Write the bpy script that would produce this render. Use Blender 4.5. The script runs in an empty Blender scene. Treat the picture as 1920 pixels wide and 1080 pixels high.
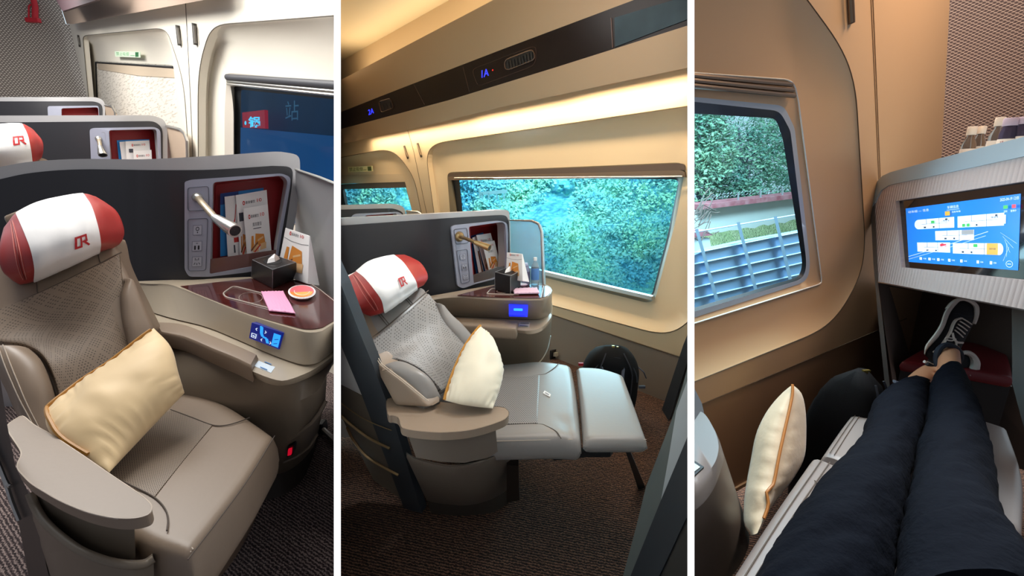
import bpy, bmesh, math, random
from mathutils import Vector, Matrix, noise
from math import sin, cos, pi, sqrt, atan, atan2, radians

# ------------------------------------------------------------------ camera, world, exposure
FPX = 800.0                                   # focal length in pixels of the 1920x1080 frame
PITCH = atan(190 / FPX)
CAM = Vector((0, 0, 1.1))
sc = bpy.context.scene
col = sc.collection
cd = bpy.data.cameras.new('camera'); cd.sensor_width = 36.0; cd.lens = 36.0 * FPX / 1920.0
cd.clip_start = 0.02; cd.clip_end = 200
co = bpy.data.objects.new('camera', cd); col.objects.link(co)
co.location = CAM; co.rotation_euler = (pi / 2 - PITCH, 0, 0)
sc.camera = co
sc.view_settings.view_transform = 'Standard'; sc.view_settings.look = 'None'
sc.view_settings.exposure = 0.0; sc.view_settings.gamma = 1.0; sc.view_settings.use_curve_mapping = False
try:
    sc.cycles.max_bounces = 6; sc.cycles.diffuse_bounces = 3; sc.cycles.glossy_bounces = 3
    sc.cycles.transmission_bounces = 6; sc.cycles.transparent_max_bounces = 8
    sc.cycles.use_denoising = True; sc.cycles.sample_clamp_indirect = 4.0
    sc.cycles.caustics_reflective = False; sc.cycles.caustics_refractive = False
except Exception: pass
W = bpy.data.worlds.new('world'); sc.world = W; W.use_nodes = True
def _world():
    # bright hazy sky on the window side, the dim hall on the other
    nt = W.node_tree; bg = nt.nodes['Background']; tc = nt.nodes.new('ShaderNodeTexCoord'); sx = nt.nodes.new('ShaderNodeSeparateXYZ'); r = nt.nodes.new('ShaderNodeValToRGB')
    nt.links.new(tc.outputs['Generated'], sx.inputs[0]); nt.links.new(sx.outputs[1], r.inputs[0]); nt.links.new(r.outputs[0], bg.inputs[0])
    e = r.color_ramp.elements; e[0].position = .05; e[0].color = (.16, .17, .20, 1); e[1].position = .35; e[1].color = (.75, .90, 1.0, 1); bg.inputs[1].default_value = 1.0
_world()

sp_, cp_ = sin(PITCH), cos(PITCH)
def ray(x, y):
    a = (x - 960) / FPX; b = (540 - y) / FPX
    return Vector((a, cp_ + b * sp_, -sp_ + b * cp_))
def P(x, y, d): return CAM + ray(x, y) * d
def H(x, y, z):
    r = ray(x, y); return CAM + r * ((z - CAM.z) / r.z)

def area(name, loc, target, size, power, color=(1, 1, 1), size_y=None, spread=None):
    l = bpy.data.lights.new(name, 'AREA'); l.energy = power; l.color = color; l.size = size
    if size_y: l.shape = 'RECTANGLE'; l.size_y = size_y
    if spread: l.spread = spread
    o = bpy.data.objects.new(name, l); col.objects.link(o); o.location = loc
    d = (Vector(target) - Vector(loc)).normalized()
    o.rotation_euler = d.to_track_quat('-Z', 'Y').to_euler()
    return o
def point(name, loc, power, color=(1, 1, 1), r=0.05):
    l = bpy.data.lights.new(name, 'POINT'); l.energy = power; l.color = color; l.shadow_soft_size = r
    o = bpy.data.objects.new(name, l); col.objects.link(o); o.location = loc; return o
# left cabin: added neutral white area lights overhead, out of view
area('overhead_fill', (-1.6, 1.75, 2.5), (-1.1, 1.5, .4), 1.2, 34, (1, .97, .93), 1.0)
area('overhead_fill', (-3.0, 2.6, 2.7), (-2.6, 3.2, .5), 1.4, 64, (1, .97, .93), 1.0)
area('overhead_fill', (-4.4, 3.9, 2.9), (-5.0, 4.3, .8), 1.0, 48, (1, .97, .93), 1.0)
# added fill behind the camera, brightens the partitions' white edges
area('front_fill', (0, -.8, 1.6), (0, .6, .9), .8, 1.6, (1, 1, 1), .4)
# middle and right cabins: added unseen fill overhead and daylight (the cove lamps are with the luggage shelf)
area('cabin_fill', (.35, 1.2, 2.3), (.1, 2.0, .4), .8, 13, (1, .80, .62), .6)
area('daylight', (-.2, 4.6, 3.8), (-.2, 6.2, .8), 2.6, 135, (.90, .97, 1.0), 1.5)
area('window_daylight', P(1060, 420, 3.1), P(960, 700, 1.2), 1.3, 30, (.74, .90, 1.0), .6)
# right cabin: added warm fill overhead, out of view, cool light from the window
area('overhead_fill', (1.35, 1.05, 2.2), (1.7, 1.2, .9), .5, 14, (1.0, .72, .47), .4)
area('daylight', (1.5, 2.3, 3.8), (2.0, 4.2, 1.0), 1.6, 600, (.88, .96, 1.0), 1.2)
area('window_daylight', P(1390, 380, 1.30), P(1660, 900, .8), .5, 3.2, (.70, .86, 1.0), .4)


# ------------------------------------------------------------------ materials
def lin(c):
    if isinstance(c, str): c = tuple(int(c[i:i + 2], 16) / 255 for i in (0, 2, 4))
    return tuple(v / 12.92 if v <= 0.04045 else ((v + 0.055) / 1.055) ** 2.4 for v in c)
_m = {}
def mat(name, c, rough=0.5, metal=0.0, bump=None, emit=None, vary=None, trans=0.0, spec=0.5, coat=0.0, sheen=0.0, node=None, ior=1.45):
    """bump=(scale, strength, distance); vary=(scale, second colour, detail)"""
    if name in _m: return _m[name]
    m = bpy.data.materials.new(name); m.use_nodes = True; nt = m.node_tree; b = nt.nodes['Principled BSDF']
    b.inputs['Base Color'].default_value = (*lin(c), 1); b.inputs['Roughness'].default_value = rough
    b.inputs['Metallic'].default_value = metal; b.inputs['Specular IOR Level'].default_value = spec
    b.inputs['Transmission Weight'].default_value = trans; b.inputs['Coat Weight'].default_value = coat
    b.inputs['Coat Roughness'].default_value = 0.08; b.inputs['IOR'].default_value = ior
    if sheen: b.inputs['Sheen Weight'].default_value = sheen
    tc = nt.nodes.new('ShaderNodeTexCoord')
    if vary:
        n = nt.nodes.new('ShaderNodeTexNoise'); n.inputs['Scale'].default_value = vary[0]; n.inputs['Detail'].default_value = vary[2] if len(vary) > 2 else 3
        nt.links.new(tc.outputs['Object'], n.inputs['Vector'])
        r = nt.nodes.new('ShaderNodeValToRGB'); r.color_ramp.elements[0].position = .35; r.color_ramp.elements[1].position = .65
        r.color_ramp.elements[0].color = (*lin(c), 1); r.color_ramp.elements[1].color = (*lin(vary[1]), 1)
        nt.links.new(n.outputs['Fac'], r.inputs[0]); nt.links.new(r.outputs[0], b.inputs['Base Color'])
    if bump:
        n = nt.nodes.new('ShaderNodeTexNoise'); n.inputs['Scale'].default_value = bump[0]; n.inputs['Detail'].default_value = 3
        nt.links.new(tc.outputs['Object'], n.inputs['Vector'])
        bn = nt.nodes.new('ShaderNodeBump'); bn.inputs['Strength'].default_value = bump[1]; bn.inputs['Distance'].default_value = bump[2] if len(bump) > 2 else .002
        nt.links.new(n.outputs['Fac'], bn.inputs['Height']); nt.links.new(bn.outputs[0], b.inputs['Normal'])
    if emit:
        b.inputs['Emission Color'].default_value = (*lin(emit[0]), 1); b.inputs['Emission Strength'].default_value = emit[1]
    if node: node(nt, b, tc)
    _m[name] = m
    return m
def N(nt, kind, **kw):
    n = nt.nodes.new('ShaderNode' + kind)
    for k, v in kw.items():
        if k.startswith('i'): n.inputs[int(k[1:])].default_value = v
        else: setattr(n, k, v)
    return n
def math_n(nt, op, a, b=None, c=None):
    n = nt.nodes.new('ShaderNodeMath'); n.operation = op
    for i, v in enumerate((a, b, c)):
        if v is None: continue
        if isinstance(v, (int, float)): n.inputs[i].default_value = v
        else: nt.links.new(v, n.inputs[i])
    return n.outputs[0]
def ramp(nt, fac, stops, interp='LINEAR'):
    r = nt.nodes.new('ShaderNodeValToRGB'); r.color_ramp.interpolation = interp
    while len(r.color_ramp.elements) < len(stops): r.color_ramp.elements.new(.5)
    for e, (p, c) in zip(r.color_ramp.elements, stops): e.position = p; e.color = (*lin(c), 1)
    nt.links.new(fac, r.inputs[0]); return r.outputs[0]

def dots_node(c0, c1, pu, pv, rad=.30, diag=True, diamonds=0.0):
    """perforated leather: rows of small holes laid out in the UV map (metres)"""
    def f(nt, b, tc):
        s = N(nt, 'SeparateXYZ'); nt.links.new(tc.outputs['UV'], s.inputs[0])
        v = math_n(nt, 'DIVIDE', s.outputs[1], pv); row = math_n(nt, 'FLOOR', v)
        u = math_n(nt, 'ADD', math_n(nt, 'DIVIDE', s.outputs[0], pu), math_n(nt, 'MULTIPLY', row, .5 if diag else 0.0))
        fu = math_n(nt, 'SUBTRACT', math_n(nt, 'FRACT', u), .5); fv = math_n(nt, 'SUBTRACT', math_n(nt, 'FRACT', v), .5)
        d = math_n(nt, 'SQRT', math_n(nt, 'ADD', math_n(nt, 'MULTIPLY', fu, fu), math_n(nt, 'MULTIPLY', fv, fv)))
        hole = math_n(nt, 'LESS_THAN', d, rad)
        if diamonds:
            su = math_n(nt, 'DIVIDE', s.outputs[0], diamonds); sv = math_n(nt, 'DIVIDE', s.outputs[1], diamonds * 1.5)
            a = math_n(nt, 'ABSOLUTE', math_n(nt, 'SUBTRACT', math_n(nt, 'FRACT', math_n(nt, 'ADD', su, sv)), .5))
            c = math_n(nt, 'ABSOLUTE', math_n(nt, 'SUBTRACT', math_n(nt, 'FRACT', math_n(nt, 'SUBTRACT', su, sv)), .5))
            keep = math_n(nt, 'MINIMUM', math_n(nt, 'LESS_THAN', a, .42), math_n(nt, 'LESS_THAN', c, .42))
            hole = math_n(nt, 'MULTIPLY', hole, keep)
        mx = N(nt, 'MixRGB'); mx.inputs[1].default_value = (*lin(c0), 1); mx.inputs[2].default_value = (*lin(c1), 1)
        nt.links.new(hole, mx.inputs[0]); nt.links.new(mx.outputs[0], b.inputs['Base Color'])
        bn = N(nt, 'Bump'); bn.inputs['Strength'].default_value = .5; bn.inputs['Distance'].default_value = -.002
        nt.links.new(hole, bn.inputs['Height']); nt.links.new(bn.outputs[0], b.inputs['Normal'])
    return f
def carpet_node(c0, c1, c2, sx=95, sy=22, rot=0.0):
    """loop pile in wavy, broken ridges"""
    def f(nt, b, tc):
        mp = N(nt, 'Mapping'); nt.links.new(tc.outputs['Object'], mp.inputs[0]); mp.inputs['Rotation'].default_value = (0, 0, rot)
        w = N(nt, 'TexWave', wave_type='BANDS', bands_direction='Y'); w.inputs['Scale'].default_value = 32; w.inputs['Distortion'].default_value = 5.5
        w.inputs['Detail'].default_value = 3; w.inputs['Detail Scale'].default_value = 3.0; w.inputs['Detail Roughness'].default_value = .65
        n = N(nt, 'TexNoise'); n.inputs['Scale'].default_value = 190; n.inputs['Detail'].default_value = 2; nt.links.new(mp.outputs[0], n.inputs[0])
        nt.links.new(mp.outputs[0], w.inputs[0])
        mixed = math_n(nt, 'ADD', math_n(nt, 'MULTIPLY', w.outputs['Fac'], .42), math_n(nt, 'MULTIPLY', n.outputs['Fac'], .75))
        c = ramp(nt, mixed, [(.32, c0), (.58, c1), (.80, c2)]); nt.links.new(c, b.inputs['Base Color'])
        bn = N(nt, 'Bump'); bn.inputs['Strength'].default_value = .8; bn.inputs['Distance'].default_value = .006
        nt.links.new(mixed, bn.inputs['Height']); nt.links.new(bn.outputs[0], b.inputs['Normal'])
    return f
def wood_node(c0, c1, sc_=14):
    def f(nt, b, tc):
        mp = N(nt, 'Mapping'); mp.inputs['Scale'].default_value = (1, 7, 1); mp.inputs['Rotation'].default_value = (0, 0, .5)
        nt.links.new(tc.outputs['Object'], mp.inputs[0])
        n = N(nt, 'TexNoise'); n.inputs['Scale'].default_value = sc_; n.inputs['Detail'].default_value = 6; nt.links.new(mp.outputs[0], n.inputs[0])
        nt.links.new(ramp(nt, n.outputs['Fac'], [(.35, c0), (.7, c1)]), b.inputs['Base Color'])
    return f
def weave_node(c0, c1, c2, s=.012, skew=.5):
    """woven wall covering: small bright threads on a dark ground, in UV metres"""
    def f(nt, b, tc):
        x = N(nt, 'SeparateXYZ'); nt.links.new(tc.outputs['UV'], x.inputs[0])
        v = math_n(nt, 'DIVIDE', x.outputs[1], s * .7); row = math_n(nt, 'FLOOR', v)
        u = math_n(nt, 'ADD', math_n(nt, 'DIVIDE', x.outputs[0], s), math_n(nt, 'MULTIPLY', row, skew))
        a = math_n(nt, 'ABSOLUTE', math_n(nt, 'SUBTRACT', math_n(nt, 'FRACT', u), .5))
        c = math_n(nt, 'ABSOLUTE', math_n(nt, 'SUBTRACT', math_n(nt, 'FRACT', v), .5))
        h = math_n(nt, 'SUBTRACT', 1.0, math_n(nt, 'ADD', math_n(nt, 'MULTIPLY', a, 1.2), math_n(nt, 'MULTIPLY', c, 1.4)))
        nt.links.new(ramp(nt, h, [(.15, c0), (.5, c1), (.85, c2)]), b.inputs['Base Color'])
        bn = N(nt, 'Bump'); bn.inputs['Strength'].default_value = .4; bn.inputs['Distance'].default_value = .003
        nt.links.new(h, bn.inputs['Height']); nt.links.new(bn.outputs[0], b.inputs['Normal'])
    return f
def lattice_node(c0, c1, s=.02, w=.09):
    """brown covering crossed by pale diagonal threads, in UV metres"""
    def f(nt, b, tc):
        x = N(nt, 'SeparateXYZ'); nt.links.new(tc.outputs['UV'], x.inputs[0])
        u = math_n(nt, 'DIVIDE', x.outputs[0], s); v = math_n(nt, 'DIVIDE', x.outputs[1], s * .62)
        g = None
        for sg in ('ADD', 'SUBTRACT'):
            a = math_n(nt, 'ABSOLUTE', math_n(nt, 'SUBTRACT', math_n(nt, 'FRACT', math_n(nt, sg, u, v)), .5))
            a = math_n(nt, 'LESS_THAN', a, w); g = a if g is None else math_n(nt, 'MAXIMUM', g, a)
        mx = N(nt, 'MixRGB'); mx.inputs[1].default_value = (*lin(c0), 1); mx.inputs[2].default_value = (*lin(c1), 1)
        nt.links.new(g, mx.inputs[0]); nt.links.new(mx.outputs[0], b.inputs['Base Color'])
    return f
def glass_mat(name, tint, alpha, rough=.03, spec=.5, body='101214'):
    """thin pane: mostly see-through, part gloss"""
    if name in _m: return _m[name]
    m = bpy.data.materials.new(name); m.use_nodes = True; nt = m.node_tree; nt.nodes.clear()
    o = nt.nodes.new('ShaderNodeOutputMaterial'); t = nt.nodes.new('ShaderNodeBsdfTransparent'); t.inputs[0].default_value = (*lin(tint), 1)
    g = nt.nodes.new('ShaderNodeBsdfPrincipled'); g.inputs['Base Color'].default_value = (*lin(body or tint), 1); g.inputs['Roughness'].default_value = rough
    g.inputs['Specular IOR Level'].default_value = spec
    mx = nt.nodes.new('ShaderNodeMixShader'); mx.inputs[0].default_value = alpha
    nt.links.new(t.outputs[0], mx.inputs[1]); nt.links.new(g.outputs[0], mx.inputs[2]); nt.links.new(mx.outputs[0], o.inputs[0])
    _m[name] = m
    return m

# ------------------------------------------------------------------ surfaces that pixels are cast on
class Sheet:
    """upright surface over a plan polyline; pts = [(px, py, depth), ...] smoothed"""
    def __init__(s, pts, smooth=True):
        q = [P(*p) for p in pts]
        if smooth and len(q) > 2: q = cr_curve(q, 10)
        s.q = [Vector((v.x, v.y)) for v in q]
        s.L = [0]
        for i in range(len(s.q) - 1): s.L.append(s.L[-1] + (s.q[i + 1] - s.q[i]).length)
    def hit(s, x, y, off=0.0):
        r = ray(x, y); r2 = Vector((r.x, r.y)); c = Vector((CAM.x, CAM.y)); best = None; n = len(s.q) - 1
        for i in range(n):
            a, b = s.q[i], s.q[i + 1]; d = (b - a).normalized(); nn = Vector((d.y, -d.x))
            if (c - a).dot(nn) < 0: nn = -nn
            a2 = a + nn * off; den = r2.dot(nn)
            if abs(den) < 1e-9: continue
            t = (a2 - c).dot(nn) / den
            if t <= 0: continue
            u = (c + r2 * t - a2).dot(d); L = (b - a).length
            over = 0.0 if -1e-6 <= u <= L + 1e-6 else (-u if u < 0 else u - L)
            if over > 0 and not ((i == 0 and u < 0) or (i == n - 1 and u > L)): over += 1000
            if best is None or over < best[0]: best = (over, t, nn, s.L[i] + u)
        _, t, nn, u = best
        p = CAM + r * t
        return p, Vector((nn.x, nn.y, 0)), (u, p.z)
    def at(s, x, y, off=0.0): return s.hit(x, y, off)[0]
class Flat:
    def __init__(s, z): s.z = z
    def hit(s, x, y, off=0.0):
        p = H(x, y, s.z + off); return p, Vector((0, 0, 1)), (p.x, p.y)
    def at(s, x, y, off=0.0): return s.hit(x, y, off)[0]
class Plane3:
    """plane through three pixels with depths"""
    def __init__(s, a, b, c):
        s.a = P(*a); s.n = (P(*b) - s.a).cross(P(*c) - s.a).normalized()
        if (CAM - s.a).dot(s.n) < 0: s.n = -s.n
        s.u = (P(*b) - s.a).normalized(); s.v = s.n.cross(s.u)
    def hit(s, x, y, off=0.0):
        r = ray(x, y); t = (s.a + s.n * off - CAM).dot(s.n) / r.dot(s.n); p = CAM + r * t
        return p, s.n, ((p - s.a).dot(s.u), (p - s.a).dot(s.v))
    def at(s, x, y, off=0.0): return s.hit(x, y, off)[0]

def cr(p0, p1, p2, p3, t):
    return 0.5 * ((2 * p1) + (-p0 + p2) * t + (2 * p0 - 5 * p1 + 4 * p2 - p3) * t * t + (-p0 + 3 * p1 - 3 * p2 + p3) * t ** 3)
def cr_curve(q, n, closed=False):
    out = []; m = len(q)
    for i in range(m if closed else m - 1):
        g = (lambda k: q[k % m]) if closed else (lambda k: q[k] if 0 <= k < m else (2 * q[0] - q[1] if k < 0 else 2 * q[-1] - q[-2]))
        for j in range(n): out.append(cr(g(i - 1), g(i), g(i + 1), g(i + 2), j / n))
    if not closed: out.append(q[-1].copy())
    return out
def sm(pts, n=6, closed=False):
    return [(v.x, v.y) for v in cr_curve([Vector((p[0], p[1])) for p in pts], n, closed)]
def rq(pts, r, n=6):
    """polygon with rounded corners, r = px radius or list"""
    out = []; m = len(pts)
    if not isinstance(r, (list, tuple)): r = [r] * m
    for i in range(m):
        a, b, c = (Vector(pts[i - 1][:2]), Vector(pts[i][:2]), Vector(pts[(i + 1) % m][:2])); k = r[i]
        if k <= 0: out.extend([(b.x, b.y)] * 1); continue
        d1 = (a - b); d2 = (c - b); k1 = min(k, d1.length * .49); k2 = min(k, d2.length * .49)
        s = b + d1.normalized() * k1; e = b + d2.normalized() * k2
        for j in range(n + 1):
            t = j / n; q = s.lerp(b, t).lerp(b.lerp(e, t), t)
            # pull slightly outward so the bend is closer to a circle
            q = q.lerp(b, .12 * sin(pi * t)); out.append((q.x, q.y))
    return out
def zc(v, *pts):
    """zoom-view coordinates -> frame pixels"""
    ox, oy, s = {'L1': (0, 0, 3), 'L2': (0, 360, 3), 'L3': (0, 720, 3), 'L4': (320, 300, 6), 'L5': (320, 480, 4.5), 'M1': (636, 0, 2.927), 'M2': (636, 300, 2.927),
                 'M3': (636, 600, 2.25), 'M4': (820, 380, 4.154), 'R1': (1296, 0, 3), 'R2': (1296, 360, 3), 'R3': (1296, 720, 3), 'R4': (1640, 320, 4.911),
                 'N1': (0, 340, 5.4), 'N2': (0, 520, 3.857), 'N3': (0, 780, 3.6), 'N4': (380, 600, 3), 'N5': (0, 160, 5.333)}[v]
    return [(ox + p[0] / s, oy + p[1] / s) for p in pts]

# ------------------------------------------------------------------ mesh building
BAY = None   # (left column, right column) of the bay that is being built; its things end at the partitions
class MB:
    def __init__(s): s.v = []; s.f = []; s.m = []; s.uv = []
    def add(s, vs, fs, mi=0, uv=None):
        o = len(s.v); s.v += [Vector(v) for v in vs]; s.f += [tuple(i + o for i in f) for f in fs]; s.m += [mi] * len(fs)
        s.uv += list(uv) if uv else [(0, 0)] * len(vs)
        return s
    def box(s, c, sx, sy, sz, rot=0, mi=0):
        c = Vector(c); R = Matrix.Rotation(rot, 3, 'Z')
        vs = [c + R @ Vector((sx * i / 2, sy * j / 2, sz * k / 2)) for i in (-1, 1) for j in (-1, 1) for k in (-1, 1)]
        return s.add(vs, [(0, 1, 3, 2), (4, 6, 7, 5), (0, 4, 5, 1), (2, 3, 7, 6), (0, 2, 6, 4), (1, 5, 7, 3)], mi)
    def tube(s, pts, r, n=8, mi=0, closed=False, flat=None, cap=True):
        pts = [Vector(p) for p in pts]; m = len(pts); vs = []; up0 = None
        for i, p in enumerate(pts):
            a = pts[i - 1] if (i > 0 or closed) else pts[i]; b = pts[(i + 1) % m] if (i < m - 1 or closed) else pts[i]
            d = (b - a); d = d.normalized() if d.length > 1e-9 else Vector((0, 0, 1))
            if up0 is None: up0 = Vector((0, 0, 1)) if abs(d.z) < .9 else Vector((1, 0, 0))
            sx = d.cross(up0)
            if sx.length < 1e-6: sx = d.orthogonal()
            sx.normalize(); sy = sx.cross(d).normalized(); up0 = sy
            rr = r[i] if isinstance(r, (list, tuple)) else r
            for k in range(n):
                t = 2 * pi * k / n; vs.append(p + sx * cos(t) * rr + sy * sin(t) * rr * (flat or 1))
        fs = []
        for i in range(m if closed else m - 1):
            for k in range(n):
                a = i * n + k; b = i * n + (k + 1) % n; c = ((i + 1) % m) * n; fs.append((a, b, c + (k + 1) % n, c + k))
        if not closed and cap: fs += [tuple(range(n))[::-1], tuple(range((m - 1) * n, m * n))]
        return s.add(vs, fs, mi)
    def loft(s, rings, mi=0, closed=True, cap0=False, cap1=False, uv=None):
        n = len(rings[0]); vs = [p for r in rings for p in r]; fs = []
        for i in range(len(rings) - 1):
            for k in range(n if closed else n - 1):
                a = i * n + k; b = i * n + (k + 1) % n; fs.append((a, b, b + n, a + n))
        if cap0: fs.append(tuple(range(n))[::-1])
        if cap1: fs.append(tuple(range((len(rings) - 1) * n, len(rings) * n)))
        return s.add(vs, fs, mi, uv)
    def lathe(s, base, prof, n=20, mi=0, axis=Vector((0, 0, 1)), caps=True):
        base = Vector(base); ax = Vector(axis).normalized(); a = ax.orthogonal().normalized(); b = ax.cross(a)
        return s.loft([[base + ax * h + (a * cos(2 * pi * k / n) + b * sin(2 * pi * k / n)) * r for k in range(n)] for r, h in prof], mi, cap0=caps, cap1=caps)
    def plate(s, outline, surf, off=0.0, thick=.01, holes=(), step=None, mi=0, msd=None, back=True, rd=False):
        """polygon in frame pixels cast on a surface, given thickness behind it"""
        bm = bmesh.new()
        for lp in [outline] + list(holes):
            q = []
            for p in lp:
                if not q or (abs(p[0] - q[-1][0]) + abs(p[1] - q[-1][1])) > .02: q.append(p)
            if abs(q[0][0] - q[-1][0]) + abs(q[0][1] - q[-1][1]) < .02: q.pop()
            vs = [bm.verts.new((p[0], p[1], 0)) for p in q]
            for i in range(len(vs)): bm.edges.new((vs[i - 1], vs[i]))
        bmesh.ops.triangle_fill(bm, use_beauty=True, use_dissolve=False, edges=bm.edges[:], normal=(0, 0, 1))
        if step:
            xs = [v.co.x for v in bm.verts]; x = math.floor(min(xs) / step) * step + step
            while x < max(xs):
                bmesh.ops.bisect_plane(bm, geom=bm.verts[:] + bm.edges[:] + bm.faces[:], plane_co=(x, 0, 0), plane_no=(1, 0, 0)); x += step
        bm.verts.index_update(); n = len(bm.verts); fr = []; bk = []; uv = []
        for v in bm.verts:
            p, nn, u = surf.hit(v.co.x, v.co.y, off); fr.append(p); bk.append(p + (p - CAM).normalized() * thick if rd else p - nn * thick); uv.append(u)
        fs = []
        for f in bm.faces:
            idx = [v.index for v in f.verts]
            a, b, c = fr[idx[0]], fr[idx[1]], fr[idx[2]]
            if (b - a).cross(c - a).dot(CAM - a) < 0: idx.reverse()
            fs.append(tuple(idx))
        nf = len(fs)
        if back:
            side = []
            cnt = {}
            for f in fs:
                for i in range(len(f)): cnt[(f[i - 1], f[i])] = 1
            for (a, b) in cnt:
                if (b, a) not in cnt: side.append((b, a, a + n, b + n))
            fs += [tuple(i + n for i in reversed(f)) for f in fs[:nf]]
            s.add(fr + bk, fs, mi, uv + uv)
            s.add([(fr + bk)[i] for f in side for i in f], [(4 * k, 4 * k + 1, 4 * k + 2, 4 * k + 3) for k in range(len(side))], mi if msd is None else msd, [(uv + uv)[i] for f in side for i in f])
        else: s.add(fr, fs, mi, uv)
        bm.free(); return s
    def line(s, pts, surf, r=.0015, off=0.0, mi=0, closed=False, n=5, flat=None):
        return s.tube([surf.at(p[0], p[1], off) for p in pts], r, n, mi, closed, flat)
    def rings(s, contours, surf, offs, mi=0, mis=None):
        """rings of equal length at different offsets, joined"""
        R = [[surf.at(p[0], p[1], o) for p in c] for c, o in zip(contours, offs)]
        U = [surf.hit(p[0], p[1], o)[2] for c, o in zip(contours, offs) for p in c]
        if mis is None: return s.loft(R, mi, uv=U)
        n = len(R[0])
        for i in range(len(R) - 1): s.loft(R[i:i + 2], mis[i], uv=U[i * n:(i + 2) * n])
        return s
    def build(s, name, mats, parent=None, label=None, kind=None, bevel=0, smooth=True, ang=40, clip=True, weld=0):
        me = bpy.data.meshes.new(name)
        off = parent['_loc'] if parent is not None and '_loc' in parent else Vector((0, 0, 0)); off = Vector(off)
        me.from_pydata([v - off for v in s.v], [], s.f); me.update()
        if not isinstance(mats, (list, tuple)): mats = [mats]
        for m in mats: me.materials.append(m)
        me.polygons.foreach_set('material_index', s.m)
        uvl = me.uv_layers.new(name='UVMap')
        for l in me.loops: uvl.data[l.index].uv = s.uv[l.vertex_index]
        bm = bmesh.new(); bm.from_mesh(me)
        if weld: bmesh.ops.remove_doubles(bm, verts=bm.verts[:], dist=weld)
        if clip and BAY:
            for xpx, keep in ((BAY[0], 1), (BAY[1], -1)):
                if xpx is None: continue
                nrm = ray(xpx, 0).cross(ray(xpx, 1080)).normalized()
                if nrm.x * keep < 0: nrm = -nrm
                if any((v.co + off - CAM).dot(nrm) < -1e-5 for v in bm.verts):
                    g = bmesh.ops.bisect_plane(bm, geom=bm.verts[:] + bm.edges[:] + bm.faces[:], plane_co=CAM - off, plane_no=nrm, clear_inner=True)
                    ed = [e for e in g['geom_cut'] if isinstance(e, bmesh.types.BMEdge)]
                    try: bmesh.ops.holes_fill(bm, edges=ed, sides=0)
                    except Exception: pass
        bmesh.ops.recalc_face_normals(bm, faces=bm.faces[:])
        if smooth:
            for f in bm.faces: f.smooth = True
            th = radians(ang)
            for e in bm.edges:
                if len(e.link_faces) == 2 and e.calc_face_angle(0) > th: e.smooth = False
        bm.to_mesh(me); bm.free()
        o = bpy.data.objects.new(name, me); col.objects.link(o)
        if parent is not None:
            o.parent = parent
            if '_loc' in parent: o['_loc'] = parent['_loc']
        if label: o['label'] = label
        if kind: o['kind'] = kind
        if bevel:
            b = o.modifiers.new('bevel', 'BEVEL'); b.width = bevel; b.segments = 3; b.limit_method = 'ANGLE'; b.angle_limit = radians(50); b.harden_normals = False
        return o
def thing(name, label, cat, loc, group=None):
    o = bpy.data.objects.new(name, None); col.objects.link(o); o.empty_display_size = .05
    o.location = loc; o['label'] = label; o['category'] = cat; o['_loc'] = list(loc)
    if group: o['group'] = group
    return o
def tag(o, label, cat, group=None, kind=None):
    o['label'] = label; o['category'] = cat
    if group: o['group'] = group
    if kind: o['kind'] = kind
    return o
def struct(o, label=None, cat=None):
    o['kind'] = 'structure'
    if label: o['label'] = label
    if cat: o['category'] = cat
    return o

class Net:
    """smooth surface through a net of points; net[i][j] = Vector or (px, py, depth)"""
    def __init__(s, net): s.n = [[(p if isinstance(p, Vector) else P(*p)) for p in r] for r in net]
    def pt(s, u, v):
        def seg(q, t):
            m = len(q) - 1; t = min(max(t, 0), 1) * m; i = min(int(t), m - 1); f = t - i
            g = lambda k: q[k] if 0 <= k <= m else (2 * q[0] - q[1] if k < 0 else 2 * q[m] - q[m - 1])
            return cr(g(i - 1), g(i), g(i + 1), g(i + 2), f)
        return seg([seg(r, u) for r in s.n], v)
    def nrm(s, u, v):
        e = 1e-3; u0, u1, v0, v1 = max(u - e, 0), min(u + e, 1), max(v - e, 0), min(v + e, 1)
        n = (s.pt(u1, v) - s.pt(u0, v)).cross(s.pt(u, v1) - s.pt(u, v0))
        n = n.normalized() if n.length > 1e-12 else Vector((0, 0, 1))
        return n if n.dot(CAM - s.pt(u, v)) > 0 else -n
    def off(s, u, v, d): return s.pt(u, v) + s.nrm(u, v) * d
def eps_par(n, e):
    """parameter values, finer near both ends"""
    a = [0, .012, .03, .06]; inner = [e + (1 - 2 * e) * i / (n - 1) for i in range(n)]
    e_ = [x * e / .06 for x in a[:-1]]
    return e_ + inner + [1 - x for x in reversed(e_)]
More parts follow.
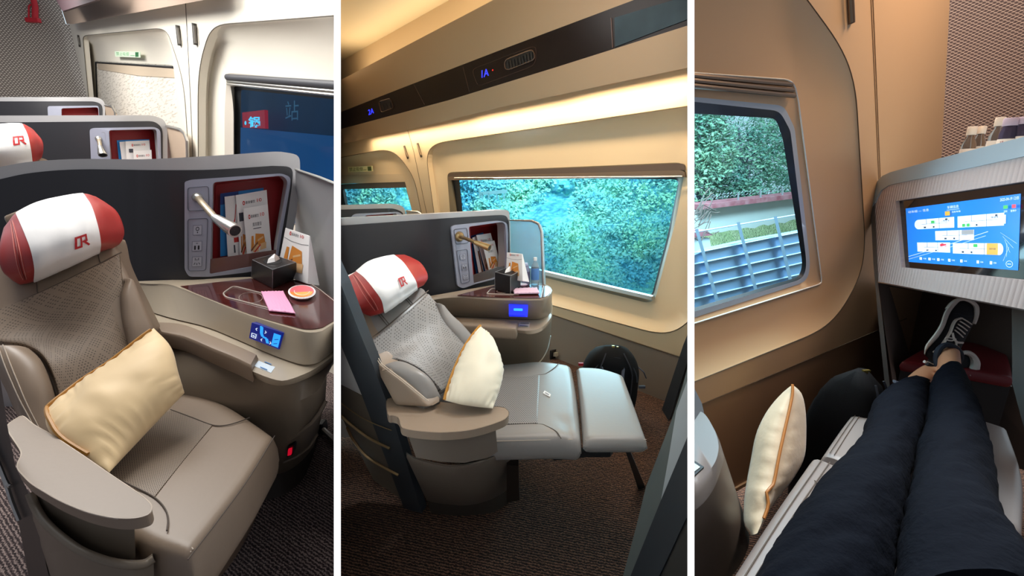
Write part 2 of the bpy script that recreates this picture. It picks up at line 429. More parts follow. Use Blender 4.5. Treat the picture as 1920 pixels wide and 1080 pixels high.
def cushion(mb, net, thick, r=.02, nu=16, nv=12, puff=0.0, fn=None, mi=0, down=None, e=.06, mi_fn=None, ur=None, lift=0.0):
    """rounded slab: front follows the net, edges rolled over with radius r, body 'thick' behind"""
    S = net if isinstance(net, Net) else Net(net); us = eps_par(nu, e); vs_ = eps_par(nv, e)
    if ur: us = [ur[0] + (ur[1] - ur[0]) * i / (nu - 1) for i in range(nu)]
    cN = S.nrm(.5, .5); back = (Vector(down) if down is not None else -cN).normalized()
    Lu = (S.pt(1, .5) - S.pt(0, .5)).length; Lv = (S.pt(.5, 1) - S.pt(.5, 0)).length
    F_, B_, UV = [], [], []
    for v in vs_:
        for u in us:
            n = S.nrm(min(max(u, .03), .97), min(max(v, .03), .97)); q = 0
            for dd in (u * Lu, (1 - u) * Lu, v * Lv, (1 - v) * Lv):
                if dd < r: q += r - sqrt(max(r * r - (r - dd) ** 2, 0))
            q = min(q, r * 1.5); h = lift + puff * (max(sin(pi * u) * sin(pi * v), 0)) ** .6 + (fn(u, v) if fn else 0)
            p = S.pt(u, v); F_.append(p + n * (h - q)); B_.append(p + back * (thick - q) + n * 0); UV.append((u * Lu, v * Lv))
    nU, nV = len(us), len(vs_); fs = []; o = nU * nV
    fm = []
    for j in range(nV - 1):
        for i in range(nU - 1):
            a = j * nU + i; fs.append((a, a + 1, a + nU + 1, a + nU))
            fm.append(mi_fn((us[i] + us[i + 1]) / 2, (vs_[j] + vs_[j + 1]) / 2) if mi_fn else mi)
    k = len(fs)
    fs += [tuple(x + o for x in reversed(f)) for f in fs]; fm += [mi] * k
    bd = [i for i in range(nU)] + [j * nU + nU - 1 for j in range(1, nV)] + [(nV - 1) * nU + i for i in range(nU - 2, -1, -1)] + [j * nU for j in range(nV - 2, 0, -1)]
    for a, b in zip(bd, bd[1:] + bd[:1]): fs.append((b, a, a + o, b + o)); fm.append(mi)
    st = len(mb.f); mb.add(F_ + B_, fs, mi, UV + UV); mb.m[st:] = fm
    S.ev = lambda u, v, o=0.0: S.pt(u, v) + S.nrm(u, v) * (o + lift + puff * (max(sin(pi * u) * sin(pi * v), 0)) ** .6)
    return S
def pillow(mb, net, t, nu=26, nv=20, seed=1, wr=.004, pow_=.55, mi=0):
    S = net if isinstance(net, Net) else Net(net); A, B, UV = [], [], []
    for j in range(nv + 1):
        for i in range(nu + 1):
            u, v = i / nu, j / nv; u = .5 - .5 * cos(pi * u) if True else u; v = .5 - .5 * cos(pi * v)
            f = max(0, (4 * u * (1 - u)) * (4 * v * (1 - v))) ** pow_
            n = S.nrm(min(max(u, .02), .98), min(max(v, .02), .98)); p = S.pt(u, v)
            edge = min(u, 1 - u, v, 1 - v); s_ = u if min(v, 1 - v) < min(u, 1 - u) else v
            w = wr * sin(s_ * 60 + 3 * noise.noise(Vector((u * 6, v * 6, seed)))) * (1 - min(edge * 3.5, 1)) * f ** .5 * 2 + wr * 2.5 * noise.noise(Vector((u * 5, v * 5, seed + 7))) * f
            A.append(p + n * (t * f + w)); B.append(p - n * (t * f)); UV.append((u, v))
    nU = nu + 1; fs = []
    for j in range(nv):
        for i in range(nu):
            a = j * nU + i; fs.append((a, a + 1, a + nU + 1, a + nU))
    o = nU * (nv + 1); fs += [tuple(x + o for x in reversed(f)) for f in fs]
    mb.add(A + B, fs, mi, UV + UV); return S
def edge_pts(S, n=14, sides='tblr', inset=0.0, off=0.0):
    out = []
    g = lambda u, v: S.off(min(max(u, inset), 1 - inset), min(max(v, inset), 1 - inset), off)
    for k in range(n): out.append(g(k / n, 0))
    for k in range(n): out.append(g(1, k / n))
    for k in range(n): out.append(g(1 - k / n, 1))
    for k in range(n): out.append(g(0, 1 - k / n))
    return out

# writing and small marks
def text_mesh(s, bold=0.0, shear=0.0):
    c = bpy.data.curves.new('t', 'FONT'); c.body = s; c.offset = bold; c.shear = shear; c.resolution_u = 3
    o = bpy.data.objects.new('t', c); col.objects.link(o); dg = bpy.context.evaluated_depsgraph_get()
    me = bpy.data.meshes.new_from_object(o.evaluated_get(dg)); vs = [tuple(v.co) for v in me.vertices]; fs = [tuple(p.vertices) for p in me.polygons]
    bpy.data.objects.remove(o); bpy.data.meshes.remove(me)
    if not vs: return [], []
    x0 = min(v[0] for v in vs); x1 = max(v[0] for v in vs); y0 = min(v[1] for v in vs); y1 = max(v[1] for v in vs)
    return [((v[0] - x0) / max(x1 - x0, 1e-6), (v[1] - y0) / max(y1 - y0, 1e-6)) for v in vs], fs
def bil(q, u, v):
    """q = 4 pixels: top-left, top-right, bottom-right, bottom-left; u right, v UP"""
    t = (q[0][0] * (1 - u) + q[1][0] * u, q[0][1] * (1 - u) + q[1][1] * u); b = (q[3][0] * (1 - u) + q[2][0] * u, q[3][1] * (1 - u) + q[2][1] * u)
    return (b[0] * (1 - v) + t[0] * v, b[1] * (1 - v) + t[1] * v)
def marks(mb, quad, surf, off, shapes, mi0=0):
    """shapes = [(mi, kind, ...)] in the unit square of the quad: rect x0 y0 x1 y1 / poly pts / text string x0 y0 x1 y1 / line pts w / ell cx cy rx ry"""
    g = (lambda u, v, o: surf(u, v, o)) if quad is None else (lambda u, v, o: surf.at(*bil(quad, u, v), o))
    lift = 0
    for sh in shapes:
        mi, k = sh[0], sh[1]; lift += 1; o = off + .00008 * lift
        if k == 'rect':
            x0, y0, x1, y1 = sh[2:6]; mb.add([g(x0, y0, o), g(x1, y0, o), g(x1, y1, o), g(x0, y1, o)], [(0, 1, 2, 3)], mi + mi0)
        elif k == 'poly': mb.add([g(*p, o) for p in sh[2]], [tuple(range(len(sh[2])))], mi + mi0)
        elif k == 'ell':
            cx, cy, rx, ry = sh[2:6]; mb.add([g(cx + rx * cos(t * pi / 8), cy + ry * sin(t * pi / 8), o) for t in range(16)], [tuple(range(16))], mi + mi0)
        elif k == 'ring':
            cx, cy, rx, ry, w = sh[2:7]; vs = []
            for t in range(20):
                c_, s_ = cos(t * pi / 10), sin(t * pi / 10); vs += [g(cx + rx * c_, cy + ry * s_, o), g(cx + rx * (1 - w) * c_, cy + ry * (1 - w) * s_, o)]
            mb.add(vs, [(2 * t, (2 * t + 2) % 40, (2 * t + 3) % 40, 2 * t + 1) for t in range(20)], mi + mi0)
        elif k == 'line':
            pts, w = sh[2], sh[3]
            for a, b in zip(pts, pts[1:]):
                dx, dy = b[0] - a[0], b[1] - a[1]; l = max(sqrt(dx * dx + dy * dy), 1e-6); nx, ny = -dy / l * w / 2, dx / l * w / 2
                mb.add([g(a[0] + nx, a[1] + ny, o), g(b[0] + nx, b[1] + ny, o), g(b[0] - nx, b[1] - ny, o), g(a[0] - nx, a[1] - ny, o)], [(0, 1, 2, 3)], mi + mi0)
        elif k == 'text':
            s_, x0, y0, x1, y1 = sh[2:7]; vs, fs = text_mesh(s_, sh[7] if len(sh) > 7 else 0)
            if vs: mb.add([g(x0 + (x1 - x0) * p[0], y0 + (y1 - y0) * p[1], o) for p in vs], fs, mi + mi0)
    return mb
CR_LOGO = lambda mi: [(mi, 'line', [(.52, .92), (.10, .92)], .17), (mi, 'line', [(.13, 1.0), (.04, .5)], .17), (mi, 'line', [(.045, .55), (-.03, .0)], .17), (mi, 'line', [(-.08, .08), (.36, .08)], .17),
                      (mi, 'line', [(.52, 1.0), (.46, .5)], .15), (mi, 'line', [(.465, .55), (.39, .0)], .15), (mi, 'line', [(.48, .92), (.98, .92)], .17), (mi, 'line', [(.95, 1.0), (.90, .44)], .15), (mi, 'line', [(.97, .47), (.55, .47)], .16), (mi, 'line', [(.66, .50), (.86, .22)], .17), (mi, 'line', [(.84, .26), (1.04, -.02)], .17)]
def copy_tree(o, parent=None, delta=None):
    c = o.copy(); col.objects.link(c)
    if parent is not None: c.parent = parent
    if delta is not None: c.location = o.location + Vector(delta)
    for ch in list(o.children): copy_tree(ch, c)
    return c

# ------------------------------------------------------------------ shared materials
M = dict(
    leather=mat('taupe_leather', '8e7b69', .42, bump=(90, .12, .0015)),
    seam=mat('seam_dark', '5d5148', .7), stitch=mat('stitch_pale', 'c9b9a8', .6),
    perf=mat('perforated_leather', '948678', .48, node=dots_node('8a7866', '33291f', .0062, .0056, .24)),
    perf_back=mat('perforated_back_leather', '958779', .48, node=dots_node('8a7866', '382e26', .0074, .0064, .20, diamonds=.040)),
    red=mat('red_leather', 'a5302c', .40, bump=(120, .1, .001)), white=mat('white_cloth', 'eeecea', .8, bump=(30, .15, .004)),
    logo_red=mat('logo_red', 'b81e24', .6), shell=mat('silver_grey_plastic', 'b0afb0', .32, .1), shell_dark=mat('charcoal_laminate', '2f2f33', .42),
    frame=mat('lavender_grey_plastic', '9b9eae', .35, .1), niche=mat('deep_red_lining', 'ab2a2e', .45), beige=mat('beige_plastic', 'b2a48f', .34, bump=(400, .05, .0005)),
    beige_l=mat('pale_beige_plastic', 'cfc6b9', .32), taupe_p=mat('taupe_plastic', '7b6e5e', .40), kick=mat('dark_kick_plate', '3a332d', .5),
    wood=mat('dark_red_wood', '4c1f1c', .12, coat=.6, node=wood_node('3c1614', '64302a')), metal=mat('brushed_metal', 'c9c6c0', .28, .9),
    brass=mat('satin_gooseneck', 'b3a48c', .4, .6), dark=mat('black_gap', '101012', .7), rubber=mat('black_rubber', '15171a', .45),
    wall=mat('ivory_wall_panel', 'efe8d8', .5, bump=(160, .06, .001)), groove=mat('panel_gap', '6d675c', .8),
    black=mat('black_leatherette', '1b1a1b', .38, bump=(150, .1, .001)), paper=mat('white_paper', 'f2f0ee', .75), blue=mat('booklet_blue', '1c86d1', .5),
    navy=mat('booklet_navy', '123a86', .5), orange=mat('print_orange', 'd98a35', .6), tan=mat('print_tan', 'e3b987', .6), brown=mat('print_brown', '7b4a35', .6),
    ink=mat('print_ink', '45454f', .7), pred=mat('print_red', 'cf3026', .6), pink=mat('pink_wrapper', 'f0a6cb', .5, bump=(60, .2, .002)),
    pillow=mat('cream_satin', 'efcf9c', .55, sheen=.3, bump=(25, .12, .003)), piping=mat('gold_piping', 'b07a2c', .45),
    scr_navy=mat('control_screen_navy', '0a1a66', .2, emit=('0a1c78', .7)), scr_blue=mat('control_screen_blue', '2a9cf5', .3, emit=('2aa2ff', .9)), scr_white=mat('control_screen_white', 'e8f4ff', .3, emit=('dff0ff', .9)),
    switch=mat('lit_red_switch', 'c01525', .3, emit=('e01030', .6)), line=mat('pale_line', 'b9aca0', .35), frost=mat('frosted_panel', '8f9092', .3),
)

def booklet(quad, surf, off, label, mats, shapes, group=None, th=.003, name='booklet'):
    mb = MB(); mb.plate([quad[0], quad[1], quad[2], quad[3]], surf, off, th)
    pr = MB(); marks(pr, quad, surf, off, shapes)
    t = thing(name, label, 'booklet', tuple(surf.at((quad[2][0] + quad[3][0]) / 2, (quad[2][1] + quad[3][1]) / 2, off)), group)
    mb.build('cover_sheet', mats[0], t, smooth=False)
    if shapes: pr.build('printed_front', mats, t, smooth=False)
    return t
FOOD = lambda x0, y0, x1, y1: [(2, 'poly', [(x0 + (x1 - x0) * a, y0 + (y1 - y0) * b) for a, b in q]) for q in ([(0, .1), (.1, .9), (.22, .9), (.2, .1)], [(.25, .3), (.35, 1), (.85, .9), (.9, .35)])] + \
    [(3, 'poly', [(x0 + (x1 - x0) * a, y0 + (y1 - y0) * b) for a, b in q]) for q in ([(.1, .0), (.2, .45), (.5, .35), (.45, .0)], [(.55, .05), (.6, .4), (.95, .45), (.92, .1)])] + \
    [(4, 'line', [(x0, y0 + (y1 - y0) * .1), (x0 + (x1 - x0) * .45, y0 + (y1 - y0) * .5)], .04), (5, 'line', [(x0 + (x1 - x0) * .2, y0), (x0 + (x1 - x0) * .6, y0 + (y1 - y0) * .35)], .035), (3, 'line', [(x0 + (x1 - x0) * .45, y0 + (y1 - y0) * .6), (x0 + (x1 - x0) * .8, y0 + (y1 - y0) * .75)], .04)]
PM = [M['paper'], M['ink'], M['orange'], M['tan'], M['brown'], M['pred'], M['blue'], M['navy']]
BRAND = lambda x0, y, w, h: [(5, 'ring', x0 + w * .06, y, w * .06, h * .7, .5), (1, 'text', '豪美餐饮', x0 + w * .15, y - h / 2, x0 + w * .62, y + h / 2), (5, 'text', '10', x0 + w * .72, y - h * .4, x0 + w * .95, y + h * .7)]

def lamp(parent, base, knee, head0, head1, r0=.0085, r1=.017, col_=None):
    """reading light: flexible neck and tapered head, points given in 3D"""
    b = MB(); d = (knee - base).normalized(); b.lathe(base - d * .012, [(.020, 0), (.021, .008), (.016, .02), (.012, .026)], 16, axis=d)
    b.build('lamp_base', M['metal'], parent)
    n = MB(); q = cr_curve([base, base.lerp(knee, .5), knee, head0], 10); rr = [r0 * (1 + .06 * (i % 2)) for i in range(len(q))]
    n.tube(q, rr, 10); n.build('gooseneck', M['brass'], parent)
    h = MB(); ax = (head1 - head0); L = ax.length
    h.lathe(head0, [(r0 * 1.1, -.004), (r0 * 1.45, L * .1), (r1 * .92, L * .62), (r1, L * .8), (r1, L), (r1 * .8, L), (r1 * .75, L - .006), (0.0005, L - .006)], 18, axis=ax, caps=False)
    ho = h.build('lamp_head', M['metal'], parent)
    l = MB(); l.lathe(head0 + ax * .985, [(.0005, 0), (r1 * .76, 0), (r1 * .76, -.004)], 14, axis=ax, caps=False); l.build('lens', M['rubber'], ho)

def socket(mb, q, surf, off, kind):
    marks(mb, q, surf, off, [(0, 'rect', 0, 0, 1, 1), (1, 'rect', .05, .05, .95, .95)] + {
        'phone': [(2, 'ring', .5, .62, .2, .2, .35), (2, 'rect', .46, .2, .56, .34)],
        'usb': [(2, 'rect', .22, .15, .4, .55), (2, 'rect', .58, .15, .76, .55), (2, 'line', [(.4, .78), (.6, .78)], .05)],
        'mains': [(2, 'rect', .3, .62, .36, .85), (2, 'rect', .62, .62, .68, .85), (2, 'rect', .47, .6, .52, .75), (2, 'line', [(.2, .2), (.32, .4)], .06), (2, 'line', [(.8, .2), (.68, .4)], .06), (2, 'rect', .47, .15, .53, .35)]}[kind])

# ================================================================== LEFT BAY
BAY = (None, 626.0)
lw = Sheet([(660, 300, 2.05), (150, 200, 5.95)])            # window wall
lb = Sheet([(165, 200, 5.9), (-120, 200, 5.1)])             # end wall
# floor
f = MB(); f.add([(-6.5, .25, 0), (.4, .25, 0), (.4, 6.5, 0), (-6.5, 6.5, 0)], [(0, 1, 2, 3)]); f.add([(-6.5, .25, -.03), (.4, .25, -.03), (.4, 6.5, -.03), (-6.5, 6.5, -.03)], [(3, 2, 1, 0)])
struct(f.build('floor', mat('brown_ribbed_carpet', '3a2c2a', .95, node=carpet_node('211818', '544444', 'a8948c', 95, 22, .55)), smooth=False), 'dark brown ribbed carpet floor under the upright recliner')
# wall with two window recesses
gA = rq(zc('L1', (452, 200), (930, 158), (1036, 420), (1090, 1000), (500, 960)), [8, 18, 60, 4, 4], 8)
gA = rq([(155, 67), (312, 52), (345, 150), (356, 330), (180, 330)], [10, 24, 60, 4, 4], 8)
gB = rq([(396, 47), (660, 27), (660, 420), (372, 420), (371, 130)], [34, 2, 2, 2, 70], 8)
iA = rq([(178, 114), (325, 122), (333, 200), (336, 330), (192, 330)], [4, 8, 60, 4, 4], 8)
iB = rq([(426, 136), (660, 157), (660, 420), (421, 420), (421, 200)], [8, 2, 2, 2, 30], 8)
w = MB(); w.plate([(120, -120), (700, -260), (700, 900), (500, 900), (300, 700), (163, 400), (163, 182), (130, 45)], lw, 0, .05, [gA, gB])
for g, i in ((gA, iA), (gB, iB)):
    mid = [(a[0] * .62 + b[0] * .38, a[1] * .62 + b[1] * .38) for a, b in zip(g, i)]
    w.rings([g, [(a[0] * .95 + b[0] * .05, a[1] * .95 + b[1] * .05) for a, b in zip(g, i)], mid, i], lw, [0, -.022, -.085, -.10])
wl = struct(w.build('wall_window', M['wall'], ang=60), 'ivory window wall panel with two rounded window recesses')
g = MB(); g.line([(347, -10), (351, 60), (357, 180), (362, 300), (364, 420)], lw, .003, .001)
g.line(gA, lw, .0035, .001, closed=True); g.line(gB, lw, .003, .001, closed=True); g.build('panel_joint', M['groove'], wl)
# window A: pulled blind
t = thing('window_1', 'far window with its pale patterned blind pulled down', 'window', tuple(lw.at(260, 330, -.1))); t['kind'] = 'structure'
bl = MB(); bl.plate(iA, lw, -.105, .01)
def blind_node(nt, b, tc):
    x = N(nt, 'SeparateXYZ'); nt.links.new(tc.outputs['UV'], x.inputs[0])
    mp = N(nt, 'Mapping'); mp.inputs['Scale'].default_value = (5, 34, 1); nt.links.new(tc.outputs['UV'], mp.inputs[0])
    n = N(nt, 'TexNoise'); n.inputs['Scale'].default_value = 1.6; n.inputs['Detail'].default_value = 4; nt.links.new(mp.outputs[0], n.inputs[0])
    nt.links.new(ramp(nt, n.outputs['Fac'], [(.54, 'e9e1d3'), (.60, 'b9ae9f'), (.66, 'e6decf')]), b.inputs['Base Color'])
bl.build('blind', mat('patterned_blind', 'e6dccb', .8, node=blind_node), t)
b2 = MB(); b2.plate([(182, 116), (324, 126), (330, 146), (260, 142), (184, 130)], lw, -.100, .004); b2.build('blind_hem', mat('blind_beige', 'c9b79f', .7), t)
b3 = MB(); b3.line([(186, 300), (180, 117), (325, 126)], lw, .010, -.10); b3.build('window_seal', M['rubber'], t)
# green notice strip
s = MB(); q = [(215, 97), (262, 96), (263, 108), (214, 107)]
q = [(215, 96), (263, 97), (263, 108), (216, 106)]; lwr = Sheet([(660, 300, 2.05), (150, 200, 5.95)])
s.plate(q, lwr, -.056, .003); gs = MB(); marks(gs, q, lwr, -.056, [(0, 'text', '禁止吸烟', .05, .2, .55, .85), (0, 'line', [(.6, .3), (.78, .3)], .1), (1, 'rect', .8, .1, .93, .9)])
t2 = s.build('notice_strip', mat('notice_green', 'd7ead0', .6)); tag(t2, 'small pale green notice strip above the blind-covered window', 'notice')
gs.build('notice_symbols', [mat('notice_ink', '3f9a52', .6), mat('notice_dark', '1f6a38', .6)], t2, smooth=False)
# window B
t = thing('window_2', 'near window with dark blue night view behind the left seat pod', 'window', tuple(lw.at(560, 330, -.12))); t['kind'] = 'structure'
r = MB(); r.rings([iB, rq([(432, 160), (660, 180), (660, 420), (438, 420), (438, 200)], [6, 2, 2, 2, 30], 8), rq([(441, 162), (660, 182), (660, 420), (441, 420), (441, 200)], [4, 2, 2, 2, 30], 8)], lw, [-.10, -.12, -.16])
r.build('reveal', M['beige_l'], t)
r = MB(); r.tube([lw.at(427, 145, -.10), lw.at(660, 162, -.10)], .022, 12); r.build('blind_roller', mat('charcoal_roller', '3f3f44', .5), t)
for k, (o, yy) in enumerate(((0, 152), (0, 157.5))):
    r = MB(); r.tube([lw.at(426, yy, -.10), lw.at(660, yy + 22 + k * 2, -.10)], .008, 8); r.build('blind_rail', M['metal'], t)
r = MB(); r.rings([rq([(439, 160), (662, 181), (662, 422), (439, 422)], 4), rq([(452, 168), (662, 190), (662, 422), (449, 422)], 6)], lw, [-.15, -.155]); r.build('window_seal', M['rubber'], t)
r = MB(); r.plate([(440, 160), (662, 181), (662, 422), (440, 422)], lw, -.165, .006)
r.build('pane', glass_mat('night_glass', 'e0e8f0', .05), t)
# what stands outside: dark platform; blue light and reflections painted as self-glow
lo = Sheet([(760, 300, 2.9), (350, 200, 5.9)])
o = MB(); o.plate([(420, 120), (700, 120), (700, 300), (420, 270)], lo, 0, .1); o.build('platform_hall', mat('night_blue_glow_wall', '0a2a45', .6, vary=(3, '071d30'), emit=('0b3656', .5)), smooth=False)
tag(col.objects[-1], 'dark blue station hall with painted glow seen through the near window', 'station hall')
o = MB(); o.plate([(420, 236), (700, 262), (700, 450), (420, 450)], lo, .05, .1); o.build('platform_barrier', mat('night_blue_glow_barrier', '05406e', .5, emit=('06568f', .6)), smooth=False)
tag(col.objects[-1], 'blue platform wall with brighter painted glow low in the near window', 'barrier')
q = [(454, 211), (496, 206), (497, 241), (455, 239)]; o = MB(); o.plate(q, lo, .12, .03); to = o.build('station_sign', mat('sign_red', '8f1f2c', .5, emit=('b02438', .8)), smooth=False)
tag(to, 'red lit sign with pale blue characters outside the near window', 'sign')
o = MB(); marks(o, [(462, 213), (492, 213), (492, 240), (462, 240)], lo, .123, [(0, 'text', '锅', .12, .02, .86, .80, .03), (0, 'ell', -.06, .35, .06, .14)]); o.build('sign_characters', mat('sign_cyan', '58d4f2', .5, emit=('58dcff', 1.2)), to, smooth=False)
o = MB(); marks(o, [(535, 190), (560, 188), (560, 225), (535, 227)], lo, .003, [(0, 'text', '站', 0, 0, 1, 1)]); o.build('station_character', mat('sign_dim', '4a7f9d', .5, emit=('3d7391', .35)), smooth=False)
tag(col.objects[-1], 'dim pale character on the dark station hall', 'sign')
# coat hooks / slots
for (a, b_, lab) in (((334, 48), (338, 86), 'slim dark coat hook slot left of the panel joint'), ((365, 44), (368, 85), 'slim dark coat hook slot right of the panel joint'), ((147, 66), (150, 88), 'slim dark coat hook slot at the corner by the end wall')):
    h = MB(); h.tube([lw.at(*a, .006), lw.at(*b_, .006)], .018 if a[0] > 200 else .012, 10); m = MB(); m.tube([lw.at(a[0] - 1, a[1] + 4, .018), lw.at(b_[0] - 1, b_[1] - 4, .018)], .008, 8)
    t = thing('coat_hook', lab, 'hook', tuple(lw.at(*b_)), 'coat hooks on the ivory wall'); h.build('hook_recess', mat('hook_grey', '3b3833', .5), t); m.build('hook_bar', mat('hook_bar_grey', '6a6660', .5), t)
# luggage shelf fascia and underside
fs_ = Sheet([(660, 300, 1.85), (118, 200, 5.9)])
w = MB(); w.plate([(117, 21), (187, -2), (400, -75), (400, -6), (388, -1), (138, 45), (125, 45)], lw, .12, .10, rd=True); w.build('luggage_shelf', mat('taupe_shelf', '9c897a', .85, spec=.2), bevel=.01)
tag(col.objects[-1], 'beige luggage shelf edge above the ivory window wall', 'shelf')
w = MB(); w.plate([(88, -30), (195, -30), (187, -2), (117, 21)], lw, .30, .02); w.build('ceiling', mat('maroon_ceiling', '33202a', .7, node=lattice_node('2a1a20', '4e3238', .03, .12)), smooth=False); struct(col.objects[-1], 'dark patterned ceiling strip above the luggage shelf')
# end wall
w = MB(); w.plate([(-120, -60), (109, -60), (109, -1), (123, 45), (139, 46), (150, 100), (163, 182), (175, 420), (-120, 420)], lb, 0, .05)
struct(w.build('wall_end', mat('woven_grey_wall', '8b8178', .85, node=weave_node('5d544f', 'a59a90', 'e4dcd0', .030, .5)), smooth=False), 'grey woven end wall at the far end of the left cabin')
# red hammer
t = thing('emergency_hammer', 'red emergency hammer hanging on the grey woven wall', 'hammer', tuple(lb.at(63, 43)))
h = MB(); h.tube([lb.at(62, -4, .04), lb.at(66, 12, .04), lb.at(66, 36, .04)], .03, 10); h.box(lb.at(62, 38, .04), .16, .05, .05)
h.build('hammer_body', mat('hammer_red', 'c62230', .4), t, bevel=.005)
h = MB(); h.tube([lb.at(p[0], p[1], .03) for p in ((58, 8), (54, 12), (54, 36), (57, 41))], .009, 6); h.build('hammer_cord', mat('hammer_red', 'c62230', .4), t)
# ---- privacy shells
def shell_unit(lab, sheet, rim, dark, frame, niche, wing=None, wing_sheet=None, ndepth=.14, step=14, sill=None, body=.05, group=None, rimr=.012, nx=(0, 0)):
    t = thing('seat_pod_shell', lab, 'privacy shell', tuple(sheet.at(sum(p[0] for p in rim) / len(rim), max(p[1] for p in rim))), group)
    m = MB(); m.plate(rim, sheet, 0, body, [niche] if niche else [], step); m.build('shell_body', M['shell'], t, bevel=rimr)
    m = MB(); m.plate(dark, sheet, .006, .004, [niche] if niche else [], step); m.build('dark_panel', M['shell_dark'], t)
    if frame: m = MB(); m.plate(frame, sheet, .016, .010, [niche], step); fo = m.build('control_frame', M['frame'], t, bevel=.004)
    if niche:
        cx = sum(p[0] for p in niche) / len(niche) + nx[0]; cy = sum(p[1] for p in niche) / len(niche) + nx[1]
        inn = [(cx + (p[0] - cx) * .93, cy + (p[1] - cy) * .94) for p in niche]
        m = MB(); m.rings([niche, niche, inn], sheet, [.012, -.01, -ndepth]); m.plate(inn, sheet, -ndepth, .004, step=step); m.build('niche', M['niche'], t, ang=30)
    if wing:
        m = MB(); m.plate(wing[0], wing_sheet, 0, .012); m.build('side_wing', wing[1], t); m = MB(); m.tube([wing_sheet.at(*p) for p in wing[2]], wing[3], 8); m.build('wing_edge', M['metal'], t)
    return t
# far shell
s3 = Sheet([(-80, 200, 4.3), (60, 200, 4.45), (197, 200, 4.8)])
shell_unit('farthest grey seat pod shell before the end wall', s3, rq([(-80, 182), (182, 182), (197, 190), (198, 480), (-80, 480)], [0, 10, 14, 0, 0]), rq([(-80, 190), (178, 190), (192, 196), (194, 470), (-80, 470)], [0, 10, 12, 0, 0]),
           rq([(89, 199), (185, 198), (189, 260), (92, 260)], [5, 6, 4, 4]), rq([(115, 203), (184, 201), (187, 250), (117, 250)], [4, 5, 3, 3]),
           (rq([(196, 197), (212, 200), (218, 216), (218, 420), (196, 420)], [0, 8, 4, 0, 0]), mat('beige_wing', 'bda893', .5), [(197, 197), (210, 199.5), (216, 210), (217.5, 260)], .012), Sheet([(196, 200, 4.8), (222, 200, 4.7)]), group='seat pod shells in the left cabin', step=40)
# middle shell
s2 = Sheet([(-100, 240, 3.0), (60, 240, 3.08), (200, 240, 3.2), (313, 240, 3.5)])
t2_ = shell_unit('second grey seat pod shell between the nearest and farthest shells', s2, rq([(-100, 217), (285, 216), (309, 224), (314, 245), (315, 640), (-100, 640)], [0, 10, 12, 10, 0, 0]),
           rq([(-100, 230), (60, 229), (290, 227), (305, 240), (306, 630), (-100, 630)], [0, 0, 14, 14, 0, 0]),
           rq([(168, 243), (174, 240), (290, 238), (301, 244), (303, 330), (172, 330)], [5, 5, 8, 8, 4, 4]), rq([(204, 244), (294, 242), (301, 320), (208, 320)], [5, 8, 4, 4]),
           (rq([(313, 236), (342, 244), (351, 262), (352, 560), (313, 560)], [0, 10, 10, 0, 0]), mat('beige_wing', 'bda893', .5), [(313, 236.5), (338, 243), (346, 250), (351, 264), (352.5, 330)], .012), Sheet([(313, 240, 3.5), (354, 240, 3.25)]), group='seat pod shells in the left cabin', step=30)
m = MB(); c = rq([(173, 249), (197, 248), (199, 276), (174, 277)], 4); m.line(c, s2, .003, .012, closed=True); m.line(rq([(176, 283), (199, 282), (201, 320), (178, 320)], 3), s2, .003, .012, closed=True); m.build('panel_outline', M['groove'], t2_)
lt = thing('reading_lamp', 'small white reading lamp on the second pod shell, pointing down', 'lamp', tuple(s2.at(186, 262)))
lamp(lt, s2.at(185, 261, .02), s2.at(187, 268, .07), s2.at(188, 275, .10), s2.at(193, 291, .14), .012, .026)
booklet([(219, 263), (280, 261), (285, 320), (225, 320)], s2, -.10, 'blue folder standing at the back of the second pod niche', [M['blue']], [], 'reading matter in the second pod niche')
booklet([(224, 266), (243, 265), (248, 320), (231, 320)], s2, -.085, 'slim white booklet, leftmost in the second pod niche', [M['paper']], [], 'reading matter in the second pod niche')
booklet([(235, 265), (280, 263), (284, 320), (239, 320)], s2, -.07, 'white booklet behind the small card in the second pod niche', PM, BRAND(.25, .86, .6, .06) + [(1, 'rect', .12, .62, .3, .74)], 'reading matter in the second pod niche')
booklet([(250, 283), (284, 281), (286, 322), (253, 322)], s2, -.05, 'small white card, frontmost in the second pod niche', PM, BRAND(.15, .75, .75, .1), 'reading matter in the second pod niche')
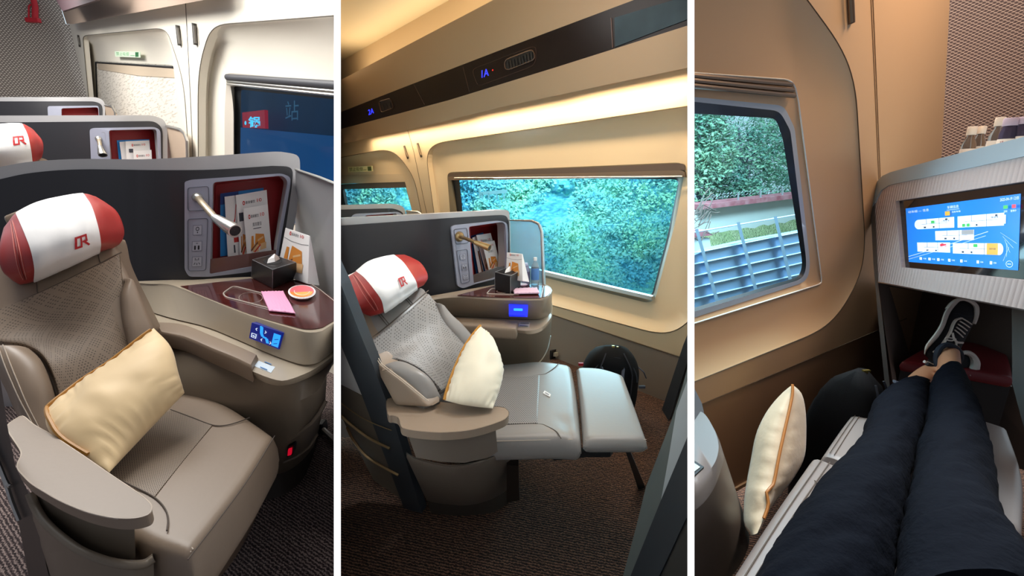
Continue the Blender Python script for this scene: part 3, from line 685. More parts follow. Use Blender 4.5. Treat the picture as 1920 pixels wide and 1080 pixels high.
# seat behind: headrest peeping over the shell
def headrest(t, S, thick, r, puff, cov, logo, seam_u=None, flap=True):
    """bolster-shaped headrest: rings across the width, a white cover slipped over its middle"""
    bk_ = (S.pt(.5, .5) - CAM).normalized()
    def ring(u, grow=0.0, n=36, shrink=0.0):
        fr_ = [S.pt(u, k / 9) for k in range(10)]; q = fr_ + [S.pt(u, .98) + bk_ * thick * .75, S.pt(u, .5) + bk_ * thick * 1.15, S.pt(u, .02) + bk_ * thick * .75]
        c = sum(q, Vector()) / len(q); out = cr_curve(q, 3, True)
        return [p + (p - c).normalized() * grow - (p - c) * shrink for p in out]
    us = [i / 24 for i in range(25)]
    m = MB(); R_ = [ring(us[0], 0, shrink=.45), ring(us[0], 0, shrink=.12)] + [ring(u) for u in us] + [ring(us[-1], 0, shrink=.12), ring(us[-1], 0, shrink=.45)]
    ax = (S.pt(1, .5) - S.pt(0, .5)).normalized()
    R_[0] = [p - ax * .012 for p in R_[0]]; R_[1] = [p - ax * .008 for p in R_[1]]; R_[-1] = [p + ax * .012 for p in R_[-1]]; R_[-2] = [p + ax * .008 for p in R_[-2]]
    m.loft(R_, cap0=True, cap1=True); ho = m.build('headrest', M['red'], t, ang=75)
    m = MB(); R_ = [ring(cov[0] + (cov[1] - cov[0]) * i / 18, .0035 + .0012 * noise.noise(Vector((i * .6, 3, 1)))) for i in range(19)]; m.loft(R_); m.loft([R_[0], ring(cov[0], 0)]); m.loft([R_[-1], ring(cov[1], 0)]); co_ = m.build('headrest_cover', M['white'], ho, ang=75)
    m = MB(); marks(m, None, lambda u, v, o: S.off(logo[0] + (logo[1] - logo[0]) * u, logo[3] + (logo[2] - logo[3]) * v, o), .0062, CR_LOGO(0)); m.build('logo', M['logo_red'], co_, smooth=False)
    if seam_u:
        m = MB(); pts = [S.off(seam_u, .04 + .92 * i / 18, .0005) for i in range(19)]; m.tube(pts, .0016, 5); m.build('headrest_seam', mat('red_seam', '7a201d', .6), ho)
        m = MB(); m.tube([S.off(seam_u - .018, .04 + .92 * i / 18, .0008) for i in range(19)], .0008, 4); m.tube([S.off(seam_u + .018, .04 + .92 * i / 18, .0008) for i in range(19)], .0008, 4); m.build('headrest_stitching', mat('pink_stitch', 'd98a80', .6), ho)
    return ho
t = thing('recliner_seat', 'recliner in the second pod row, only its white and red headrest showing', 'seat', tuple(P(20, 330, 2.5)))
hn = [[(-70, 250, 2.7), (-30, 238, 2.72), (10, 233, 2.74), (42, 233, 2.78), (58, 240, 2.85)], [(-80, 270, 2.6), (-35, 260, 2.6), (12, 256, 2.62), (52, 254, 2.7), (76, 262, 2.8)], [(-80, 300, 2.6), (-30, 290, 2.58), (20, 285, 2.62), (58, 280, 2.7), (79, 282, 2.8)], [(-70, 330, 2.7), (-20, 318, 2.7), (28, 311, 2.7), (61, 304, 2.75), (76, 298, 2.85)]]
headrest(t, Net(hn), .12, .05, .02, (.0, .75), (.56, .68, .36, .54))
m = MB(); cushion(m, [[(-90, 300, 2.75), (0, 300, 2.75), (76, 290, 2.85)], [(-90, 480, 2.6), (0, 480, 2.6), (110, 470, 2.75)]], .12, .03, 8, 6); m.build('backrest', M['leather'], t)
# nearest shell
s1 = Sheet([(-60, 330, 1.92), (120, 320, 1.88), (256, 320, 1.80), (338, 320, 1.80), (470, 320, 1.92), (562, 320, 2.06)])
rim = sm([(-60, 325), (0, 313), (60, 303), (150, 298), (270, 298.5), (400, 292), (500, 285), (527, 284.5)], 5) + rq([(527, 284.5), (562, 290), (563, 320), (556, 400), (536, 500), (526, 830), (-60, 830)], [0, 22, 6, 10, 10, 0, 0])
dk = sm([(-60, 350), (0, 336), (60, 324), (150, 317.5), (290, 319), (400, 318), (510, 311)], 5) + rq([(510, 311), (550, 312), (548, 345), (534, 440), (520, 500), (470, 524), (345, 530), (256, 533), (240, 700), (-60, 700)], [0, 20, 20, 10, 10, 0, 0, 0, 0, 0])
fr = rq([(346, 341), (358, 337), (528, 325), (545, 332), (544, 350), (528, 440), (520, 490), (470, 510), (393, 519), (354, 519), (346, 505)], [4, 6, 8, 8, 6, 8, 10, 12, 4, 8, 6])
ni = rq([(399, 342), (530, 329), (540, 340), (521, 452), (516, 492), (393, 514)], [8, 9, 9, 8, 14, 4])
t1 = shell_unit('nearest grey seat pod shell with dark panel behind the upright recliner', s1, rim, dk, fr, ni, (rq([(554, 318), (640, 350), (640, 600), (580, 535), (553, 520)], [0, 0, 0, 0, 0]), M['frost'], [(555, 318), (600, 333), (640, 349)], .006), Sheet([(553, 330, 2.03), (580, 400, 1.84), (640, 400, 1.56)]), ndepth=.16, group='seat pod shells in the left cabin', step=12, nx=(-6, -4))
m = MB(); m.plate([(393, 486), (520, 468), (517, 492), (470, 508), (393, 514)], s1, .008, .004, step=20); m.build('niche_sill', mat('glossy_sill', '6e4d47', .12, coat=.5), t1)
m = MB(); m.line(rq([(352, 352), (391, 349), (392, 394), (352, 395)], 6), s1, .0016, .017, closed=True); m.line(rq([(352, 411), (390, 409), (386, 507), (353, 508)], 6), s1, .0016, .017, closed=True); m.build('panel_outline', mat('outline_grey', '5d606e', .5), t1)
sm_ = [mat('socket_edge', '6d7080', .5), mat('socket_face', 'a7a9b6', .4), mat('socket_hole', '23232a', .6)]
for q, k in (((362, 422, 379, 441), 'phone'), ((360, 452, 379, 471), 'usb'), ((360, 481, 379, 500), 'mains')):
    m = MB(); socket(m, [(q[0], q[1] + .5), (q[2], q[1] - .5), (q[2] - .5, q[3] - .5), (q[0] - .5, q[3] + .5)], s1, .018, k); m.build({'phone': 'headphone_socket', 'usb': 'usb_socket', 'mains': 'power_socket'}[k], sm_, t1, smooth=False)
lt = thing('reading_lamp', 'silver gooseneck reading lamp on the nearest shell above the wooden side table', 'lamp', tuple(s1.at(372, 372)))
lamp(lt, s1.at(371, 371, .02), P(381, 383, 1.75), P(403, 408, 1.66), P(441, 433, 1.62), .0125, .0265)
grp = 'reading matter in the nearest niche'
booklet([(413, 363), (494, 352), (497, 470), (413, 481)], s1, -.12, 'blue folder at the back of the nearest red niche', [M['blue']] + PM[1:], [(7, 'rect', 0, .82, .42, 1)], grp)
booklet([(421, 369), (443, 366), (455, 477), (427, 482)], s1, -.10, 'white leaflet with thin red lines, leftmost in the nearest niche', PM, [(5, 'line', [(.9, .85), (.7, .6), (.5, .5)], .05), (5, 'rect', .5, .22, .95, .3), (1, 'line', [(.5, .05), (.5, .18)], .1)], grp)
booklet([(442, 366), (500, 356), (508, 470), (450, 480)], s1, -.085, 'large white booklet with logos along its top in the nearest niche', PM, BRAND(.2, .85, .65, .05) + [(1, 'rect', .06, .56, .2, .7)] + FOOD(.05, .02, .3, .35), grp)
booklet([(456, 391), (502, 383), (509, 469), (463, 478)], s1, -.06, 'small white menu card with food picture, frontmost in the nearest niche', PM, BRAND(.18, .80, .68, .07) + [(1, 'text', '清凉夏日', .32, .58, .68, .66), (1, 'line', [(.34, .53), (.66, .53)], .015)] + FOOD(.18, .03, .85, .42), grp)
# ---- side console
tt = thing('side_console', 'beige side console with dark wood top beside the upright recliner', 'side table', (H(470, 890, 0).x, H(470, 890, 0).y, 0))
rimp = sm([(240, 531), (310, 533.5), (338, 541), (383, 559), (467, 592), (550, 618), (577, 624.5), (600, 623), (613, 616), (640, 598)], 5)
ledge = sm([(262, 578), (320, 596), (387, 613), (453, 640), (498, 660), (540, 676), (570, 684), (594, 681), (610, 671), (640, 645)], 5)
n_ = 40
def resamp(pts, n):
    L = [0]
    for a, b in zip(pts, pts[1:]): L.append(L[-1] + sqrt((a[0] - b[0]) ** 2 + (a[1] - b[1]) ** 2))
    out = []; k = 0
    for i in range(n):
        t = L[-1] * i / (n - 1)
        while k < len(L) - 2 and L[k + 1] < t: k += 1
        f_ = (t - L[k]) / max(L[k + 1] - L[k], 1e-9); out.append((pts[k][0] * (1 - f_) + pts[k + 1][0] * f_, pts[k][1] * (1 - f_) + pts[k + 1][1] * f_))
    return out
def Hs(pts, z): return [H(p[0], p[1], z) for p in pts]
R0 = resamp(rimp, n_); R1 = resamp(ledge, n_)
low = resamp(sm([(262, 618), (315, 640), (392, 672), (470, 704), (507, 721), (540, 722), (580, 708), (612, 688), (640, 662)], 5), n_)
lotop = resamp(sm([(262, 606), (320, 626), (400, 662), (473, 696), (513, 711), (537, 713), (578, 698), (608, 680), (640, 655)], 5), n_)
back = resamp([(240, 528), (470, 519), (560, 525), (580, 529), (640, 570)], n_)
m = MB(); tr = Hs(R0, .70); inner = Hs(resamp(sm([(262, 531.5), (338, 536), (383, 555), (467, 587), (550, 611), (577, 616), (600, 613.5), (613, 607), (640, 590)], 5), n_), .70)
m.loft([Hs(back, .698), inner, [p + Vector((0, 0, .002)) for p in tr], [p - Vector((0, 0, .008)) + (p - q_).normalized() * .004 for p, q_ in zip(tr, inner)], Hs(R1, .605), Hs(R1, .60), Hs(lotop, .595), [p * .5 + q_ * .5 + (CAM - p).normalized() * .006 for p, q_ in zip(Hs(lotop, .595), Hs(low, .565))], Hs(low, .565)], closed=False)
m.build('console_fascia', M['beige'], tt, ang=50)
m = MB(); rows = [Hs(low, .562), Hs(resamp(sm([(262, 745), (400, 785), (474, 806), (515, 808), (560, 797), (600, 765), (611, 748), (611, 700)], 5), n_), .33)]
m.loft([[p + (p - CAM).normalized() * .01 for p in rows[0]], [P(*a) for a in [(p[0], p[1], 1.21 + (560 - min(p[0], 560)) * .0007) for p in resamp(sm([(262, 700), (400, 730), (474, 752), (520, 760), (565, 750), (600, 728), (613, 700)], 5), n_)]],
        [P(*a) for a in [(p[0], p[1], 1.30 + (560 - min(p[0], 560)) * .0005) for p in resamp(sm([(262, 800), (400, 830), (474, 842), (517, 836), (562, 816), (598, 785), (610, 752)], 5), n_)]],
        Hs(resamp(sm([(262, 880), (400, 893), (470, 896), (502, 891), (535, 885), (567, 863), (590, 832), (600, 790)], 5), n_), .09)], closed=False)
m.build('console_body', M['taupe_p'], tt, ang=50)
m = MB(); kt = Hs(resamp(sm([(262, 880), (400, 893), (470, 896), (502, 891), (535, 885), (567, 863), (590, 832), (600, 790)], 5), n_), .088); m.loft([[p + (p - CAM).normalized() * .012 for p in kt], Hs(resamp(sm([(262, 935), (400, 940), (470, 940), (495, 938), (528, 930), (565, 902), (585, 860), (598, 810)], 5), n_), 0.0)], closed=False); m.build('kick_plate', M['kick'], tt)
m = MB(); m.plate([(338, 536.5)] + sm([(340, 537.5), (383, 556), (467, 588), (550, 612), (577, 617), (600, 614.5), (613, 608.5), (640, 592)], 5) + [(640, 568), (581, 531), (560, 526), (470, 522)], Flat(.70), .0035, .003); m.build('tabletop', M['wood'], tt)
m = MB(); m.line(rq([(437, 536), (492, 550), (509, 579), (423, 557), (418, 550)], [9, 3, 4, 8, 4]), Flat(.70), .0028, .005, closed=True, n=6); m.line([(470 + 22 * cos(k * pi / 12), 558 + 10 * sin(k * pi / 12)) for k in range(24)], Flat(.70), .0007, .0042, closed=True); m.line([(581, 531), (600, 543), (640, 575)], Flat(.70), .0018, .005); m.build('table_inlay', M['line'], tt)
fcs = Plane3((467, 600, 1.352), (577, 632, 1.225), (498, 655, 1.33))
class Loft2:
    """surface between two matched 3D rows"""
    def __init__(s, a, b): s.a, s.b = a, b
    def ev(s, u, v, o=0):
        n = len(s.a) - 1; i = min(int(u * n), n - 1); f_ = u * n - i; A = s.a[i].lerp(s.a[i + 1], f_); B = s.b[i].lerp(s.b[i + 1], f_); p = A.lerp(B, v)
        nn = (s.a[min(i + 1, n)] - s.a[i]).cross(s.b[i] - s.a[i]).normalized(); nn = nn if nn.dot(CAM - p) > 0 else -nn; return p + nn * o
q = [(472, 605), (530, 624), (522, 655), (467, 634)]
fp = Plane3((472, 605, 1.335), (530, 624, 1.262), (495, 645, 1.315))
m = MB(); m.plate(q, fp, .010, .02); so = m.build('seat_control_screen', M['scr_navy'], tt, smooth=False)
m = MB(); marks(m, q, fp, .011, [(0, 'line', [(.33, .93), (.36, .55), (.42, .38), (.55, .36), (.62, .1)], .10), (0, 'ell', .32, .93, .05, .05), (0, 'rect', .74, .08, .97, .82), (2, 'line', [(.8, .2), (.92, .3)], .03), (2, 'line', [(.8, .45), (.92, .55)], .03), (1, 'line', [(.2, .62), (.16, .7), (.2, .78)], .025), (1, 'line', [(.46, .62), (.5, .7), (.46, .78)], .025), (1, 'line', [(.42, .1), (.38, .18), (.42, .26)], .025), (1, 'line', [(.68, .1), (.72, .18), (.68, .26)], .025), (1, 'rect', .05, .12, .22, .15), (1, 'rect', .05, .36, .22, .39), (1, 'rect', .05, .12, .075, .39), (1, 'rect', .195, .12, .22, .39), (1, 'rect', .1, .2, .17, .27)]); m.build('screen_symbols', [M['scr_blue'], M['scr_white'], M['scr_navy']], so, smooth=False)
m = MB(); q = [(489, 672), (519, 684), (508, 699), (476, 686)]; m.plate(q, Flat(.597), .0005, .004); marks(m, q, Flat(.597), .003, [(1, 'rect', .3, .12, .72, .2), (1, 'rect', .3, .8, .72, .88)]); m.build('sticker', [mat('sticker_pale', 'd6e2ea', .5), mat('sticker_blue', '3b7ab5', .5)], tt, smooth=False)
# armrest pad on the ledge
ap = [[H(288, 603, .612), H(340, 607, .612), H(400, 630, .612), H(450, 650, .612), H(484, 665, .61)], [H(300, 622, .615), H(345, 632, .615), H(400, 655, .615), H(440, 671, .615), H(472, 686, .612)]]
m = MB(); cushion(m, ap, .055, .010, 22, 8, .003, down=(0, 0, -1), e=.1); m.build('armrest_pad', M['leather'], tt)
# trim strips, switch
m = MB(); q = Net([[(536, 818, 1.335), (612, 750, 1.30)], [(536, 822, 1.335), (612, 757, 1.30)]])
m.tube([P(*p) for p in ((535, 820, 1.325), (560, 812, 1.30), (585, 793, 1.275), (600, 773, 1.27), (611, 752, 1.275))], .006, 8); m.tube([P(*p) for p in ((533, 867, 1.42), (556, 857, 1.40), (580, 838, 1.38), (595, 815, 1.37))], .004, 6); m.build('trim_strip', M['taupe_p'], tt)
m = MB(); sp = Plane3((538, 840, 1.34), (550, 835, 1.325), (538, 858, 1.38)); m.plate(rq([(539, 838), (551, 834), (549, 853), (538, 858)], 2), sp, 0, .02); m.plate(rq([(540, 843), (547, 841), (546, 853), (539, 855)], 1), sp, .004, .006, mi=1); m.build('power_switch', [M['rubber'], M['switch']], tt)
t = thing('floor_rail', 'silver rail foot on the carpet beside the console base', 'rail', tuple(H(615, 812, .01)))
m = MB(); m.tube([H(606, 806, .03), H(640, 838, .02)], .012, 8); m.build('rail_bar', M['metal'], t); m = MB(); m.box(H(602, 800, .03), .04, .05, .05); m.build('rail_clip', M['rubber'], t, bevel=.005)
# ---- things on the table
z0 = .704
def tissue_box(lab, top, bot, zt, tis, rr=.003):
    """top: 4 px corners of the lid on height zt; bot: matching px corners of the base"""
    T = [H(p[0], p[1], zt) for p in top]; ctr = sum(T, Vector()) / 4
    t = thing('tissue_box', lab, 'tissue box', (ctr.x, ctr.y, z0))
    m = MB(); Bt = [H(p[0], p[1], z0) for p in bot] if bot else [Vector((p.x, p.y, z0)) for p in T]; Bt = Bt if len(Bt) == 4 else [Bt[0], Vector((T[1].x, T[1].y, z0)), Bt[2], Bt[1]]; vs = T + Bt; m.add(vs, [(0, 1, 2, 3), (7, 6, 5, 4), (0, 4, 5, 1), (1, 5, 6, 2), (2, 6, 7, 3), (3, 7, 4, 0)]); m.build('box_body', M['black'], t, bevel=.003)
    m = MB()
    for i in range(4): a = T[i] * .97 + ctr * .03; b = T[(i + 1) % 4] * .97 + ctr * .03; m.tube([a + Vector((0, 0, .0005)), b + Vector((0, 0, .0005))], .0009, 4)
    for i in range(4): m.tube([T[i] * .99 + ctr * .01 + Vector((0, 0, -.003)), Bt[i]], .0008, 4)
    m.build('stitching', mat('grey_stitch', '9a9a9c', .6), t)
    e = MB(); U = (T[1] - T[0]) * .36; V_ = (T[3] - T[0]) * .26; e.add([ctr + U * cos(k * pi / 12) + V_ * sin(k * pi / 12) + Vector((0, 0, .0012)) for k in range(24)], [tuple(range(24))]); e.build('slot', M['dark'], t)
    e = MB(); h = tis; a = ctr - U * .95; b = ctr + U * .95
    e.loft([[a + V_ * .2, ctr - V_ * .35, b, ctr + V_ * .35], [a * .6 + ctr * .4 + Vector((0, 0, h * .5)), ctr - V_ * .25 + Vector((0, 0, h * .5)), b * .85 + ctr * .15 + Vector((0, 0, h * .4)), ctr + V_ * .3 + Vector((0, 0, h * .6))], [ctr + U * .3 + Vector((0, 0, h)) + V_ * .1 * k for k in (0, .2, .4, .6)]], cap1=True); e.build('tissue', M['paper'], t, ang=20)
    return t
tissue_box('black leather tissue box on the dark wood table of the upright seat', [(472, 487), (511, 477), (556, 492), (511, 506)], [(471, 521), (511, 541), (556, 522)], .79, .03)
def snack_bag(lab, q, side, surf, depth_):
    """folded paper bag: q = front px quad TL TR BR BL"""
    t = thing('snack_bag', lab, 'snack bag', tuple(surf.at((q[2][0] + q[3][0]) / 2, q[3][1])))
    A = [surf.at(*p) for p in q]; n_2 = surf.hit(*q[0])[1]; bk = -n_2 * depth_; m = MB()
    nx = [A[0] + bk * .1, A[1] + bk * .1, A[2] + bk, A[3] + bk]; m.add(A + nx, [(0, 1, 2, 3), (7, 6, 5, 4), (0, 4, 5, 1), (1, 5, 6, 2), (2, 6, 7, 3), (3, 7, 4, 0)]); m.build('bag_body', M['paper'], t, bevel=.002)
    m = MB(); marks(m, q, surf, .0012, BRAND(.2, .92, .6, .06) + [(1, 'line', [(.02, .8), (.3, .765), (.7, .765), (.98, .8)], .008)] + FOOD(.1, .12, .85, .68)); m.build('bag_print', PM, t, smooth=False)
    return t
bs = Sheet([(521, 500, 1.80), (583, 500, 1.66)], False)
bs = Plane3((535, 429, 1.97), (580, 444, 1.80), (577, 531, 1.765))
snack_bag('white paper snack bag with food print behind the black tissue box, left cabin', [(535, 427), (580, 442), (577, 533), (519, 512)], None, bs, .05)
# cup with orange lid
c = H(566, 548, z0); t = thing('dessert_cup', 'round cup with orange and red lid on the dark wood table', 'cup', tuple(c))
def ell_h(cx, cy, rx, ry, z, n=28): return [H(cx + rx * cos(2 * pi * k / n), cy + ry * sin(2 * pi * k / n), z) for k in range(n)]
m = MB(); top = ell_h(566, 547, 26, 13, .716); bt = [Vector((p.x, p.y, 0)) for p in top]; cc = sum(bt, Vector()) / len(bt)
m.loft([[cc + (p - cc) * .8 + Vector((0, 0, z0)) for p in bt], [cc + (p - cc) * .98 + Vector((0, 0, .714)) for p in bt], [cc + (p - cc) * 1 + Vector((0, 0, .716)) for p in bt], [cc + (p - cc) * .92 + Vector((0, 0, .716)) for p in bt]], cap0=True, cap1=True); m.build('cup_body', M['paper'], t)
m = MB(); m.add([cc + (p - cc) * .88 + Vector((0, 0, .7165)) for p in bt], [tuple(range(28))]); m.add([cc + (p - cc) * .86 + Vector((0, 0, .7169)) for p in bt[2:15]], [tuple(range(13))], 1); m.add([cc + (p - cc) * .7 + Vector((.005, 0, .7173)) for p in bt[0:14]], [tuple(range(14))], 2)
m.tube([cc + (p - cc) * .55 + Vector((0, 0, .7175)) for p in bt[0:16]], .0012, 4, mi=3); m.tube([cc + (p - cc) * .9 + Vector((0, 0, .7172)) for p in bt], .0016, 5, mi=3, closed=True); m.build('cup_label', [mat('lid_coral', 'f0707a', .4), mat('lid_orange', 'f28a3c', .4), mat('lid_yellow', 'f5b95e', .4), M['paper']], t, smooth=False)
# pink wrapper
def wrapper(lab, px, z, mats, thick=.006):
    t = thing('wrapped_towel', lab, 'wrapper', tuple(H(*px[0], z0))); m = MB(); cushion(m, [[H(*p, z) for p in r_] for r_ in px_rows(px)], thick, .002, 14, 8, .004, down=(0, 0, -1), fn=lambda u, v: .0012 * sin(u * 40 + v * 9)); m.build('wrapper_film', mats, t)
    return t
def px_rows(px): return [[px[0], ((px[0][0] + px[1][0]) / 2, (px[0][1] + px[1][1]) / 2), px[1]], [px[3], ((px[3][0] + px[2][0]) / 2, (px[3][1] + px[2][1]) / 2), px[2]]]
wrapper('crinkled pink wrapped towel lying on the dark wood table, left cabin', [(489, 546), (531, 545), (554, 586), (504, 581)], .712, M['pink'])
# ---- the near recliner
tr_ = thing('recliner_seat', 'upright taupe leather recliner with white and red headrest, left cabin', 'seat', (H(400, 1000, 0).x, H(400, 1000, 0).y, 0), 'taupe recliner seats')
d = lambda r_, dd: [(p[0], p[1], dd[i] if isinstance(dd, (list, tuple)) else dd) for i, p in enumerate(r_)]
bk = Net([d([(-25, 462), (70, 440), (150, 425), (217, 425)], [1.36, 1.42, 1.48, 1.60]), d([(-25, 590), (78, 546), (167, 503), (227, 472)], [1.27, 1.34, 1.41, 1.50]), d([(-18, 660), (90, 620), (185, 575), (263, 548)], [1.20, 1.28, 1.36, 1.46]), d([(15, 735), (105, 690), (205, 650), (288, 606)], [1.15, 1.24, 1.33, 1.44]), d([(62, 815), (140, 790), (235, 755), (310, 700)], [1.13, 1.2, 1.3, 1.42])])
m = MB(); cushion(m, bk, .13, .03, 20, 24, .0); bo = m.build('backrest', M['leather'], tr_)
m = MB(); m.tube([bk.off(u / 10, .255, .001) for u in range(11)], .0022, 5); m.tube([bk.off(.31, .18 + .07 * i / 4, .002) for i in range(5)], .0014, 4); m.tube([bk.off(.77, .18 + .07 * i / 4, .002) for i in range(5)], .0014, 4); m.build('backrest_seam', M['seam'], bo)
cpn = Net([d([(-25, 592), (78, 549), (167, 506), (223, 476)], [1.262, 1.33, 1.40, 1.485]), d([(-22, 638), (75, 610), (165, 565), (231, 537)], [1.22, 1.29, 1.36, 1.44]), d([(52, 652), (105, 640), (180, 615), (232, 588)], [1.235, 1.27, 1.33, 1.41]), d([(92, 690), (135, 685), (195, 665), (243, 640)], [1.20, 1.235, 1.30, 1.385]), d([(122, 790), (160, 780), (220, 745), (262, 700)], [1.165, 1.20, 1.27, 1.36])])
m = MB(); cushion(m, cpn, .03, .006, 20, 22, .004, lift=.010); m.build('perforated_panel', M['perf_back'], bo)
m = MB(); cushion(m, [d([(246, 519), (249, 520)], [1.445, 1.455]), d([(230, 548), (268, 558)], [1.40, 1.44]), d([(229, 585), (283, 594)], [1.375, 1.42]), d([(238, 620), (295, 622)], [1.355, 1.41]), d([(250, 690), (318, 690)], [1.33, 1.39])], .06, .018, 8, 14, .008); m.build('side_bolster', M['leather'], bo)
m = MB(); lbn = Net([d([(-22, 644), (8, 643), (38, 645), (62, 655)], [1.185, 1.19, 1.21, 1.23]), d([(-12, 680), (25, 675), (60, 675), (86, 678)], [1.15, 1.15, 1.165, 1.20]), d([(10, 725), (45, 722), (80, 722), (104, 722)], [1.12, 1.12, 1.14, 1.18]), d([(34, 774), (65, 778), (95, 778), (120, 775)], [1.09, 1.10, 1.12, 1.16]), d([(60, 825), (90, 830), (115, 830), (135, 820)], [1.07, 1.08, 1.1, 1.14])])
cushion(m, lbn, .08, .022, 12, 16, .008); m.build('side_bolster', M['leather'], bo)
m = MB()
for o_ in (.20, .29): m.tube([lbn.off(o_, .04 + .92 * i / 16, .004 + .004 * sin(pi * i / 16)) for i in range(17)], .0012, 4, mi=0)
m.build('bolster_stitching', M['stitch'], bo)
hr = Net([d([(14, 418), (30, 401), (70, 381), (115, 370), (157, 364), (182, 370)], [1.40, 1.40, 1.43, 1.46, 1.50, 1.56]), d([(7, 445), (44, 434), (85, 415), (130, 402), (172, 388), (213, 393)], [1.31, 1.29, 1.31, 1.34, 1.38, 1.50]), d([(4, 480), (57, 468), (100, 450), (145, 436), (184, 425), (229, 430)], [1.27, 1.24, 1.26, 1.29, 1.34, 1.47]), d([(12, 512), (64, 503), (105, 486), (150, 470), (189, 455), (226, 455)], [1.27, 1.25, 1.27, 1.30, 1.35, 1.47]), d([(36, 533), (63, 527), (105, 509), (148, 490), (187, 472), (214, 464)], [1.31, 1.31, 1.33, 1.36, 1.41, 1.48])])
headrest(tr_, hr, .10, .025, .008, (.2, .8), (.565, .672, .56, .69), seam_u=.11)
m = MB(); cushion(m, [d([(2, 405), (60, 383), (90, 375)], [1.5, 1.52, 1.54]), d([(12, 425), (70, 400), (100, 395)], [1.5, 1.52, 1.54])], .03, .01, 8, 5); m.build('headrest_back', M['leather'], bo)
# seat cushion
Hn = lambda rows, z: [[H(p[0], p[1], z if not isinstance(z, (list, tuple)) else z[j][i] if isinstance(z[j], (list, tuple)) else z[j]) for i, p in enumerate(r_)] for j, r_ in enumerate(rows)]
scn = Net(Hn([[(110, 890), (190, 830), (280, 770), (352, 726)], [(180, 950), (280, 880), (350, 810), (420, 752)], [(255, 1010), (345, 935), (410, 862), (470, 782)], [(356, 1046), (415, 968), (468, 895), (517, 815)]], .45))
m = MB(); cushion(m, scn, .12, .028, 26, 22, .004, down=(0, 0, -1)); co2 = m.build('seat_cushion', M['leather'], tr_)
m = MB(); pin = Net(Hn([[(150, 850), (245, 800), (325, 767)], [(218, 900), (302, 836), (367, 782)], [(290, 933), (346, 862), (399, 797)]], .4555)); cushion(m, pin, .01, .003, 14, 12, 0, down=(0, 0, -1)); m.build('perforated_insert', M['perf'], co2)
F45 = Flat(.4555)
m = MB(); m.line(sm([(320, 768), (360, 783), (399, 797), (425, 797), (450, 790), (468, 783)], 6), F45, .0016, .0); m.build('cushion_seam', M['seam'], co2); m = MB(); m.line(sm([(207, 893), (250, 912), (290, 933), (310, 955), (315, 975), (313, 995)], 6), F45, .0016, .0); m.build('cushion_seam', M['seam'], co2)
m = MB(); m.line(sm([(285, 985), (315, 1003), (345, 1020), (358, 1035)], 6), F45, .0012, -.010); m.line(sm([(292, 982), (320, 998), (350, 1016), (362, 1030)], 6), F45, .0012, -.008); m.build('cushion_stitching', M['stitch'], co2)
lg = Net([[H(338, 1056, .33), H(398, 1000, .33), (H(458, 930, .33)), H(508, 856, .33)], [H(338, 1075, .2), H(400, 1040, .2), H(457, 978, .2), H(503, 900, .2)], [H(336, 1130, .05), H(400, 1100, .05), H(452, 1030, .05), H(494, 940, .05)]])
m = MB(); cushion(m, lg, .06, .02, 14, 10, .006); m.build('leg_rest', M['leather'], tr_)
m = MB(); m.tube([scn.off(u / 20, .985, -.006) for u in range(21)], .0013, 5); m.build('cushion_piping', M['seam'], co2)
m = MB(); m.plate([(250, 1000), (330, 1040), (340, 1100), (250, 1100)], Plane3((250, 1000, 1.0), (330, 1040, 1.0), (250, 1100, 1.0)), 0, .1); m.build('seat_base', M['dark'], tr_)
# armrest near the aisle
ar = [(14, 798), (33, 783.5), (44, 781), (64, 797), (97, 816), (156, 855), (208, 891), (250, 919), (275, 938), (284, 950), (281, 962), (270, 968), (250, 972), (222, 972), (195, 968), (167, 961), (140, 951), (111, 938), (85, 923), (61, 908), (45, 893), (35, 881), (33, 870), (40, 853), (36, 840), (17, 811)]
ar = sm(ar, 4, True); FA = Flat(.55)
m = MB(); m.plate(ar, FA, 0, .022); ao = m.build('armrest', M['leather'], tr_, bevel=.003)
m = MB(); m.line([(p[0], p[1]) for p in ar], FA, .0015, -.0012, closed=True); m.build('armrest_piping', M['stitch'], ao)
as_ = Sheet([(45, 900, .90), (80, 930, .85), (120, 950, .81), (170, 975, .785), (252, 990, .775)])
m = MB(); m.plate([(60, 915), (100, 940), (150, 965), (200, 982), (252, 985), (254, 1046), (240, 1050), (190, 1045), (150, 1030), (110, 1003), (83, 975), (66, 945)], as_, 0, .05, step=10, rd=True); m.build('armrest_support', M['taupe_p'], tr_)
al = Sheet([(40, 900, .90), (57, 933, .86), (83, 972, .815), (111, 999, .79), (150, 1027, .765), (194, 1045, .755), (240, 1054, .76), (289, 1047, .79)])
m = MB(); tp = sm([(56, 925), (67, 952), (83, 977), (111, 1004), (150, 1032), (194, 1050), (236, 1059), (270, 1059), (288, 1048)], 5)
m.plate(tp + [(290, 1140), (90, 1140), (70, 1040)], al, .0, .02, step=10, rd=True); tp3 = [al.at(*p) for p in tp]; inn3 = [al.at(p[0], p[1], -.03) for p in tp]
m.loft([tp3, [p + Vector((0, 0, .012)) - (p - CAM).normalized() * .0 for p in [a.lerp(b, .3) for a, b in zip(tp3, inn3)]], [p + Vector((0, 0, .010)) for p in inn3]], closed=False)
m.tube([al.at(p[0], p[1], .002) for p in tp], .007, 8); m.build('armrest_base', M['taupe_p'], tr_, ang=50)
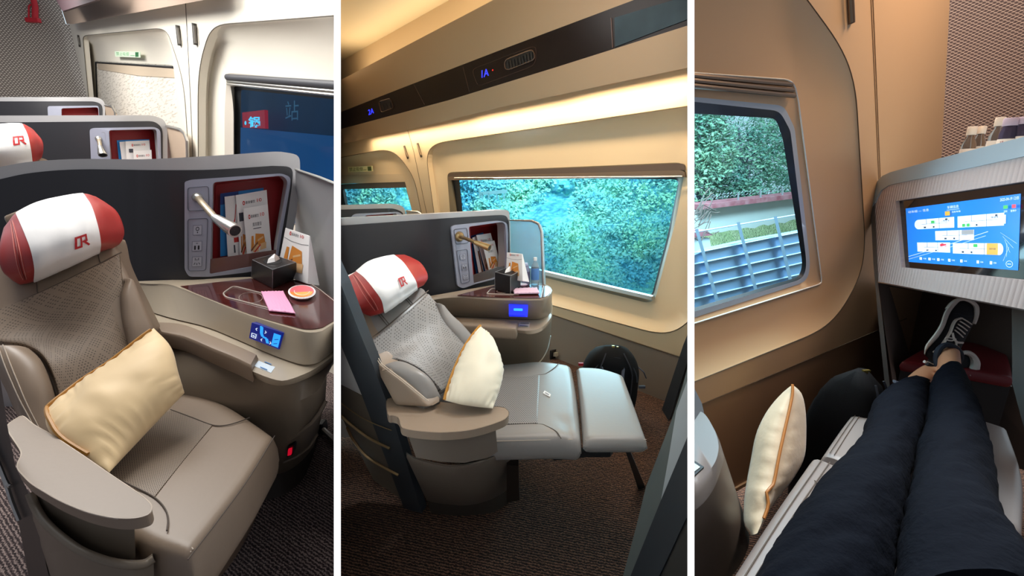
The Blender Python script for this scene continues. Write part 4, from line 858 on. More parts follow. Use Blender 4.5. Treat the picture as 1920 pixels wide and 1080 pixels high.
# dark post of the aisle-side shell
t = thing('aisle_shell', 'dark grey aisle side shell at the left edge of the left cabin', 'privacy shell', (H(60, 1070, 0).x, H(60, 1070, 0).y, 0))
ps = Sheet([(-60, 800, .93), (40, 900, .905), (100, 1000, .90)])
m = MB(); m.plate(rq([(-40, 640), (-8, 655), (14, 800), (30, 880), (42, 900), (66, 950), (100, 1130), (62, 1130), (36, 985), (10, 890), (-40, 760)], [0, 8, 20, 10, 10, 20, 0, 0, 30, 20, 0]), ps, 0, .03, step=12, rd=True); m.build('shell_post', mat('post_grey', '4a4644', .35, .3), t, bevel=.002)
m = MB(); m.line(sm([(-30, 810), (-5, 865), (12, 905), (20, 912)], 5), ps, .004, .006); m.line(sm([(-20, 850), (5, 890), (22, 940), (36, 975)], 5), ps, .004, .006); m.build('trim_strip', M['metal'], t)
# ---- pillow
t = thing('pillow', 'cream rectangular pillow with gold piping leaning on the upright recliner', 'pillow', tuple(H(207, 890, .46)))
pn = Net([d([(86, 768), (150, 722), (215, 680), (288, 615)], [1.04, 1.12, 1.18, 1.26]), d([(88, 800), (160, 765), (240, 712), (320, 650)], [.99, 1.07, 1.13, 1.20]), d([(118, 835), (190, 800), (265, 752), (335, 700)], [.96, 1.02, 1.09, 1.16]), d([(205, 886), (245, 842), (290, 795), (346, 737)], [.93, 1.0, 1.07, 1.15])])
m = MB(); pillow(m, pn, .055, 44, 34, 3, .0024); po = m.build('pillow_case', M['pillow'], t, ang=80)
m = MB(); pf = lambda u, v: pn.off(u, v, .055 * max(0, 16 * u * (1 - u) * v * (1 - v)) ** .55 + .003); m.tube([pf(.02, .85 - .83 * i / 14) for i in range(15)] + [pf(.02 + .96 * i / 36, .022) for i in range(37)], .0045, 6); m.build('piping', M['piping'], po)


# ================================================================== MIDDLE BAY
BAY = (639.0, 1289.0)
mw = Sheet([(1289, 400, 2.0), (640, 400, 5.2)])
wm = mat('cream_wall_panel', 'ccb491', .5, bump=(160, .06, .001))
L2 = dict(leather=mat('grey_taupe_leather', '8f8a86', .36, bump=(90, .12, .0015)), side=mat('warm_taupe_leather', '94816f', .4, bump=(90, .12, .0015)),
          perf=mat('grey_perforated_leather', '8a8683', .45, node=dots_node('8e8986', '3a3633', .0075, .0068, .24)),
          perf_back=mat('grey_perforated_back', '8a8683', .45, node=dots_node('8d8986', '44403d', .0082, .0072, .20, diamonds=.045)))
f = MB(); f.add([(-2.4, .3, 0), (1.9, .3, 0), (1.9, 6.5, 0), (-3, 6.5, 0)], [(0, 1, 2, 3)]); f.add([(-2.4, .3, -.03), (1.9, .3, -.03), (1.9, 6.5, -.03), (-3, 6.5, -.03)], [(3, 2, 1, 0)])
struct(f.build('floor', mat('brown_ribbed_carpet_warm', '2c1d17', .95, node=carpet_node('140c09', '38241b', '7a5844', 95, 22, .25)), smooth=False), 'dark brown ribbed carpet floor around the reclined seat')
gA = rq([(560, 310), (736, 277), (776, 330), (796, 428), (560, 425)], [4, 34, 30, 4, 4], 8)
iA = rq([(560, 340), (754, 326), (762, 350), (780, 420), (560, 420)], [4, 8, 10, 4, 4], 8)
gB = rq([(796, 271), (1330, 193), (1330, 560), (1262, 634), (830, 517)], [44, 2, 4, 60, 60], 10)
iB = rq([(838, 323), (1287, 304), (1268, 410), (1226, 571), (850, 478)], [12, 24, 30, 24, 20], 10)
# keep ring counts matched (five corners each)
w = MB(); w.plate([(530, -20), (1400, -330), (1400, 720), (1289, 674), (1035, 590), (530, 434)], mw, 0, .05, [gA, gB])
for g, i in ((gA, iA), (gB, iB)):
    w.rings([g, [(a[0] * .95 + b[0] * .05, a[1] * .95 + b[1] * .05) for a, b in zip(g, i)], [(a[0] * .6 + b[0] * .4, a[1] * .6 + b[1] * .4) for a, b in zip(g, i)], i], mw, [0, -.028, -.075, -.09])
wo = struct(w.build('wall_window', wm, ang=60), 'cream window wall panel with rounded window recesses in the middle cabin')
w = MB(); w.plate([(600, 455), (1035, 590), (1289, 674), (1330, 690), (1330, 830), (1241, 767), (1100, 706), (600, 560)], mw, -.004, .05); w.build('lower_panel', mat('taupe_lower_panel', '8b7c6d', .5), wo)
g = MB(); g.line([(755, 200), (765, 246), (776, 285), (800, 400), (806, 430)], mw, .002, .001); g.line(gA, mw, .003, .001, closed=True); g.line(gB, mw, .0025, .001, closed=True); g.line([(600, 455), (1035, 590), (1289, 674)], mw, .003, .001); g.build('panel_joint', mat('panel_gap_brown', '5a4936', .8), wo)
b = MB(); b.plate([(600, 552), (1189, 739), (1241, 763), (1330, 806), (1330, 812), (1241, 768), (1189, 744), (600, 558)], mw, .004, .012); struct(b.build('baseboard_window', M['beige_l']), 'pale baseboard strip under the window wall')
# windows
t = thing('window_3', 'small piece of window left of the panel joint, green hillside behind', 'window', tuple(mw.at(700, 430, -.1))); t['kind'] = 'structure'
r = MB(); r.plate([(560, 350), (762, 339), (765, 351.5), (560, 357)], mw, -.09, .03); r.build('blind_roller', mat('brown_roller', '4b3b30', .5), t)
r = MB(); r.plate([(560, 330), (757, 326), (763, 341), (560, 347)], mw, -.085, .01); r.build('blind_hem', mat('blind_beige_warm', 'b9a488', .6), t)
r = MB(); r.rings([iA, [(p[0] * .985 + 680 * .015, p[1] * .985 + 390 * .015) for p in iA]], mw, [-.09, -.13]); r.build('reveal', wm, t)
r = MB(); r.plate([(560, 330), (790, 330), (790, 440), (560, 440)], mw, -.14, .004); r.build('pane', glass_mat('day_glass', 'e4fbff', .04), t)
r = MB(); r.plate([(630, 354), (642, 354), (651, 400), (630, 400)], mw, -.10, .03); r.build('window_seal', M['rubber'], t)
t = thing('window_4', 'large middle window looking out on a blue green hillside', 'window', tuple(mw.at(1060, 525, -.1))); t['kind'] = 'structure'
gl = rq([(853, 333), (1273, 336.5), (1252, 440), (1222, 554), (872, 470)], [4, 12, 10, 10, 6], 10)
r = MB(); r.rings([iB, rq([(846, 332), (1279, 326), (1259, 435), (1227, 563), (864, 476)], [8, 16, 20, 16, 10], 10), rq([(849, 333), (1275, 333), (1256, 440), (1224, 558), (868, 473)], [6, 14, 20, 12, 10], 10)], mw, [-.09, -.10, -.12]); r.build('reveal', mat('silver_reveal', '74664f', .6), t)
r = MB(); r.rings([rq([(848, 333), (1275, 333), (1256, 440), (1224, 558), (868, 473)], [6, 14, 20, 12, 10], 10), gl], mw, [-.118, -.124]); r.plate([(845, 332), (860, 332), (868, 410), (856, 410)], mw, -.117, .004); r.build('window_seal', M['rubber'], t)
for y0_, y1_, mt, o_, nm in ((325, 306, 'brown_roller', -.075, 'blind_roller'), (331, 319, 'bronze_rail', -.07, 'blind_rail')):
    r = MB(); r.plate(rq([(840, y0_), (1282, y1_), (1284, y1_ + 13), (840, y0_ + 7)], [6, 12, 0, 2]), mw, o_, .03); r.build(nm, mat(mt, '6a5746' if mt == 'bronze_rail' else '4b3b30', .4, .4 if mt == 'bronze_rail' else 0), t)
r = MB(); r.tube([mw.at(852, 333.5, -.06), mw.at(1279, 331, -.06)], .004, 6); r.build('blind_rail', M['metal'], t)
r = MB(); r.plate([(845, 325), (1285, 325), (1285, 345), (1262, 440), (1230, 560), (866, 480)], mw, -.128, .004); r.build('pane', glass_mat('day_glass', 'e4fbff', .04), t)
r = MB(); r.plate([(868, 480), (868, 473), (1222, 556), (1222, 563)], mw, -.06, .03); r.build('sill_rail', M['metal'], t)
# notice and hooks
q = [(652, 313), (698, 311), (699, 321), (653, 323)]; s = MB(); s.plate(q, mw, -.045, .003); t2 = s.build('notice_strip', mat('notice_yellow', 'd8cf98', .6)); tag(t2, 'small pale yellow green notice strip in the middle cabin, above the far window', 'notice')
s = MB(); marks(s, q, mw, -.044, [(0, 'text', '禁止吸烟', .05, .15, .6, .85), (0, 'line', [(.62, .3), (.75, .3)], .1), (1, 'rect', .8, .1, .95, .9)]); s.build('notice_symbols', [mat('notice_olive', '4d5a1e', .6), mat('notice_dark2', '3c4a18', .6)], t2, smooth=False)
for (a, b_, lab) in (((758, 274), (765, 297), 'dark coat hook slot left of the joint in the middle cabin wall'), ((783, 269), (790, 294), 'dark coat hook slot right of the joint in the middle cabin wall')):
    t = thing('coat_hook', lab, 'hook', tuple(mw.at(*b_)), 'coat hooks on the cream wall'); h = MB(); h.tube([mw.at(*a, .006), mw.at(*b_, .006)], .010, 10); h.build('hook_recess', mat('hook_brown', '3e332a', .4), t); h = MB(); h.tube([mw.at(a[0] - .5, a[1] + 3, .014), mw.at(b_[0] - .5, b_[1] - 3, .014)], .005, 8); h.build('hook_bar', mat('bronze', '8c7a66', .3, .8), t)
# luggage shelf with display strip
t = thing('luggage_shelf', 'long beige luggage shelf with glossy dark display strip over the middle window', 'shelf', tuple(mw.at(960, 190, .3)))
fas = mat('beige_fascia', 'a58c6e', .5)
w = MB(); w.plate([(560, 288), (639, 270), (766, 244), (943, 200), (1289, 127), (1340, 116), (1340, 30), (1289, 48), (1046, 125), (841, 188), (639, 242), (560, 268)], mw, .20, .06, rd=True); w.build('fascia_lower', fas, t)
w = MB(); w.plate([(560, 268), (639, 242), (841, 188), (1046, 125), (1289, 48), (1340, 30), (1340, -60), (1183, 2), (943, 92), (756, 164), (639, 210), (560, 238)], mw, .20, .03, rd=True); st_ = w.build('display_strip', mat('glossy_dark_brown', '190d09', .3, spec=.2), t)
w = MB(); w.plate([(560, 238), (639, 210), (756, 164), (943, 92), (1183, 2), (1290, -40), (1340, -58), (1340, -215), (925, 0), (639, 150), (560, 190)], mw, .20, .06, rd=True); w.build('fascia_upper', fas, t)
w = MB(); w.plate([(1152, 33), (1289, -8), (1340, -24), (1340, 20), (1289, 36), (1153, 88)], mw, .204, .004); mo = w.build('monitor', mat('overhead_monitor', '26333a', .45, spec=.15, vary=(4, '3a4a52')), st_, smooth=False)
w = MB(); w.line([(1146, 34), (1149, 90)], mw, .004, .2005); w.build('strip_joint', mat('strip_joint', '4a352c', .2), st_); w = MB(); w.line([(868, 126), (880, 172)], mw, .002, .2005); w.build('strip_joint', mat('strip_joint', '4a352c', .2), st_); w = MB(); w.line([(776, 158), (796, 196)], mw, .002, .2005); w.build('strip_joint', mat('strip_joint', '4a352c', .2), st_); w = MB(); w.line(rq([(884, 130), (1006, 84), (1004, 122), (896, 162)], [12, 16, 16, 10]), mw, .0012, .2005, closed=True); w.build('strip_joint', mat('strip_joint', '4a352c', .2), st_)
for q, s_, nm in (([(903, 132), (916, 128), (916.5, 141.5), (903, 146)], '1A', 'seat number 1A lit blue'), ([(690, 206), (700, 202), (701, 212), (691, 216)], '2A', 'seat number 2A lit blue')):
    w = MB(); marks(w, q, mw, .2025, [(0, 'text', s_, 0, 0, 1, 1, .015)]); w.build('seat_number', mat('seat_number_blue', '2a35e0', .4, emit=('3038ff', 1.6)), st_, nm, smooth=False)
w = MB(); w.lathe(mw.at(924, 131.5, .203), [(.0005, 0), (.004, 0), (.004, .002)], 10, axis=mw.hit(924, 131)[1]); w.build('indicator_light', mat('indicator_red', 'd02020', .4, emit=('ff2a20', 1.2)), st_)
for q, n_l in ((rq([(945, 113), (1000, 92), (1004, 111), (948, 133)], 11), 9), (rq([(710, 191), (732, 184), (738, 202), (715, 211)], 5), 3)):
    w = MB(); w.plate(q, mw, .203, .01); vo = w.build('air_vent', mat('vent_black', '0c0b0b', .3), st_); w = MB(); w.line(q, mw, .0035, .2045, closed=True, n=6); w.build('vent_rim', mat('vent_rim', '6b5446', .25, .6), vo)
    w = MB(); c0_, c1_ = ((953, 123), (997, 106)) if n_l == 9 else ((719, 201), (731, 196))
    for k in range(n_l): x = c0_[0] + (c1_[0] - c0_[0]) * k / (n_l - 1); y = c0_[1] + (c1_[1] - c0_[1]) * k / (n_l - 1); w.tube([mw.at(x - 1, y - 8 if n_l == 9 else y - 5, .206), mw.at(x + 1.5, y + 8 if n_l == 9 else y + 5, .206)], .0025, 5)
    w.build('louver', mat('louver_dark', '2e2c2b', .3), vo)
w = MB(); w.add([P(x, y, 1) * 0 + v for x, y, v in ()] + [Vector(v) for v in ((-3.2, .3, 2.40), (1.6, .3, 2.40), (1.6, 2.8, 2.40), (-3.2, 6.2, 2.40), (-3.2, .3, 2.46), (1.6, .3, 2.46), (1.6, 2.8, 2.46), (-3.2, 6.2, 2.46))], [(0, 1, 2, 3), (7, 6, 5, 4), (0, 4, 5, 1), (1, 5, 6, 2), (2, 6, 7, 3), (3, 7, 4, 0)])
struct(w.build('ceiling', mat('cream_ceiling', 'dcc9a4', .6), smooth=False), 'cream ceiling lit by the cove above the middle luggage shelf')
# cove lamps hidden behind the shelf edges
def cove(a, b, width, power, facing):
    c = (a + b) / 2; d_ = (b - a).normalized(); l = bpy.data.lights.new('cove_lamp', 'AREA'); l.energy = power; l.color = (1.0, .80, .54); l.shape = 'RECTANGLE'; l.size = (b - a).length; l.size_y = width
    o = bpy.data.objects.new('cove_lamp', l); col.objects.link(o); o.location = c; z_ = -Vector(facing).normalized(); x_ = (d_ - z_ * d_.dot(z_)).normalized(); y_ = z_.cross(x_); o.rotation_euler = Matrix((x_, y_, z_)).transposed().to_euler()
nw = mw.hit(1000, 200)[1]
for p_, q_, w_ in (((660, 262), (850, 219), 7.5), ((850, 219), (1040, 178), 5.5), ((1040, 178), (1275, 124), 5)):
    a, b = mw.at(*p_, .20) - nw * .11, mw.at(*q_, .20) - nw * .11; cove(a, b, .03, w_, Vector((0, 0, -1)) - nw * .25)
for p_, q_, w_ in (((650, 144), (830, 50), 4), ((830, 50), (1120, -102), 3.5)):
    a, b = mw.at(*p_, .20) - nw * .10, mw.at(*q_, .20) - nw * .10; cove(a, b, .03, w_, Vector((0, 0, 1)) + nw * .5)
# ---- hillside outside
def hill_node(nt, b, tc):
    mp = N(nt, 'Mapping'); mp.inputs['Scale'].default_value = (1, 1, 2.2); nt.links.new(tc.outputs['Object'], mp.inputs[0])
    a = N(nt, 'TexNoise'); a.inputs['Scale'].default_value = 1.3; a.inputs['Detail'].default_value = 3; nt.links.new(mp.outputs[0], a.inputs[0])
    v = N(nt, 'TexVoronoi'); v.inputs['Scale'].default_value = 15; nt.links.new(mp.outputs[0], v.inputs[0])
    n2 = N(nt, 'TexNoise'); n2.inputs['Scale'].default_value = 14; n2.inputs['Detail'].default_value = 8; n2.inputs['Roughness'].default_value = .75; nt.links.new(mp.outputs[0], n2.inputs[0])
    m_ = math_n(nt, 'ADD', math_n(nt, 'MULTIPLY', a.outputs['Fac'], .55), math_n(nt, 'ADD', math_n(nt, 'MULTIPLY', v.outputs['Distance'], -.22), math_n(nt, 'MULTIPLY', n2.outputs['Fac'], .55)))
    nt.links.new(ramp(nt, m_, [(.26, '2f7fa4'), (.37, '4fa6b8'), (.46, '74c4c2'), (.55, '8fdcb8'), (.70, 'daf4ee')]), b.inputs['Base Color'])
hl = MB(); nx_, ny_ = 300, 150; vs = []
for j in range(ny_ + 1):
    for i in range(nx_ + 1):
        x = 590 + 750 * i / nx_; y = 640 - 400 * j / ny_
        wd = mw.hit(x, 400)[0].y / cp_; base = wd * 1.0 + 1.0 + 2.6 * (j / ny_) ** 1.1
        p = P(x, y, base); q3 = Vector((p.x, p.y * .5, p.z)); soft = min(1, max(.15, (j / ny_ - .25) * 2.2)); nz = noise.noise(Vector((p.x * .8, p.z * 1.5, 3))) * .35 + (.30 * (.7 - noise.voronoi(q3 * 3.2)[0][0]) + .16 * (.7 - noise.voronoi(q3 * 8)[0][0])) * soft + noise.noise(Vector((p.x * 22, p.z * 26, 2))) * .03
        vs.append(P(x, y, base - nz))
hl.add(vs, [(j * (nx_ + 1) + i, j * (nx_ + 1) + i + 1, (j + 1) * (nx_ + 1) + i + 1, (j + 1) * (nx_ + 1) + i) for j in range(ny_) for i in range(nx_)])
lf = MB(); rnd = random.Random(8); vs_, fs_ = [], []
for k in range(52000):
    i = rnd.randrange(nx_ + 1); j = int((ny_ + 1) * (.10 + .9 * rnd.random())) % (ny_ + 1); p = vs[j * (nx_ + 1) + i]
    if noise.noise(p * 1.1) + .25 * noise.noise(p * 5) < -.22: continue
    p = p + (CAM - p).normalized() * rnd.uniform(.0, .16) + Vector((rnd.gauss(0, .03), rnd.gauss(0, .03), rnd.gauss(0, .03)))
    a = Vector((rnd.gauss(0, 1), rnd.gauss(0, .6), rnd.gauss(0, 1))).normalized(); b_ = a.orthogonal().normalized(); s_ = (p - CAM).length * .0034 * rnd.uniform(.5, 1.7); q_ = len(vs_)
    vs_ += [p - a * s_, p + b_ * s_ * .6, p + a * s_, p - b_ * s_ * .6]; fs_.append((q_, q_ + 1, q_ + 2, q_ + 3))
lf.add(vs_, fs_); tag(lf.build('hill_foliage', mat('hillside_leaves', '58aecb', .8, vary=(2.2, 'a4e8c8', 8)), smooth=False), 'blue green leafy bushes covering the hillside outside the middle window', 'bushes', kind='stuff')
ho = hl.build('hillside', mat('hillside_green', '3aa8a0', .9, node=hill_node)); struct(ho, 'bushy blue green hillside outside the middle window', None)
b = MB(); pl_ = Sheet([(860, 350, 4.7), (1000, 350, 4.6)])
b.plate([(900, 360), (950, 355), (950, 362), (900, 366)], pl_, 0, .05); 
for x in (903, 915, 930, 944): b.plate([(x, 362), (x + 2, 362), (x + 2, 374), (x, 374)], pl_, 0, .03)
b.plate([(898, 352), (901, 352), (901, 372), (898, 372)], pl_, 0, .03); tag(b.build('hill_building', mat('distant_white', '9fd4e2', .7), smooth=False), 'small pale building among the trees outside the middle window', 'building')

# ---- shells
s2 = Sheet([(560, 400, 3.3), (700, 400, 3.35), (765, 400, 3.55)])
t2_ = shell_unit('second grey seat pod shell behind the reclined seat, only its top showing', s2, rq([(560, 387), (742, 382), (758, 388), (762, 405), (764, 640), (560, 640)], [0, 10, 10, 6, 0, 0]), rq([(560, 395), (738, 390.5), (757, 398), (758, 640), (560, 640)], [0, 10, 10, 0, 0]),
           rq([(657, 408), (664, 401), (746, 397), (755, 402), (756, 440), (660, 440)], [4, 5, 5, 4, 2, 2]), rq([(684, 404), (744, 400), (752, 430), (688, 430)], [4, 4, 2, 2]),
           (rq([(762, 395), (784, 397), (790, 404), (791, 480), (762, 480)], [0, 6, 3, 0, 0]), mat('beige_wing', 'bda893', .5), [(762, 395.5), (783, 397.5), (789, 401), (791, 408)], .008), Sheet([(762, 400, 3.55), (795, 400, 3.4)]), group='seat pod shells in the middle cabin', step=30)
s1 = Sheet([(560, 420, 1.66), (700, 420, 1.62), (820, 420, 1.62), (900, 420, 1.74), (958, 420, 1.88)])
rim = [(560, 415), (639, 409)] + sm([(639, 409), (786, 402), (897, 396.5), (930, 394)], 5) + rq([(930, 394), (955, 393), (956, 412), (957, 470), (950, 560), (940, 820), (560, 820)], [0, 14, 6, 10, 6, 0, 0])
dk = [(560, 429), (639, 423)] + sm([(639, 423), (740, 416), (841, 409), (905, 405)], 5) + rq([(905, 405), (950, 402.5), (955, 420), (956, 500), (950, 530), (928, 534), (820, 557), (780, 640), (560, 640)], [0, 14, 10, 10, 10, 0, 0, 0, 0])
fr = rq([(846, 426), (852, 422.5), (938, 413.5), (951, 418), (953, 440), (952, 505), (926, 524), (890, 533), (868, 541), (858, 536)], [4, 6, 8, 8, 6, 8, 4, 4, 8, 5])
ni = rq([(879, 425), (942, 416), (948, 421), (950, 480), (948, 512), (926, 522), (888.5, 532)], [5, 5, 6, 6, 8, 3, 4])
t1 = shell_unit('large grey seat pod shell with dark panel behind the reclined seat', s1, rim, dk, fr, ni, (rq([(955, 413), (996, 414), (1011, 420), (1016, 436), (1020, 536), (958, 533)], [0, 12, 8, 8, 0, 0]), glass_mat('pale_blue_screen_panel', 'e8f8ff', .55, .3, .5, 'cdeef8'), [(957, 533), (955, 413), (997, 414), (1010, 420), (1015.5, 434), (1019, 534)], .0055), Sheet([(955, 430, 1.87), (1020, 430, 1.74)]), ndepth=.15, group='seat pod shells in the middle cabin', step=12, nx=(-4, -3))
m = MB(); m.plate([(886, 516), (928, 503), (949, 498), (948, 512), (926, 522), (888.5, 532)], s1, .008, .004, step=20); m.build('niche_sill', mat('glossy_sill_grey', '5f5552', .12, coat=.5), t1)
m = MB(); m.line(rq([(851, 430), (875, 427), (879, 455), (855, 458)], 4), s1, .0012, .017, closed=True); m.line(rq([(856, 470), (876, 467), (881, 528), (865, 532)], 4), s1, .0012, .017, closed=True); m.build('panel_outline', mat('outline_grey', '5d606e', .5), t1)
for q, k in (((862, 476, 873, 487), 'phone'), ((866, 495, 876, 506), 'usb'), ((868, 514, 878, 524), 'mains')):
    m = MB(); socket(m, [(q[0], q[1] + .7), (q[2], q[1] - .7), (q[2] + 1, q[3] - .7), (q[0] + 1, q[3] + .7)], s1, .018, k); m.build({'phone': 'headphone_socket', 'usb': 'usb_socket', 'mains': 'power_socket'}[k], sm_, t1, smooth=False)
lt = thing('reading_lamp', 'bronze gooseneck reading lamp on the large pod shell in the middle cabin', 'lamp', tuple(s1.at(862, 444)))
M_metal, M_brass = M['metal'], M['brass']; M['metal'] = mat('bronze_lamp', 'b09468', .28, .85); M['brass'] = mat('bronze_neck', '8a6f4c', .35, .7)
lamp(lt, s1.at(862, 444, .02), P(875, 448, 1.60), P(892, 455, 1.55), P(918, 465, 1.53), .0065, .0125); M['metal'], M['brass'] = M_metal, M_brass
grp = 'reading matter in the middle niche'
booklet([(882, 443), (906, 436), (922, 508), (893, 513)], s1, -.12, 'blue folder at the back of the middle cabin niche', [M['blue']] + PM[1:], [(7, 'rect', 0, .9, .5, 1)], grp)
booklet([(886, 446), (893, 443), (907, 510), (898, 512)], s1, -.10, 'narrow white leaflet, leftmost in the middle cabin niche', PM, [(4, 'rect', .6, 0, .9, .6)], grp)
booklet([(893, 441), (920, 437), (938, 500), (911, 508)], s1, -.085, 'white booklet with a line of logos in the middle cabin niche', PM, BRAND(.2, .82, .7, .06) + FOOD(.05, .02, .35, .35), grp)
booklet([(904, 455), (927, 451), (939, 500), (917, 507)], s1, -.06, 'small white menu card with food picture, frontmost in the middle niche', PM, BRAND(.2, .85, .65, .06) + [(1, 'text', '清凉夏日', .3, .6, .7, .68)] + FOOD(.12, .03, .9, .46), grp)
# ---- console
tt = thing('side_console', 'taupe side console with dark wood top beside the reclined seat', 'side table', (H(980, 672, 0).x, H(980, 672, 0).y, 0))
R0 = resamp(sm([(800, 563), (820, 557), (860, 554), (930, 558.5), (1008, 559.5), (1025, 557.5), (1033, 551), (1036, 544)], 5) + sm([(1036, 544), (1030, 537), (1021, 534)], 4), n_)
inn = resamp(sm([(800, 560), (822, 555), (860, 552.5), (930, 556.5), (1006, 557.5), (1022, 555.5), (1030, 550), (1033, 544)], 5) + sm([(1033, 544), (1028, 538), (1020, 535)], 4), n_)
R1 = resamp(sm([(800, 590), (858, 593), (964, 598), (1005, 599), (1022, 595), (1033, 586), (1036, 572)], 6), n_)
low = resamp(sm([(800, 612), (885, 618), (970, 624), (990, 626.5), (1008, 624), (1024, 614), (1034, 598), (1036, 580)], 6), n_)
lotop = resamp(sm([(800, 606), (885, 613), (970, 619), (990, 620), (1008, 617), (1024, 607), (1034, 593), (1036, 576)], 6), n_)
bk_ = resamp([(800, 556), (926, 534), (960, 530), (1019, 531)], n_)
m = MB(); tr = Hs(R0, .70); m.loft([Hs(bk_, .698), Hs(inn, .70), [p + Vector((0, 0, .002)) for p in tr], [p - Vector((0, 0, .008)) + (CAM - p).normalized() * .004 for p in tr], Hs(R1, .60), Hs(R1, .596), Hs(lotop, .59), [p + (CAM - p).normalized() * .005 for p in Hs(low, .575)], Hs(low, .56)], closed=False); m.build('console_fascia', mat('taupe_console', 'a08f7c', .34, bump=(400, .05, .0005)), tt, ang=50)
m = MB(); rl = Hs(low, .562); lw_ = Hs(resamp(sm([(800, 700), (900, 705), (960, 700), (990, 692), (1012, 678), (1026, 655), (1032, 630)], 6), n_), .30); fl_ = Hs(resamp(sm([(800, 780), (900, 785), (960, 775), (990, 760), (1010, 740), (1022, 715), (1030, 690)], 6), n_), .0)
m.loft([[p + (p - CAM).normalized() * .008 for p in rl], lw_, fl_], closed=False); m.build('console_body', mat('taupe_console_body', '857767', .4), tt, ang=50)
m = MB(); m.tube([p + (CAM - p).normalized() * .004 for p in lw_[14:]], .0045, 6); m.build('trim_strip', M['metal'], tt)
m = MB(); m.plate([(858, 553)] + [(p[0], p[1]) for p in resamp(sm([(860, 553), (930, 557), (1006, 558), (1022, 556), (1030, 550.5), (1032.5, 544)], 5) + sm([(1032.5, 544), (1028, 538.5), (1020, 535.5)], 4), 30)] + [(960, 531.5), (926, 535.5)], Flat(.70), .0035, .003); m.build('tabletop', M['wood'], tt)
m = MB(); m.line(rq([(921, 541), (964, 541.5), (974, 552.5), (912, 551)], [5, 4, 5, 4]), Flat(.70), .0024, .005, closed=True, n=6); m.line([(945 + 14 * cos(k * pi / 10), 546 + 3 * sin(k * pi / 10)) for k in range(20)], Flat(.70), .0008, .0045, closed=True); m.line([(1019, 536), (1014, 558)], Flat(.70), .0016, .005); m.build('table_inlay', M['line'], tt)
q = [(954, 570), (990, 571.5), (989, 591), (954, 590)]; zz = H(972, 590, .61); dpt = 1.60
fp = Plane3((954, 570, 1.595), (990, 571, 1.59), (972, 591, 1.575)); m = MB(); m.plate(q, fp, .012, .02); so = m.build('seat_control_screen', mat('bright_blue_screen', '1628e0', .3, emit=('1a2cf5', .9)), tt, smooth=False)
m = MB(); m.plate(rq([(963, 578), (980, 578.5), (980, 583), (963, 582.5)], 2), fp, .0135, .002); m.build('screen_symbols', M['scr_blue'], so)
m = MB(); q = [(974, 604), (994, 604.5), (992, 613), (972, 612)]; m.plate(q, Flat(.594), .001, .004); marks(m, q, Flat(.594), .0035, [(1, 'rect', .1, .75, .9, .88), (1, 'rect', .1, .12, .9, .25)]); m.build('sticker', [mat('sticker_grey', 'b7b2ab', .5), mat('sticker_ink', '4c4f58', .5)], tt, smooth=False)
ap = [[H(850, 594, .605), H(900, 597, .605), H(940, 600, .605), H(972, 602, .605)], [H(850, 607, .607), H(900, 611, .607), H(940, 614, .607), H(969, 616, .605)]]
m = MB(); cushion(m, ap, .045, .010, 18, 8, .002, down=(0, 0, -1), e=.1); m.build('armrest_pad', mat('taupe_pad', '8d7b69', .4, bump=(90, .1, .001)), tt)
t = thing('wall_socket', 'tiny pale socket and black clip on the wall beside the middle console', 'socket', tuple(mw.at(1036, 664))); m = MB(); m.plate([(1035, 661), (1043, 662), (1043, 669), (1035, 668)], mw, .02, .02); m.build('socket_plate', M['beige'], t); m = MB(); m.plate([(1028, 658), (1034, 658), (1033, 674), (1027, 676)], mw, .04, .05); m.build('cable_clip', M['rubber'], t)
# things on the table
tissue_box('black leather tissue box with white tissue on the middle cabin table', [(927.6, 510), (951, 502), (976, 508), (957, 518)], None, .775, .02)
bs = Plane3((950, 473, 1.72), (979, 476, 1.66), (980, 527, 1.645)); snack_bag('tan printed snack bag behind the tissue box in the middle cabin', [(950, 473), (979, 476), (980, 527), (948, 524)], None, bs, .04)
def bottle(lab, x, ybot, z, r, h, mats, prof=None, label_=(.2, .62), capc=None, cat='bottle', group=None, base=None, name='water_bottle'):
    c = H(x, ybot, z) if base is None else Vector(base); c = Vector((c.x, c.y, z)); t = thing(name, lab, cat, tuple(c), group)
    prof = prof or [(.85, 0), (1, .02), (1, .18), (.95, .2), (1, .24), (1, .62), (.93, .68), (.55, .80), (.38, .86), (.38, .90)]
    m = MB(); m.lathe(c, [(r * a, h * b) for a, b in prof], 22); m.build('bottle_body', mats[0], t)
    m = MB(); m.lathe(c, [(r * .43, h * .885), (r * .46, h * .89), (r * .46, h * .99), (r * .40, h)], 18); m.build('cap', mats[1], t)
    m = MB(); m.lathe(c, [(r * 1.015, h * label_[0]), (r * 1.015, h * label_[1])], 22, caps=False); m.build('bottle_label', mats[2], t)
    return t
clear = mat('clear_bottle', 'dcecf5', .08, trans=.75, ior=1.2)
lab_node = lambda c0, c1, n=3.0: (lambda nt, b, tc: nt.links.new(ramp(nt, (lambda w: (nt.links.new(tc.outputs['Object'], w.inputs[0]), w.outputs['Fac'])[1])(N(nt, 'TexWave', bands_direction='X', i1=n * 10)), [(.45, c0), (.6, c1)], 'CONSTANT'), b.inputs['Base Color']))
bottle('clear water bottle with blue and white label, right end of the middle table', 1003, 534, .704, .0165, .115, [clear, M['paper'], mat('label_blue_white', '5b8ccc', .5)])
bottle('squat drink bottle with dark purple label and pale cap beside the clear bottle', 986, 534, .704, .0165, .092, [mat('grey_bottle', '9fa3bd', .15, trans=.3, ior=1.2), mat('lilac_cap', 'c9cde6', .4), mat('label_violet', '5d5670', .5)], prof=[(.9, 0), (1, .03), (1, .7), (.92, .76), (.7, .84), (.62, .9)])
